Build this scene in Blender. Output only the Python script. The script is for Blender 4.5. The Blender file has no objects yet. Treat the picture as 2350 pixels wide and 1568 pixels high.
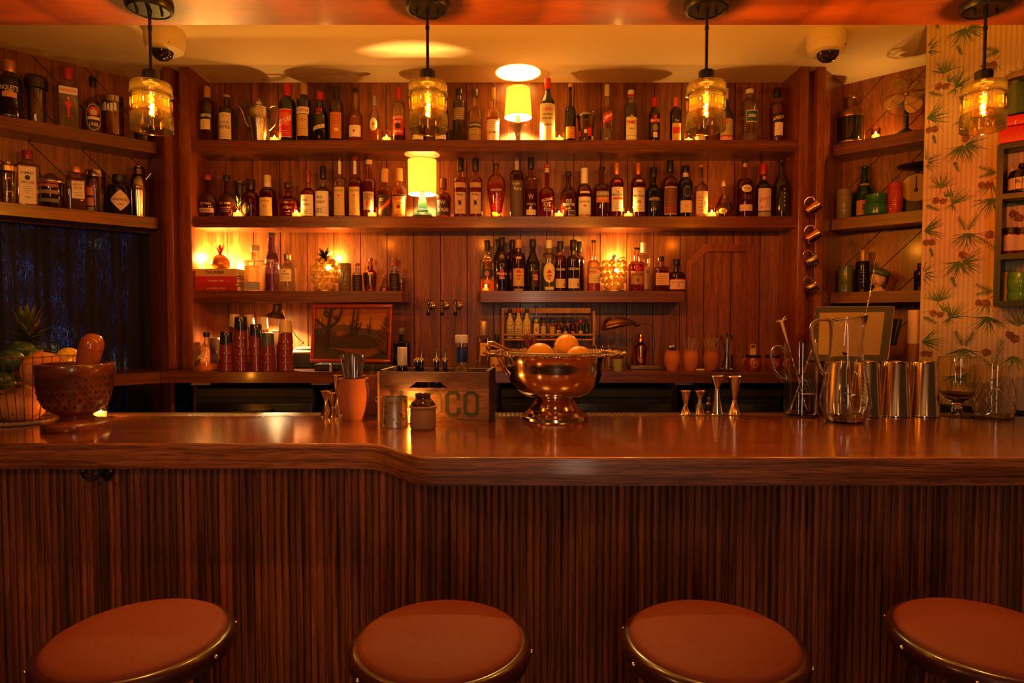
import bpy, bmesh, math, random
from mathutils import Vector, Matrix
PI = math.pi; R_ = math.radians
rnd = random.Random(7)
sc = bpy.context.scene
COL = sc.collection
# ---------------------------------------------------------------- camera
F = 1450.0; EYE = 1.48; PITCH = math.atan(54/1450.0)
cd = bpy.data.cameras.new('camera'); cam = bpy.data.objects.new('camera', cd); COL.objects.link(cam)
cd.sensor_width = 36; cd.lens = F/2350*36; cd.clip_start = .02
cam.location = (0, 0, EYE); cam.rotation_euler = (PI/2-PITCH, 0, 0)
sc.camera = cam
# ---------------------------------------------------------------- view, world
vs = sc.view_settings; vs.view_transform = 'Standard'; vs.look = 'None'; vs.gamma = 1; vs.use_curve_mapping = False
vs.exposure = 1.9
cy = sc.cycles
cy.max_bounces = 10; cy.transparent_max_bounces = 24; cy.transmission_bounces = 8; cy.glossy_bounces = 4; cy.diffuse_bounces = 2
cy.caustics_reflective = False; cy.caustics_refractive = False
cy.sample_clamp_indirect = 3; cy.use_denoising = True
cy.use_adaptive_sampling = True; cy.adaptive_threshold = .03
w = bpy.data.worlds.new('dim_room'); sc.world = w; w.use_nodes = True
w.node_tree.nodes['Background'].inputs[0].default_value = (1, .42, .15, 1)
w.node_tree.nodes['Background'].inputs[1].default_value = .01
WARM = (1, .57, .15); AMB = (1, .45, .08)
def light(name, typ, loc, power, col=WARM, size=.02, size_y=None, aim=None, spot=None):
    ld = bpy.data.lights.new(name, typ); ld.energy = power; ld.color = col
    if typ == 'AREA':
        ld.size = size
        if size_y: ld.shape = 'RECTANGLE'; ld.size_y = size_y
    else: ld.shadow_soft_size = size
    if spot: ld.spot_size = R_(spot); ld.spot_blend = .4
    o = bpy.data.objects.new(name, ld); COL.objects.link(o); o.location = loc
    if aim is not None: o.rotation_euler = (Vector(aim)-Vector(loc)).to_track_quat('-Z', 'Y').to_euler()
    return o
# unseen lights added near the camera: tall highlight strip and warm fill points
light('highlight_strip_light', 'AREA', (.28, -1.5, 1.55), 5, (1, .62, .40), .28, 1.7, (.15, 3, 1.3))
light('warm_fill_light', 'POINT', (-1.65, .35, 2.15), 6, (1, .40, .09), .12)
light('warm_fill_light', 'POINT', (1.5, -.3, 2.3), .6, (1, .40, .09), .12)
light('warm_fill_light', 'POINT', (-.2, -1.0, 2.35), .6, (1, .40, .09), .12)
# ---------------------------------------------------------------- placing helpers
def ray(x, y):
    u = (x-1175)/F; v = (784-y)/F
    d = Vector((u, math.cos(PITCH)+v*math.sin(PITCH), -math.sin(PITCH)+v*math.cos(PITCH)))
    return d/d.y
def P(x, y, D): r = ray(x, y)*D; return Vector((r.x, D, EYE+r.z))
def Dat(y, z): return (z-EYE)/ray(1175, y).z
def wid(px, y, D): return px/F*D/(math.cos(PITCH)+(784-y)/F*math.sin(PITCH))
# ---------------------------------------------------------------- materials
_m = {}
def newmat(name):
    m = bpy.data.materials.new(name); m.use_nodes = True
    return m, m.node_tree.nodes, m.node_tree.links, m.node_tree.nodes['Principled BSDF']
def M(col, rough=.5, metal=0, trans=0, ior=1.45, emit=0, coat=0, bump=None, sheen=0, name='paint', ecol=None):
    k = ('M', col, rough, metal, trans, ior, emit, coat, bump, name, ecol)
    if k in _m: return _m[k]
    m, n, l, b = newmat(name)
    b.inputs['Base Color'].default_value = (*col, 1); b.inputs['Roughness'].default_value = rough
    b.inputs['Metallic'].default_value = metal; b.inputs['Transmission Weight'].default_value = trans
    b.inputs['IOR'].default_value = ior; b.inputs['Coat Weight'].default_value = coat
    if emit:
        b.inputs['Emission Color'].default_value = (*(ecol or col), 1); b.inputs['Emission Strength'].default_value = emit
    # every surface gets slight procedural unevenness
    tc = n.new('ShaderNodeTexCoord'); nz = n.new('ShaderNodeTexNoise')
    nz.inputs['Scale'].default_value = bump[0] if bump else 60; nz.inputs['Detail'].default_value = 3
    l.new(tc.outputs['Object'], nz.inputs['Vector'])
    if bump:
        bp = n.new('ShaderNodeBump'); bp.inputs['Strength'].default_value = bump[1]; bp.inputs['Distance'].default_value = .002
        l.new(nz.outputs['Fac'], bp.inputs['Height']); l.new(bp.outputs['Normal'], b.inputs['Normal'])
    if not trans:
        mr = n.new('ShaderNodeMapRange'); mr.inputs['To Min'].default_value = max(rough*.85, .02); mr.inputs['To Max'].default_value = min(rough*1.15+.01, 1)
        l.new(nz.outputs['Fac'], mr.inputs['Value']); l.new(mr.outputs['Result'], b.inputs['Roughness'])
    _m[k] = m; return m
def glass(tint=(1, 1, 1), rough=.02, refl=1.0, bumpy=0, name='glass', glow=0):
    k = ('G', tint, rough, refl, bumpy, glow)
    if k in _m: return _m[k]
    m, n, l, b = newmat(name); n.remove(b)
    out = n['Material Output']; tr = n.new('ShaderNodeBsdfTransparent'); gl = n.new('ShaderNodeBsdfGlossy'); mx = n.new('ShaderNodeMixShader')
    tr.inputs[0].default_value = (*tint, 1); gl.inputs['Roughness'].default_value = rough
    lw = n.new('ShaderNodeLayerWeight'); lw.inputs['Blend'].default_value = .42
    mr = n.new('ShaderNodeMapRange'); mr.inputs['To Min'].default_value = .05*refl; mr.inputs['To Max'].default_value = .7*refl
    l.new(lw.outputs['Fresnel'], mr.inputs['Value']); l.new(mr.outputs['Result'], mx.inputs[0])
    l.new(tr.outputs[0], mx.inputs[1]); l.new(gl.outputs[0], mx.inputs[2]); l.new(mx.outputs[0], out.inputs[0])
    if bumpy:
        tc = n.new('ShaderNodeTexCoord'); nz = n.new('ShaderNodeTexNoise'); nz.inputs['Scale'].default_value = bumpy
        bp = n.new('ShaderNodeBump'); bp.inputs['Strength'].default_value = .6; bp.inputs['Distance'].default_value = .004
        l.new(tc.outputs['Object'], nz.inputs['Vector']); l.new(nz.outputs['Fac'], bp.inputs['Height'])
        l.new(bp.outputs['Normal'], lw.inputs['Normal']); l.new(bp.outputs['Normal'], gl.inputs['Normal'])
    if glow:
        tl = n.new('ShaderNodeBsdfTranslucent'); tl.inputs[0].default_value = (*tint, 1); m2 = n.new('ShaderNodeMixShader'); m2.inputs[0].default_value = glow
        l.new(mx.outputs[0], m2.inputs[1]); l.new(tl.outputs[0], m2.inputs[2]); l.new(m2.outputs[0], out.inputs[0])
    _m[k] = m; return m
def liquid(col, dens=.6):
    col = tuple(c**.62 for c in col)
    k = ('L', col, dens)
    if k in _m: return _m[k]
    m, n, l, b = newmat('liquid')
    b.inputs['Base Color'].default_value = (*col, 1); b.inputs['Roughness'].default_value = .06; b.inputs['IOR'].default_value = 1.34
    b.inputs['Transmission Weight'].default_value = .85
    tr = n.new('ShaderNodeBsdfTransparent'); tr.inputs[0].default_value = (*col, 1); mx = n.new('ShaderNodeMixShader'); mx.inputs[0].default_value = dens
    l.new(tr.outputs[0], mx.inputs[1]); l.new(b.outputs[0], mx.inputs[2]); l.new(mx.outputs[0], n['Material Output'].inputs[0])
    _m[k] = m; return m
def wood(name, c1, c2, axis='z', across=26, along=1.2, rough=.4, coat=0, pores=.5, island=0.0, bumps=.25):
    m, n, l, b = newmat(name)
    tc = n.new('ShaderNodeTexCoord'); mp = n.new('ShaderNodeMapping'); l.new(tc.outputs['Object'], mp.inputs[0])
    s = {'x': (along, across, across), 'y': (across, along, across), 'z': (across, across, along), 'h': (along, along, across)}[axis]
    mp.inputs['Scale'].default_value = s
    n1 = n.new('ShaderNodeTexNoise'); n1.inputs['Scale'].default_value = 1; n1.inputs['Detail'].default_value = 5; n1.inputs['Distortion'].default_value = .6
    l.new(mp.outputs[0], n1.inputs['Vector'])
    mp2 = n.new('ShaderNodeMapping'); mp2.inputs['Scale'].default_value = tuple(v*(8 if v == across else 9) for v in s)
    l.new(tc.outputs['Object'], mp2.inputs[0])
    n2 = n.new('ShaderNodeTexNoise'); n2.inputs['Scale'].default_value = 1; n2.inputs['Detail'].default_value = 2; l.new(mp2.outputs[0], n2.inputs['Vector'])
    rp = n.new('ShaderNodeValToRGB'); rp.color_ramp.elements[0].position = .33; rp.color_ramp.elements[1].position = .68
    rp.color_ramp.elements[0].color = (*c1, 1); rp.color_ramp.elements[1].color = (*c2, 1)
    l.new(n1.outputs['Fac'], rp.inputs[0])
    r2 = n.new('ShaderNodeMapRange'); r2.inputs['From Min'].default_value = .35; r2.inputs['From Max'].default_value = .55
    r2.inputs['To Min'].default_value = 1-pores; r2.inputs['To Max'].default_value = 1
    l.new(n2.outputs['Fac'], r2.inputs['Value'])
    mu = n.new('ShaderNodeMix'); mu.data_type = 'RGBA'; mu.blend_type = 'MULTIPLY'; mu.inputs[0].default_value = 1
    l.new(rp.outputs[0], mu.inputs[6]); l.new(r2.outputs['Result'], mu.inputs[7])
    last = mu.outputs[2]
    if island:
        ge = n.new('ShaderNodeNewGeometry'); r3 = n.new('ShaderNodeMapRange'); r3.inputs['To Min'].default_value = 1-island; r3.inputs['To Max'].default_value = 1+island*.6
        l.new(ge.outputs['Random Per Island'], r3.inputs['Value'])
        m2 = n.new('ShaderNodeMix'); m2.data_type = 'RGBA'; m2.blend_type = 'MULTIPLY'; m2.inputs[0].default_value = 1
        l.new(last, m2.inputs[6]); l.new(r3.outputs['Result'], m2.inputs[7]); last = m2.outputs[2]
    l.new(last, b.inputs['Base Color']); b.inputs['Roughness'].default_value = rough; b.inputs['Coat Weight'].default_value = coat; b.inputs['Coat Roughness'].default_value = .12
    bp = n.new('ShaderNodeBump'); bp.inputs['Strength'].default_value = bumps; bp.inputs['Distance'].default_value = .001
    l.new(n2.outputs['Fac'], bp.inputs['Height']); l.new(bp.outputs['Normal'], b.inputs['Normal'])
    return m
# ---------------------------------------------------------------- mesh builder
class MB:
    def __init__(s): s.v = []; s.f = []; s.mi = []; s.m = []; s.T = Matrix.Identity(4)
    def mat(s, m):
        if m not in s.m: s.m.append(m)
        return s.m.index(m)
    def add(s, vs, fs, m):
        o = len(s.v); T = s.T; s.v += [T @ Vector(p) for p in vs]
        i = s.mat(m)
        for f in fs: s.f.append([o+q for q in f]); s.mi.append(i)
    def box(s, lo, hi, m, rz=0, tilt=None):
        x0, y0, z0 = lo; x1, y1, z1 = hi
        vs = [(x0,y0,z0),(x1,y0,z0),(x1,y1,z0),(x0,y1,z0),(x0,y0,z1),(x1,y0,z1),(x1,y1,z1),(x0,y1,z1)]
        s.add(vs, [(0,3,2,1),(4,5,6,7),(0,1,5,4),(1,2,6,5),(2,3,7,6),(3,0,4,7)], m); return s
    def cbox(s, c, d, m): return s.box([c[i]-d[i]/2 for i in range(3)], [c[i]+d[i]/2 for i in range(3)], m)
    def rbox(s, c, d, m, r=.004, seg=3):
        bm = bmesh.new(); bmesh.ops.create_cube(bm, size=1)
        for v in bm.verts: v.co = Vector((c[0]+v.co.x*d[0], c[1]+v.co.y*d[1], c[2]+v.co.z*d[2]))
        bmesh.ops.bevel(bm, geom=bm.edges[:], offset=min(r, min(d)*.45), segments=seg, profile=.5, affect='EDGES')
        bm.verts.index_update(); s.add([v.co.copy() for v in bm.verts], [[v.index for v in f.verts] for f in bm.faces], m); bm.free(); return s
    def prism(s, pts, z0, z1, m):   # pts: xy outline, counter-clockwise
        n = len(pts); vs = [(x, y, z0) for x, y in pts]+[(x, y, z1) for x, y in pts]
        fs = [tuple(reversed(range(n))), tuple(range(n, 2*n))]+[(i, (i+1) % n, n+(i+1) % n, n+i) for i in range(n)]
        s.add(vs, fs, m); return s
    def lathe(s, prof, m, seg=28, c=(0, 0, 0), sec=(2, 1), close=True, ax=None):
        vs = []; e, k = sec; n = len(prof)
        for r, z in prof:
            for i in range(seg):
                a = 2*PI*(i+.5)/seg; ca, sa = math.cos(a), math.sin(a)
                if e != 2: ca = math.copysign(abs(ca)**(2/e), ca); sa = math.copysign(abs(sa)**(2/e), sa)
                vs.append(Vector((c[0]+r*ca, c[1]+r*k*sa, c[2]+z)))
        fs = [(j*seg+i, j*seg+(i+1) % seg, (j+1)*seg+(i+1) % seg, (j+1)*seg+i) for j in range(n-1) for i in range(seg)]
        if close:
            fs.append(tuple(reversed(range(seg)))); fs.append(tuple((n-1)*seg+i for i in range(seg)))
        if ax is not None:
            q = Vector((0, 0, 1)).rotation_difference(Vector(ax)).to_matrix(); cc = Vector(c); vs = [cc+q @ (v-cc) for v in vs]
        s.add(vs, fs, m); return s
    def cyl(s, c, r, h, m, r2=None, seg=24, ax=None): return s.lathe([(r, 0), (r if r2 is None else r2, h)], m, seg, c, ax=ax)
    def ball(s, c, r, m, sc_=(1, 1, 1), seg=20, rings=12, rot=None):
        vs = []; q = rot or Matrix.Identity(3)
        for j in range(rings+1):
            t = PI*j/rings
            for i in range(seg):
                a = 2*PI*i/seg
                vs.append(Vector(c)+q @ Vector((r*sc_[0]*math.sin(t)*math.cos(a), r*sc_[1]*math.sin(t)*math.sin(a), -r*sc_[2]*math.cos(t))))
        fs = [(j*seg+i, j*seg+(i+1) % seg, (j+1)*seg+(i+1) % seg, (j+1)*seg+i) for j in range(rings) for i in range(seg)]
        s.add(vs, fs, m); return s
    def tube(s, pts, r, m, seg=8, closed=False, flat=1):
        pts = [Vector(p) for p in pts]; n = len(pts); rr = r if isinstance(r, (list, tuple)) else [r]*n
        vs = []; up = None
        for i in range(n):
            a = pts[i-1] if (i > 0 or closed) else pts[i]; b = pts[(i+1) % n] if (i < n-1 or closed) else pts[i]
            t = (b-a).normalized()
            if up is None:
                up = Vector((0, 0, 1)) if abs(t.z) < .9 else Vector((0, 1, 0))
            nx = t.cross(up)
            if nx.length < 1e-6: nx = t.orthogonal()
            nx.normalize(); ny = nx.cross(t).normalized(); up = ny
            for k in range(seg):
                an = 2*PI*k/seg; vs.append(pts[i]+nx*math.cos(an)*rr[i]*flat+ny*math.sin(an)*rr[i])
        L = n if closed else n-1
        fs = [(i*seg+k, i*seg+(k+1) % seg, ((i+1) % n)*seg+(k+1) % seg, ((i+1) % n)*seg+k) for i in range(L) for k in range(seg)]
        if not closed: fs += [tuple(reversed(range(seg))), tuple((n-1)*seg+k for k in range(seg))]
        s.add(vs, fs, m); return s
    def ring(s, c, R, r, m, n=40, seg=8, k=1, rot=None):
        q = rot or Matrix.Identity(3)
        return s.tube([Vector(c)+q @ Vector((R*math.cos(2*PI*i/n), R*k*math.sin(2*PI*i/n), 0)) for i in range(n)], r, m, seg, True)
    def leaf(s, b, d, L, W, m, curl=.3, n=6, side=None):
        b = Vector(b); d = Vector(d).normalized(); sd = Vector(side) if side else d.cross(Vector((0, 0, 1)))
        if sd.length < 1e-4: sd = Vector((1, 0, 0))
        sd.normalize(); vs = []; p = b.copy(); dd = d.copy()
        for i in range(n+1):
            t = i/n; wv = W*(.75+.5*t if t < .35 else .925*(1-((t-.35)/.65)**1.6))*.5+1e-4
            nn = sd.cross(dd).normalized()
            vs += [p-sd*wv, p-nn*W*.16*(1-t), p+sd*wv]
            p = p+dd*L/n; dd = (dd+Vector((0, 0, -curl/n))).normalized()
        fs = []
        for i in range(n): a = i*3; fs += [(a, a+1, a+4, a+3), (a+1, a+2, a+5, a+4)]
        s.add(vs, fs, m); return s
    def build(s, name, parent=None, smooth=True, ang=35, loc=None, rot=None):
        me = bpy.data.meshes.new(name); me.from_pydata([tuple(v) for v in s.v], [], s.f)
        for m in s.m: me.materials.append(m)
        me.polygons.foreach_set('material_index', s.mi)
        me.polygons.foreach_set('use_smooth', [smooth]*len(s.f))
        me.update()
        if smooth: me.set_sharp_from_angle(angle=R_(ang))
        o = bpy.data.objects.new(name, me); COL.objects.link(o)
        if parent: o.parent = parent
        if loc is not None: o.location = loc
        if rot is not None: o.rotation_euler = rot
        return o
def tag(o, label, cat, group=None):
    o['label'] = label; o['category'] = cat
    if group: o['group'] = group
    return o
def struct(mb, name, smooth=False, parent=None, **k):
    o = mb.build(name, parent, smooth, **k)
    if not parent: o['kind'] = 'structure'
    return o
def T(name, label, cat, loc, rz=0, group=None, rot=None):
    o = bpy.data.objects.new(name, None); COL.objects.link(o); o.empty_display_size = .05
    o.location = loc; o.rotation_euler = rot or (0, 0, rz)
    return tag(o, label, cat, group)
def dup(root, loc, label, group=None, rz=None):
    r = root.copy(); COL.objects.link(r); r.location = loc; r['label'] = label
    if rz is not None: r.rotation_euler = (0, 0, rz)
    if group: r['group'] = group
    for ch in list(root.children):
        c = ch.copy(); COL.objects.link(c); c.parent = r
        for g in ch.children: d = g.copy(); COL.objects.link(d); d.parent = c
    return r
# ---------------------------------------------------------------- text
_t = {}
def textmesh(s, bold=.012):
    if s in _t: return _t[s]
    cu = bpy.data.curves.new('t', 'FONT'); cu.body = s; cu.size = 1; cu.offset = bold; cu.resolution_u = 2; cu.align_x = 'CENTER'
    o = bpy.data.objects.new('t', cu); COL.objects.link(o)
    dg = bpy.context.evaluated_depsgraph_get(); me = bpy.data.meshes.new_from_object(o.evaluated_get(dg))
    bm = bmesh.new(); bm.from_mesh(me); bmesh.ops.triangulate(bm, faces=bm.faces[:]); bm.verts.index_update()
    vs = [(v.co.x, v.co.y) for v in bm.verts]; fs = [[v.index for v in f.verts] for f in bm.faces]; bm.free()
    bpy.data.objects.remove(o); bpy.data.curves.remove(cu); bpy.data.meshes.remove(me)
    if vs:
        x0 = min(p[0] for p in vs); x1 = max(p[0] for p in vs); y0 = min(p[1] for p in vs); y1 = max(p[1] for p in vs)
        vs = [((x-(x0+x1)/2)/(y1-y0), (y-(y0+y1)/2)/(y1-y0)) for x, y in vs]; asp = (x1-x0)/(y1-y0)
    else: asp = 1
    _t[s] = (vs, fs, asp); return _t[s]
def flat_text(mb, s, c, ux, uz, h, m, maxw=None, sx=1):
    vs, fs, asp = textmesh(s); c = Vector(c); ux = Vector(ux).normalized(); uz = Vector(uz).normalized()
    wv = asp*h*sx; kx = sx
    if maxw and wv > maxw: kx = sx*maxw/wv
    mb.add([c+ux*x*h*kx+uz*y*h for x, y in vs], fs, m)
# ================================================================ the room
SH1 = 2.463; SH2 = 2.044; SH3 = 1.630; TH = .062; BT = 1.07; CT = 1.195; ZC = 2.855; SOF = 2.414
NY = 3.53; WY = 3.745                      # shelf fronts, back wall
W_BACK = wood('oak_panel', (.14, .034, .008), (.34, .105, .024), 'z', 34, 1.5, .40, .12, .45, .22)
W_WING = wood('oak_wing_panel', (.17, .044, .010), (.34, .105, .025), 'z', 26, 1.3, .4, .15, .5, .1)
W_TRIM = wood('oak_trim', (.17, .036, .009), (.31, .078, .017), 'z', 24, 1.6, .36, .2, .4)
W_SHELF = wood('oak_shelf', (.085, .019, .006), (.21, .050, .013), 'h', 42, 1.3, .32, .3, .45)
W_BAR = wood('walnut_bar_top', (.14, .030, .006), (.22, .054, .010), 'x', 18, 1.0, .20, 1.0, .15, 0, .06)
W_EDGE = wood('oak_bar_edge', (.13, .028, .007), (.38, .115, .035), 'h', 55, 1.6, .5, .2, .65, 0, .5)
W_REED = wood('oak_reeding', (.08, .014, .003), (.40, .10, .022), 'z', 75, 2.4, .5, .1, .45, .45, .6)
W_SOF = wood('stained_soffit', (.10, .018, .004), (.24, .052, .011), 'x', 7, 1.4, .45, .1, .12, 0, .1)
DARK = M((.012, .007, .005), .8, name='dark_void'); BLK = M((.012, .011, .011), .45, name='black_metal')
CEIL = M((.80, .62, .36), .9, bump=(180, .15), name='ceiling_paint')
mb = MB(); mb.box((-4.2, -3, -.05), (3.4, 4.4, 0), M((.06, .035, .02), .6, name='floor_wood')); struct(mb, 'floor')
mb = MB(); mb.box((-4.2, -3, ZC), (3.4, 4.4, ZC+.05), CEIL); struct(mb, 'ceiling')
mb = MB(); mb.box((-3.6, .6, SOF), (2.75, 2.05, SOF+.3), W_SOF); struct(mb, 'ceiling_soffit')
mb = MB(); mb.box((-4.2, 4.0, 0), (3.4, 4.05, ZC), DARK); struct(mb, 'wall_outer_back')
mb = MB(); mb.box((-4.25, 1.5, 0), (-4.2, 4.05, ZC), DARK); struct(mb, 'wall_outer_left')
# back wall of vertical boards with open joints
def boards(mb, w0, w1, z0, z1, lines, m, place, gap=.0022, th=.012, diag=0):
    """board panel cut by joints; (s,z) plane mapped by place(s,z,depth)."""
    bm = bmesh.new(); q = [bm.verts.new((a, b, 0)) for a, b in ((w0, z0), (w1, z0), (w1, z1), (w0, z1))]; bm.faces.new(q)
    ca, sa = math.cos(diag), math.sin(diag); nrm = Vector((ca, sa, 0))
    for L in lines:
        for d in (-gap, gap):
            bmesh.ops.bisect_plane(bm, geom=bm.verts[:]+bm.edges[:]+bm.faces[:], plane_co=nrm*(L+d), plane_no=nrm)
    dead = [f for f in bm.faces if any(abs(f.calc_center_median().dot(nrm)-L) < gap*.9 for L in lines)]
    bmesh.ops.delete(bm, geom=dead, context='FACES')
    for f in bm.faces:
        vs = [place(v.co.x, v.co.y, 0) for v in f.verts]+[place(v.co.x, v.co.y, th) for v in f.verts]; n = len(f.verts)
        mb.add(vs, [tuple(range(n)), tuple(reversed(range(n, 2*n)))]+[(i, n+i, n+(i+1) % n, (i+1) % n) for i in range(n)], m)
    bm.free()
jx = [P(522+61.1*i, 600, WY).x for i in range(-1, 24)]
dx0, dx1 = P(1577, 700, WY).x, P(1732, 700, WY).x
mb = MB()
boards(mb, -1.81, 1.62, .9, ZC, jx, W_BACK, lambda s, z, d: (s, WY+d, z))
mb.box((-1.83, WY+.0121, .9), (1.64, WY+.05, ZC), DARK)
struct(mb, 'wall_back')
# wing walls, diagonal joints
CL = Vector((-2.13, 3.73, 0)); CR = Vector((1.96, 3.78, 0)); S2 = math.sqrt(.5)
ldir = Vector((-S2, -S2, 0)); rdir = Vector((S2, -S2, 0)); lout = Vector((-S2, S2, 0)); rout = Vector((S2, S2, 0))
mb = MB(); boards(mb, 0, 1.9, SH2-.07, ZC, [-.2+i*.167 for i in range(15)], W_WING, lambda s, z, d: tuple(CL+ldir*s+lout*d+Vector((0, 0, z))), diag=R_(135))
def lw(s, d, z): return CL+ldir*s+lout*d+Vector((0, 0, z))
def rw(s, d, z): return CR+rdir*s+rout*d+Vector((0, 0, z))
def slab(mb, fn, s0, s1, d0, d1, z0, z1, m):
    vs = [fn(s, d, z) for z in (z0, z1) for s, d in ((s0, d0), (s1, d0), (s1, d1), (s0, d1))]
    mb.add(vs, [(0,3,2,1),(4,5,6,7),(0,1,5,4),(1,2,6,5),(2,3,7,6),(3,0,4,7)], m)
slab(mb, lw, 0, 1.9, .0121, .05, SH2-.07, ZC, DARK)
struct(mb, 'wall_left')
mb = MB(); boards(mb, 0, 1.2, .9, ZC, [-.3+i*.155 for i in range(17)], W_WING, lambda s, z, d: tuple(CR+rdir*s+rout*d+Vector((0, 0, z))), diag=R_(135))
slab(mb, rw, 0, 1.2, .0121, .05, .9, ZC, DARK)
struct(mb, 'wall_right')
# pilasters and niche cheeks
def wallpiece(name, a, b, z0, z1, m, th=.02, out=None):
    a = Vector((*a, 0)); b = Vector((*b, 0)); d = (b-a).normalized(); nn = Vector((-d.y, d.x, 0)) if out is None else Vector((*out, 0))
    mb = MB(); pts = [a, b, b+nn*th, a+nn*th]
    vs = [(p.x, p.y, z) for z in (z0, z1) for p in pts]
    mb.add(vs, [(0,1,5,4),(1,2,6,5),(2,3,7,6),(3,0,4,7),(0,3,2,1),(4,5,6,7)], m); return struct(mb, name)
Xa = [P(x, 500, NY).x for x in (384, 402, 421, 443)]
Xb = [P(x, 500, NY).x for x in (1828, 1848, 1867, 1886)]
def pilaster(name, x0, x1, y0=NY-.02, y1=3.9):
    mb = MB(); mb.rbox(((x0+x1)/2, (y0+y1)/2, (CT+ZC)/2), (x1-x0, y1-y0, ZC-CT), W_TRIM, .004, 2); return struct(mb, name, True)
pilaster('trim_1', Xa[0], Xa[1]); pilaster('trim_2', Xa[2], Xa[3])
pilaster('trim_3', Xa[1], Xa[2], NY+.045)
pilaster('trim_4', Xb[0], Xb[1]); pilaster('trim_5', Xb[2], Xb[3])
pilaster('trim_6', Xb[1], Xb[2], NY+.045)
wallpiece('trim_7', (Xa[0], NY), (CL.x, CL.y), .3, ZC, W_TRIM, .02, (.7, .7))
wallpiece('trim_8', (Xb[3], NY), (CR.x, CR.y), .9, ZC, W_TRIM, .02, (-.7, .7))
wallpiece('wall_niche_left', (Xa[3], NY), (Xa[3]-.015, WY+.03), .9, ZC, W_TRIM, .015, (-1, 0))
wallpiece('wall_niche_right', (Xb[0], NY), (Xb[0]+.03, WY+.03), .9, ZC, W_TRIM, .015, (1, 0))
# arched cupboard door in the back wall
def px2(x, y, D=WY-.02): p = P(x, y, D); return (p.x, p.z)
mb = MB()
outer = [px2(1577, 870), px2(1577, 601), px2(1613, 561), px2(1732, 561), px2(1732, 870)]
inner = [px2(1587, 870), px2(1587, 611), px2(1621, 578), px2(1715, 578), px2(1715, 870)]
n = 5
vs = [(x, WY-.022, z) for x, z in outer]+[(x, WY-.022, z) for x, z in inner]+[(x, WY+.005, z) for x, z in outer]+[(x, WY+.005, z) for x, z in inner]
fs = []
for i in range(4): fs += [(i, i+5, i+6, i+1), (i+10, i, i+1, i+11), (i+5, i+15, i+16, i+6)]
mb.add(vs, fs, W_TRIM)
mb.add([(x, WY-.003, z) for x, z in inner], [tuple(range(5))], W_BACK)
for xx in (1614, 1676): mb.box((P(xx, 700, WY).x-.002, WY-.006, CT), (P(xx, 700, WY).x+.002, WY-.002, px2(xx, 578)[1]), DARK)
struct(mb, 'door_1')
# ---- wallpaper wall at 45 degrees
c0 = P(2119, 400, 2.98); WX0, WY0 = c0.x, 2.98; cW = WX0+WY0
def wp(t, z, e=0): return Vector((WX0+t*S2-e*S2, WY0-t*S2-e*S2, z))
def pxw(x, y):
    r = ray(x, y); D = cW/(1+r.x); return ((r.x*D-WX0)/S2, EYE+r.z*D)
m, nn, ll, bb = newmat('striped_wallpaper')
tc = nn.new('ShaderNodeTexCoord'); dt = nn.new('ShaderNodeVectorMath'); dt.operation = 'DOT_PRODUCT'; dt.inputs[1].default_value = (S2, -S2, 0)
ll.new(tc.outputs['Object'], dt.inputs[0])
def mth(op, a, b=None):
    q = nn.new('ShaderNodeMath'); q.operation = op
    for i, v in ((0, a), (1, b)):
        if v is None: continue
        if isinstance(v, (int, float)): q.inputs[i].default_value = v
        else: ll.new(v, q.inputs[i])
    return q.outputs[0]
fr = mth('FRACT', mth('DIVIDE', dt.outputs['Value'], .0185))
d1 = mth('ABSOLUTE', mth('SUBTRACT', fr, .40)); d2 = mth('ABSOLUTE', mth('SUBTRACT', fr, .60))
ln = mth('ADD', mth('LESS_THAN', d1, .055), mth('LESS_THAN', d2, .055))
mx = nn.new('ShaderNodeMix'); mx.data_type = 'RGBA'; mx.inputs[6].default_value = (.62, .46, .26, 1); mx.inputs[7].default_value = (.40, .24, .15, 1)
ll.new(mth('MULTIPLY', ln, .75), mx.inputs[0])
nz = nn.new('ShaderNodeTexNoise'); nz.inputs['Scale'].default_value = 12
m3 = nn.new('ShaderNodeMix'); m3.data_type = 'RGBA'; m3.blend_type = 'MULTIPLY'; m3.inputs[0].default_value = .25
ll.new(mx.outputs[2], m3.inputs[6]); ll.new(nz.outputs['Fac'], m3.inputs[7]); ll.new(m3.outputs[2], bb.inputs['Base Color'])
bb.inputs['Roughness'].default_value = .75
WPAP = m
GR = [M(c, .8, name='print_green') for c in ((.07, .13, .03), (.12, .18, .04), (.03, .075, .03), (.20, .22, .07))]
BR = [M(c, .8, name='print_brown') for c in ((.22, .09, .035), (.13, .05, .02), (.30, .14, .06))]
mb = MB()
T1 = 1.0
vs = [wp(0, BT-.005), wp(T1, BT-.005), wp(T1, 2.9), wp(0, 2.9)]
vs += [v+Vector((.08, .08, 0)) for v in vs]
mb.add(vs, [(0,1,2,3),(7,6,5,4),(0,3,7,4),(1,5,6,2),(3,2,6,7)], WPAP)
def inw(t, z): return 0.001 < t < T1 and BT < z < 2.89
def needle(t, z, a, L, wd, m, e=.0006, bend=0):
    pts = []
    for i in range(4):
        f = i/3; aa = a+bend*f; pts.append((t+L*f*math.cos(aa), z+L*f*math.sin(aa), wd*(1-f*.85)/2, aa))
    for i in range(3):
        q = []
        for (tt, zz, ww, aa), sgn in ((pts[i], 1), (pts[i], -1), (pts[i+1], -1), (pts[i+1], 1)):
            q.append((tt+math.sin(aa)*ww*sgn, zz-math.cos(aa)*ww*sgn))
        if all(inw(*p) for p in q): mb.add([wp(p[0], p[1], e) for p in q], [(0, 1, 2, 3)], m)
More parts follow.
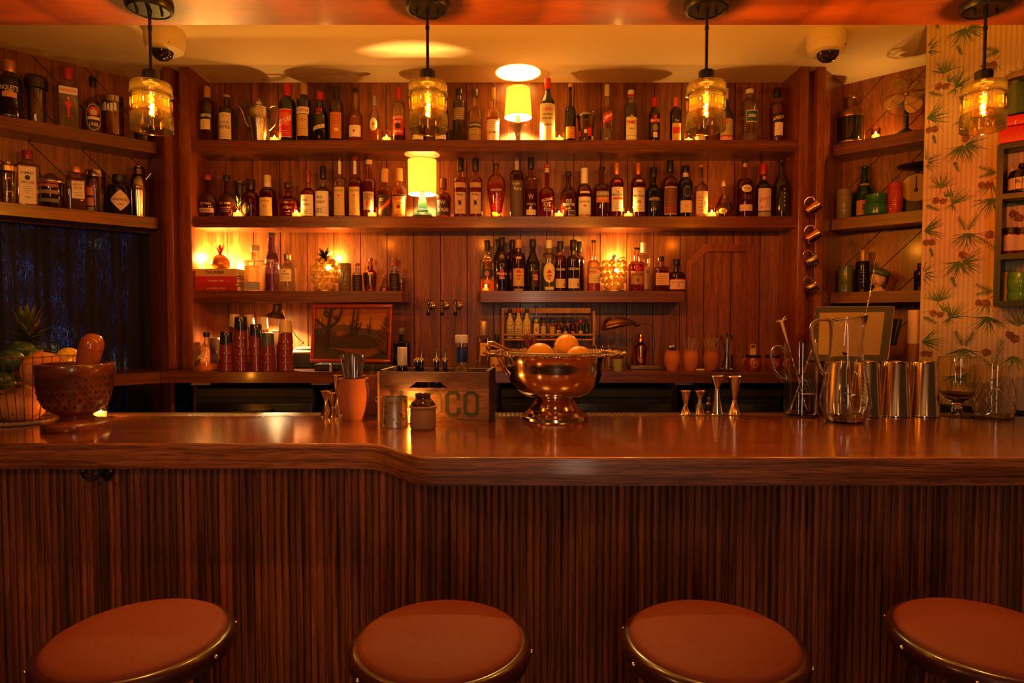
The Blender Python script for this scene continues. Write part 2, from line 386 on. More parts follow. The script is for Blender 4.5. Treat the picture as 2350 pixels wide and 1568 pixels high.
def fan(t, z, r, a0, a1, n=26, pal=(0, 1, 2, 0, 3)):
    for i in range(n):
        a = R_(a0+(a1-a0)*(i+rnd.random()*.9)/n); rr = r*rnd.uniform(.65, 1.12)
        needle(t, z, a, rr, .0042, GR[rnd.choice(pal)], .0004+i*.00002, rnd.uniform(-.35, .35))
def sprig(t, z, L, a, n=11, pal=(0, 2, 3)):
    a = R_(a); needle(t, z, a, L, .003, GR[2])
    for i in range(n):
        f = i/n; bx, bz = t+L*f*math.cos(a), z+L*f*math.sin(a)
        for sd in (1, -1): needle(bx, bz, a+sd*R_(42), L*.32*(1.1-f*.6), .003, GR[rnd.choice(pal)], .0008+i*.00002)
def cone(t, z, r):
    for i in range(16):
        aa = 2*PI*i/16; rr = r*rnd.uniform(.8, 1.1)
        q = [(t, z), (t+rr*math.cos(aa), z+rr*math.sin(aa)*1.05), (t+rr*math.cos(aa+.42), z+rr*math.sin(aa+.42)*1.05)]
        if all(inw(*p) for p in q): mb.add([wp(*p, .0012) for p in q], [(0, 1, 2)], BR[i % 2 if rnd.random() < .7 else 2])
    for i in range(22):
        a = rnd.random()*6.28; d = r*.8*math.sqrt(rnd.random()); k = r*.2
        q = [(t+d*math.cos(a)+k*math.cos(b), z+d*math.sin(a)+k*math.sin(b)) for b in (0, 2.1, 4.2)]
        if all(inw(*p) for p in q): mb.add([wp(*p, .0015) for p in q], [(0, 1, 2)], BR[rnd.randrange(3)])
def twig(ps, wd=.004):
    for (a, b) in zip(ps[:-1], ps[1:]):
        L = math.hypot(b[0]-a[0], b[1]-a[1]); needle(a[0], a[1], math.atan2(b[1]-a[1], b[0]-a[0]), L*1.05, wd, BR[0], .0010)
PER = pxw(2170, 330)[1]-pxw(2166, 592)[1]
tw = pxw(2165, 430)
def q_(x, y): return pxw(x, y)
for k in range(-3, 4):
    dz = k*PER
    def Q(x, y): t, z = pxw(x, y); return t, z+dz
    t, z = Q(2160, 432); fan(t, z, .075, 15, 165, 30, (0, 1, 3, 0)); twig([Q(2160, 432), Q(2152, 452), Q(2122, 462)]); fan(*Q(2170, 452), .035, -20, 130, 12)
    cone(*Q(2148, 461), .015); cone(*Q(2164, 462), .015); sprig(*Q(2126, 472), .06, -28)
    twig([Q(2170, 455), Q(2184, 466)]); fan(*Q(2186, 468), .085, 5, 110, 26, (0, 1, 2)); fan(*Q(2186, 468), .04, 200, 300, 9)
    fan(*Q(2122, 530), .09, -42, 62, 28, (0, 1, 2)); cone(*Q(2126, 557), .015); cone(*Q(2139, 556), .015); sprig(*Q(2135, 570), .04, -75); twig([Q(2124, 532), Q(2128, 550)])
    fan(*Q(2119, 374), .07, -60, 70, 20, (2, 2, 0))
    fan(*Q(2207, 335), .085, 185, 330, 34, (0, 1, 0, 2)); fan(*Q(2216, 333), .085, -70, 35, 24, (0, 2, 1)); cone(*Q(2217, 318), .017); sprig(*Q(2190, 372), .05, -68); twig([Q(2207, 335), Q(2222, 322), Q(2245, 308), Q(2262, 296)])
    sprig(*Q(2216, 528), .07, 115); sprig(*Q(2222, 528), .075, 62); fan(*Q(2219, 536), .085, 190, 350, 32, (0, 2, 1)); twig([Q(2222, 538), Q(2250, 538), Q(2268, 542)]); cone(*Q(2271, 539), .018)
    sprig(*Q(2285, 396), .07, 150); sprig(*Q(2285, 396), .06, 190); cone(*Q(2253, 425), .015); cone(*Q(2270, 425), .017); fan(*Q(2277, 418), .08, 215, 290, 14, (0, 1)); twig([Q(2288, 405), Q(2262, 424), Q(2240, 442)])
    fan(*Q(2276, 456), .085, 180, 345, 28, (2, 0, 2)); sprig(*Q(2292, 566), .12, 80, 13); sprig(*Q(2292, 575), .09, 140, 11)
    cone(*Q(2326, 492), .018); cone(*Q(2338, 500), .018); fan(*Q(2345, 470), .08, 20, 160, 22); fan(*Q(2335, 540), .08, 200, 340, 24)
struct(mb, 'wall_wallpaper')
mb = MB(); vs = [wp(-.004, z, e) for z in (BT-.05, BT+.012) for e in (-.02, .012)]+[wp(T1, z, e) for z in (BT-.05, BT+.012) for e in (-.02, .012)]
mb.add(vs, [(0,1,3,2),(4,6,7,5),(1,5,7,3),(2,3,7,6),(0,4,5,1)], BLK); struct(mb, 'baseboard_right')
# ---- window and curtain, left
m, nn, ll, bb = newmat('night_window'); nn.remove(bb)
tc = nn.new('ShaderNodeTexCoord'); n1 = nn.new('ShaderNodeTexNoise'); n1.inputs['Scale'].default_value = 5; n1.inputs['Detail'].default_value = 4
ll.new(tc.outputs['Object'], n1.inputs['Vector'])
rp = nn.new('ShaderNodeValToRGB'); e = rp.color_ramp.elements; e[0].position = .36; e[0].color = (.0, .0, .001, 1); e[1].position = .78; e[1].color = (1.6, 1.3, .5, 1)
x = e.new(.52); x.color = (.01, .04, .22, 1); x = e.new(.62); x.color = (.06, .16, .5, 1)
ll.new(n1.outputs['Fac'], rp.inputs[0]); em = nn.new('ShaderNodeEmission'); em.inputs[1].default_value = .42
ll.new(rp.outputs[0], em.inputs[0]); ll.new(em.outputs[0], nn['Material Output'].inputs[0])
mb = MB(); slab(mb, lw, .06, 1.8, .12, .13, .4, SH2-.02, m); struct(mb, 'window_1')
m, nn, ll, bb = newmat('woven_curtain')
bb.inputs['Base Color'].default_value = (.010, .012, .022, 1); bb.inputs['Roughness'].default_value = .9
tc = nn.new('ShaderNodeTexCoord')
def nois(sx, sy, sz, lo, hi, det=2):
    mp = nn.new('ShaderNodeMapping'); mp.inputs['Scale'].default_value = (sx, sy, sz); ll.new(tc.outputs['Object'], mp.inputs[0])
    q = nn.new('ShaderNodeTexNoise'); q.inputs['Scale'].default_value = 1; q.inputs['Detail'].default_value = det; ll.new(mp.outputs[0], q.inputs['Vector'])
    r = nn.new('ShaderNodeMapRange'); r.inputs['From Min'].default_value = lo; r.inputs['From Max'].default_value = hi; ll.new(q.outputs['Fac'], r.inputs['Value']); return r.outputs['Result']
a = nois(330, 330, 30, .48, .70); b2 = nois(60, 60, 420, .42, .66); c2 = nois(22, 22, .8, .47, .74, 3)
def mu(p, q): k = nn.new('ShaderNodeMath'); k.operation = 'MULTIPLY'; ll.new(p, k.inputs[0]); ll.new(q, k.inputs[1]); return k.outputs[0]
hole = mu(mu(a, b2), c2); tr = nn.new('ShaderNodeBsdfTransparent'); mx = nn.new('ShaderNodeMixShader')
ll.new(hole, mx.inputs[0]); ll.new(bb.outputs[0], mx.inputs[1]); ll.new(tr.outputs[0], mx.inputs[2]); ll.new(mx.outputs[0], nn['Material Output'].inputs[0])
mb = MB(); N = 260; vs = []; 
for z in (.5, SH2-.06):
    for i in range(N+1):
        s = 1.76*i/N-.02; d = .05+.016*math.sin(i*.42)+.008*math.sin(i*.171+1); vs.append(lw(s, d, z))
mb.add(vs, [(i, i+1, N+2+i, N+1+i) for i in range(N)], m)
tag(mb.build('curtain', smooth=True, ang=80), 'dark blue woven curtain with night light leaking through', 'curtain')
# ---- shelves
def shelf(name, x0, x1, z, lab, y0=NY, rail=0, chl=0, chr_=0):
    mb = MB()
    pts = [(x0+chl, y0), (x1-chr_, y0), (x1, y0+chr_ if chr_ else y0), (x1, WY-.001), (x0, WY-.001), (x0, y0+chl if chl else y0)]
    q = []
    for p in pts:
        if p not in q: q.append(p)
    mb.prism(q, z-TH, z, W_SHELF)
    o = mb.build(name, smooth=False); return tag(o, lab, 'shelf', None)
xl = Xa[3]+.003; xr = Xb[0]-.003
shelf('wall_shelf', xl, xr, SH1, 'top long oak shelf holding bottles, teapot and white lamp')
shelf('wall_shelf', xl, xr, SH2, 'middle long oak shelf packed with whiskey bottles and green lamp')
s3l = P(930, 680, NY).x; s3a = P(1097, 680, NY).x; s3b = P(1577, 680, NY).x
shelf('wall_shelf', xl, s3l, SH3, 'short oak shelf under the stack of books and pineapple lamp', chr_=.02)
shelf('wall_shelf', s3a, s3b, SH3, 'short oak shelf under the row of rum bottles', chl=.015, chr_=.015)
def wshelf(fn, s1, z, lab, s0=-.18):
    mb = MB(); s_in = -.0
    vs2 = [fn(s0+.18, -.001, 0), fn(s1, -.001, 0), fn(s1, -.2, 0), fn(s0+.38-.19, -.2, 0)]
    q = [(v.x, v.y) for v in vs2]
    ar = sum(q[i][0]*q[(i+1) % 4][1]-q[(i+1) % 4][0]*q[i][1] for i in range(4))
    if ar < 0: q.reverse()
    mb.prism(q, z-TH, z, W_SHELF); return tag(mb.build('wall_shelf', smooth=False), lab, 'shelf')
wshelf(lw, 1.6, SH1, 'upper left corner shelf with gin bottles and glass jars')
wshelf(lw, 1.6, SH2, 'lower left corner shelf just above the dark curtain')
wshelf(rw, 1.0, SH1, 'upper right corner shelf holding brass lantern and fan')
wshelf(rw, 1.0, SH2, 'middle right corner shelf holding tiki mugs and dial scale')
wshelf(rw, 1.0, SH3-.004, 'lowest right corner shelf holding ceramic lady head')
# ---- back counter
CY = 3.33
mb = MB()
xk = P(369, 870, CY).x; xe = 1.70
pts = [(xk, CY), (xe, CY), (xe, WY-.002), (xk, WY-.002)]
mb.prism(pts, CT-.058, CT, W_SHELF)
ob = mb.build('back_counter', smooth=False); tag(ob, 'long brown back counter under shelves carrying cups and barware', 'counter')
mb = MB(); a = Vector((xk-.004, CY, 0)); q = [(a.x, a.y), (a.x, 3.9), (a.x-1.7, 3.9-1.0), (a.x-1.6, CY-1.6+.02)]
e0 = a+ldir*1.5
mb.prism([(a.x, a.y), (a.x, a.y+.12), (a.x-.26, a.y+.20), (a.x-.26-1.3, a.y+.20-1.3), (e0.x, e0.y)], CT-.058, CT, W_SHELF)
tag(mb.build('back_counter', smooth=False), 'angled end of the back counter in front of the curtain', 'counter')
mb = MB(); b = Vector((xe+.004, CY, 0)); e1 = b+rdir*.75
mb.prism([(b.x, b.y), (e1.x, e1.y), (e1.x+.16, e1.y+.16), (1.93, 3.70), (b.x, 3.52)], CT-.058, CT, W_SHELF)
tag(mb.build('back_counter', smooth=False), 'right end of the back counter carrying the tilted screen', 'counter')
# under-counter coolers
steel = M((.035, .03, .022), .45, .6, name='cooler_trim'); bdoor = M((.006, .006, .007), .25, name='cooler_door')
for k, (xa, xb, lab) in enumerate(((452, 722, 'black undercounter cooler behind the left jiggers'), (760, 1110, 'black undercounter cooler hidden behind the wooden crate'), (1150, 1540, 'black undercounter cooler behind the punch bowl'), (1590, 1790, 'black undercounter cooler behind the tall jiggers'))):
    x0 = P(xa, 900, 3.42).x; x1 = P(xb, 900, 3.42).x
    t = T('undercounter_cooler', lab, 'cooler', ((x0+x1)/2, 3.40, 0), group=None); hw = (x1-x0)/2
    mb = MB(); mb.box((-hw, .02, .0), (hw, .33, 1.10), M((.01, .01, .011), .5, name='cooler_body')); mb.build('body', t, False)
    mb = MB(); mb.rbox((0, .01, .53), (hw*2-.01, .03, .98), bdoor, .004, 2); dr = mb.build('door', t)
    mb = MB(); mb.tube([(-.1, -.015, .985), (-.1, -.04, .98), (.1, -.04, .98), (.1, -.015, .985)], .006, BLK); mb.build('handle', dr)
    mb = MB(); mb.box((-hw, -.002, 1.055), (hw, .02, 1.10), steel); mb.build('grille', t, False)
for x, lab in ((459, 'pale bracket plate under the counter at left'), (735, 'pale bracket plate under the counter behind left jiggers'), (1571, 'pale bracket plate under the counter above small jiggers')):
    p = P(x, 880, CY+.02); mb = MB(); mb.cbox((0, 0, 0), (.10, .03, .014), M((.45, .27, .2), .5, name='bracket'))
    o = mb.build('counter_bracket', smooth=False, loc=(p.x, p.y+.02, CT-.058-.0072)); tag(o, lab, 'bracket', None)
# ================================================================ the bar
BL = Dat(1018, BT); BRt = Dat(1050, BT); BB = 2.735; BTH = .084
t = T('bar_counter', 'long dark wood bar counter with reeded front and stepped edge', 'bar', (0, 0, 0))
def corner(pts, r=.05, n=5):
    out = []
    for i, p in enumerate(pts):
        if len(p) == 2: out.append(p); continue
        a = Vector(pts[i-1][:2]); b = Vector(p[:2]); c = Vector(pts[(i+1) % len(pts)][:2]); rr = p[2]
        p0 = b+(a-b).normalized()*rr; p1 = b+(c-b).normalized()*rr
        for k in range(n+1):
            f = k/n; q = p0*(1-f)**2+b*2*f*(1-f)+p1*f*f; out.append((q.x, q.y))
    return out
xa = P(865, 1018, BL).x; xb = P(955, 1050, BRt).x
out = corner([(-2.9, BL), (xa, BL, .06), (xb, BRt, .06), (2.9, BRt), (2.9, cW-2.9-.02), (cW-(BB-.11)-.02, BB-.11), (-2.9, BB-.11)])
def edged(mb, out, z0, z1, mt, me, r=.006):
    n = len(out); cx = []
    for i in range(n):
        a = Vector(out[i-1]); b = Vector(out[i]); c = Vector(out[(i+1) % n]); d = ((b-a).normalized()+(c-b).normalized()).normalized(); cx.append(b+Vector((-d.y, d.x))*r)
    rings = [(out, z0), (out, z1-r), ([o_+(q-o_)*.3 for o_, q in zip(map(Vector, out), cx)], z1-r*.3), (cx, z1)]
    vs = [(p[0], p[1], z) for ring, z in rings for p in ring]
    mb.add(vs, [(k*n+i, k*n+(i+1) % n, (k+1)*n+(i+1) % n, (k+1)*n+i) for k in range(3) for i in range(n)]+[tuple(reversed(range(n)))], me)
    mb.add([(p[0], p[1], z1) for p in cx], [tuple(range(n))], mt)
mb = MB(); edged(mb, out, BT-BTH, BT, W_BAR, W_EDGE); mb.build('worktop', t, True, 50)
mb = MB(); PY = 2.10; per = .0235; i = 0; x = -2.7
while x < 2.7:
    pts = [(x, PY+.012), (x, PY-.001), (x+per*.10, PY-.0045), (x+per*.30, PY-.0068), (x+per*.62, PY-.0068), (x+per*.86, PY-.0045), (x+per*.97, PY-.001), (x+per*.97, PY+.012)]
    n = len(pts); vs = [(a, b, z) for z in (0, BT-BTH) for a, b in pts]
    mb.add(vs, [(k, k+1, n+k+1, n+k) for k in range(n-1)], W_REED); x += per
mb.box((-2.7, PY+.010, 0), (2.7, PY+.05, BT-BTH), DARK); mb.build('front_panel', t, True, 60)
mb = MB(); mb.box((-2.9, BB-.02, .2), (2.12, BB, BT-.03), DARK); mb.build('back_panel', t, False)
mb = MB(); mb.box((-2.9, BB, .82), (1.9, BB+.22, .86), M((.10, .09, .08), .35, .8, name='underbar_steel')); mb.build('underbar_ledge', t, False)
# perforated drip mat along the back edge
m, nn, ll, bb = newmat('drip_mat'); bb.inputs['Base Color'].default_value = (.28, .12, .05, 1); bb.inputs['Roughness'].default_value = .3
tc = nn.new('ShaderNodeTexCoord'); mp = nn.new('ShaderNodeMapping'); mp.inputs['Scale'].default_value = (55, 55, 55); ll.new(tc.outputs['Object'], mp.inputs[0])
vo = nn.new('ShaderNodeTexVoronoi'); vo.inputs['Scale'].default_value = 1; vo.inputs['Randomness'].default_value = .15; ll.new(mp.outputs[0], vo.inputs['Vector'])
bp = nn.new('ShaderNodeBump'); bp.inputs['Strength'].default_value = 1; bp.inputs['Distance'].default_value = .006; ll.new(vo.outputs['Distance'], bp.inputs['Height']); ll.new(bp.outputs[0], bb.inputs['Normal'])
rp = nn.new('ShaderNodeValToRGB'); rp.color_ramp.elements[0].position = .25; rp.color_ramp.elements[0].color = (.36, .15, .06, 1); rp.color_ramp.elements[1].position = .5; rp.color_ramp.elements[1].color = (.05, .015, .008, 1)
ll.new(vo.outputs['Distance'], rp.inputs[0]); ll.new(rp.outputs[0], bb.inputs['Base Color'])
mb = MB(); mb.rbox((-.29, BB-.055, BT-.012), (4.82, .105, .024), m, .003, 2)
tag(mb.build('drip_mat'), 'long perforated drip mat along the rear edge of the bar', 'mat')
# black double coat hook under the bar
h = P(233, 1082, PY-.03); t = T('coat_hook', 'black double coat hook under the left end of bar', 'hook', (h.x, PY-.019, h.z))
HB = M((.006, .006, .008), .2, name='black_enamel')
mb = MB(); mb.prism([(-.018, 0), (.018, 0), (.012, .008), (-.012, .008)], -.005, .05, HB); 
mb.tube([(0, -.004, .02), (0, -.012, -.008)], [.013, .007], HB); mb.build('back_plate', t)
for sgn in (-1, 1):
    mb = MB(); pts = [Vector((0, -.012, -.006)), Vector((sgn*.016, -.02, -.022)), Vector((sgn*.032, -.028, -.024)), Vector((sgn*.044, -.034, -.012)), Vector((sgn*.046, -.036, .004))]
    mb.tube(pts, [.006, .0055, .005, .0055, .006], HB); mb.ball(pts[-1], .009, HB); mb.build('prong', t)
# ================================================================ bottles
RED = (.50, .02, .015); DRED = (.22, .012, .01); CRM = (.70, .58, .36); WHT = (.80, .74, .62); TAN = (.45, .24, .09); BLKC = (.012, .011, .012)
GOLD = (.62, .38, .10); YEL = (.72, .48, .08); ORG = (.55, .17, .03); NAVY = (.01, .03, .13); INK = (.03, .018, .012); GRN = (.03, .14, .03)
def profile(sh, nk, nr, kind='r', taper=0):
    """(radius, height) fractions; straight to sh, shoulder to nk, neck radius nr up to the lip."""
    pr = [(.86, 0), (.97, .008), (1-taper*.0, .025)] if not taper else [(.8-taper, 0), (.93-taper, .01), (1-taper, .03)]
    if taper: pr += [(1-taper*(1-t), sh*t) for t in (.3, .6, .85)]
    pr.append((1, sh)); n = 8
    for i in range(1, n+1):
        t = i/n; z = sh+(nk-sh)*t
        if kind == 'r': r = nr+(1-nr)*math.sqrt(max(0, 1-t**2.2))
        elif kind == 's': r = nr+(1-nr)*(.5+.5*math.cos(PI*t))
        elif kind == 'l': r = nr+(1-nr)*(1-t)**1.0
        else: r = nr+(1-nr)*max(0, 1-t**5)**.3
        if i == n: r = nr
        pr.append((r, z))
    pr += [(nr*.97, nk+(1-nk)*.5), (nr, .955), (nr*1.12, .96), (nr*1.12, 1.0)]
    return pr
def globe(nr, top=.62, low=.5):
    pr = [(.55, 0), (.68, .01)]
    for i in range(1, 13):
        a = -PI/2*.55+(PI/2*.55+PI/2*.93)*i/12; pr.append((max(math.cos(a), nr), .30*top/.6*(1+math.sin(a)*1.02)+.0))
    pr += [(nr, top+.03), (nr, .955), (nr*1.12, .96), (nr*1.12, 1)]
    z0 = pr[2][1]
    return [(r, z if i < 2 or z > top else max(z, .012)) for i, (r, z) in enumerate(pr)]
PR = {
 'wine': profile(.62, .78, .40), 'bord': profile(.66, .76, .40, 'r'), 'slope': profile(.50, .80, .38, 's'), 'champ': profile(.42, .82, .34, 's'),
 'tall': profile(.70, .80, .42), 'sq': profile(.72, .78, .42, 'q'), 'long': profile(.50, .62, .28), 'longs': profile(.46, .66, .28, 's'),
 'low': profile(.56, .70, .26), 'jar': profile(.84, .9, .86), 'bulb': profile(.46, .64, .34, 's', .08), 'globe': globe(.32, .60), 'oval': None,
 'decant': profile(.16, .66, .20, 'l'), 'flask': profile(.60, .72, .36), 'cone': profile(.10, .78, .24, 'l'), 'straight': [(.9, 0), (.97, .01), (1, .03), (1, .98), (.98, 1)],
}
PR['oval'] = [(.42, 0), (.5, .02), (.62, .15), (.80, .32), (.94, .46), (1, .58), (.95, .66), (.78, .74), (.5, .79), (.26, .82), (.24, .95), (.27, .96), (.27, 1)]
def rad_at(pr, z):
    for (r0, z0), (r1, z1) in zip(pr[:-1], pr[1:]):
        if z0 <= z <= z1 and z1 > z0: return r0+(r1-r0)*(z-z0)/(z1-z0)
    return pr[-1][0]
CLR = glass((.96, .93, .86)); 
def bottle(x, yt, wpx, D, z0, prof, gl, liq, fill, cap, labels, lab, group=None, name='liquor_bottle', cat='bottle', sec=(2, 1), rz=0, capr=1.25, seg=28, fz=None):
    """gl: tint tuple or 'd<colour>' for opaque dark glass; liq: liquid colour; cap: (from, colour[, metallic]); labels drawn on the front face."""
    p = P(x, yt, D); H = p.z-z0; R = wid(wpx, (yt+300)/2, D)/2; pr = PR[prof] if isinstance(prof, str) else prof
    t = T(name, lab, cat, (p.x, D, z0), rz, group)
    czf = cap[0] if cap else 1.01
    body = [(r*R, z*H) for r, z in pr if z <= max(czf+.03, .2) or not cap]
    if body[-1][1] < min(czf+.03, 1)*H: body.append((rad_at(pr, min(czf+.03, 1))*R*.98, min(czf+.03, 1)*H))
    mb = MB(); solid = isinstance(gl[0], str)
    gm = M(gl[1], .07, coat=.6, name='dark_glass') if solid else glass(gl)
    mb.lathe(body, gm, seg, sec=sec, close=solid); mb.build('glass_body' if not solid else 'body', t)
    if liq is not None and not solid:
        lp = [(r*R*.93-.0006, max(z*H, .004)) for r, z in pr if z < fill]+[(rad_at(pr, fill)*R*.93-.0006, fill*H)]
        lp.append((.0005, fill*H)); lp.insert(0, (.0005, .004)); mb = MB(); mb.lathe(lp, liquid(liq), seg, sec=sec); mb.build('liquid', t)
    if cap:
        mb = MB(); cr = rad_at(pr, .9)*R*capr; mt = M(cap[1], .35, (cap[2] if len(cap) > 2 else 0), name='cap')
        top = H*(1.0 if prof != 'decant' else 1.0)
        mb.lathe([(cr*.98, czf*H), (cr, czf*H+.001), (cr, H*.995-.002), (cr*.93, H)], mt, 20)
        if len(cap) > 3: mb.lathe([(cr*1.02, czf*H), (cr*1.02, czf*H+(1-czf)*H*.35)], M(cap[3], .5, name='cap_band'), 20, close=False)
        mb.build('cap', t)
    if labels:
        mb = MB(); e, k = sec; flat = e > 3; fr_ = (fz if fz else R)
        def on(s, zf, ly):
            z = zf*H; r = rad_at(pr, zf)*R+.0006+ly*.00022
            if flat: return (s*R, -k*r, z)
            a = s*R/r; a = max(-1.55, min(1.55, a))
            return (r*math.sin(a), -k*r*math.cos(a), z)
        cz = lambda L: L[3] if L[0] == 't' else (L[4]+L[5])/2
        lows = [L for L in labels if cz(L) <= .6]; highs = [L for L in labels if cz(L) > .6]; order = (lows+[None]+highs) if lows and highs and not name.startswith('bitters') else list(labels)
        for ly, L in enumerate(order):
            if L is None: mb.build('label', t, False); mb = MB(); continue
            kd = L[0]; col = L[1]
            mt = M(col, .55, name='label_print')
            if kd in 'po':
                _, _, s0, s1, a, b = L[:6]; nn_ = 12; nz_ = 3 if kd == 'p' else 6; sk = L[6] if len(L) > 6 else 0; vs = []
                for j in range(nz_+1):
                    for i in range(nn_+1):
                        u = i/nn_; v = j/nz_
                        if kd == 'o':
                            th = 2*PI*u; ss = (s0+s1)/2+(s1-s0)/2*v*math.cos(th); zz = (a+b)/2+(b-a)/2*v*math.sin(th)
                        else: ss = s0+(s1-s0)*u; zz = a+(b-a)*v+sk*(u-.5)
                        vs.append(on(ss, zz, ly))
                mb.add(vs, [(j*(nn_+1)+i, j*(nn_+1)+i+1, (j+1)*(nn_+1)+i+1, (j+1)*(nn_+1)+i) for j in range(nz_) for i in range(nn_)], mt)
            elif kd == 'd':   # diamond
                _, _, s0, s1, a, b = L[:6]; c_ = (s0+s1)/2; vs = []
                for j in range(9):
                    v = j/8; hw_ = (s1-s0)/2*max(.002, (1-abs(2*v-1)**1.25))
                    vs += [on(c_-hw_+2*hw_*i/10, a+(b-a)*v, ly) for i in range(11)]
                mb.add(vs, [(j*11+i, j*11+i+1, (j+1)*11+i+1, (j+1)*11+i) for j in range(8) for i in range(10)], mt)
            elif kd == 't':   # ('t', col, text, z, height, maxwidth[, s, skew, vertical])
                tx, zc, hh, mw = L[2:6]; s_ = L[6] if len(L) > 6 else 0; sk = L[7] if len(L) > 7 else 0
                vsx, fsx, asp = textmesh(tx); h_ = hh; kx = h_*H/R
                if asp*kx > mw: kx = mw/asp
                if kx < h_*H/R*.6: h_ = max(h_*.75, kx*R/H*1.2)
                mb.add([on(s_+px_*kx, zc+pz*h_+sk*px_*kx, ly) for px_, pz in vsx], fsx, mt)
            elif kd == 'l':   # rows of fine print as thin strokes
                _, _, s0, s1, a, b, n_ = L[:7]
                for q in range(n_):
                    zc = b-(b-a)*(q+.5)/n_; hw_ = (s1-s0)/2*rnd.uniform(.55, 1); c_ = (s0+s1)/2; th_ = (b-a)/n_*.055
                    vs = [on(c_-hw_+2*hw_*i/6, zc+dz_, ly) for dz_ in (-th_, th_) for i in range(7)]
                    mb.add(vs, [(i, i+1, 8+i, 7+i) for i in range(6)], mt)
        mb.build('neck_label' if order is not labels and None in order else 'label', t, False)
    return t
DK = ('d', (.012, .008, .007)); DKR = ('d', (.035, .006, .004)); DKG = ('d', (.008, .02, .009))
AMBL = (.75, .16, .02); REDL = (.60, .05, .012); GOLL = (.85, .38, .05); PALE = (.95, .80, .5); BRNL = (.35, .05, .012)
clr = (.95, .91, .82); DB = 3.60
def W(c=CRM, s=.85, a=.1, b=.5): return ('p', c, -s, s, a, b)
g1 = 'liqueur bottles on the top shelf'; g2 = 'whiskey bottles on the middle shelf'; g3 = 'rum bottles on the short right shelf'; g4 = 'bottles beside the pineapple lamp'; g5 = 'gin bottles on the left corner shelves'; g6 = 'bitters bottles in the small rack'
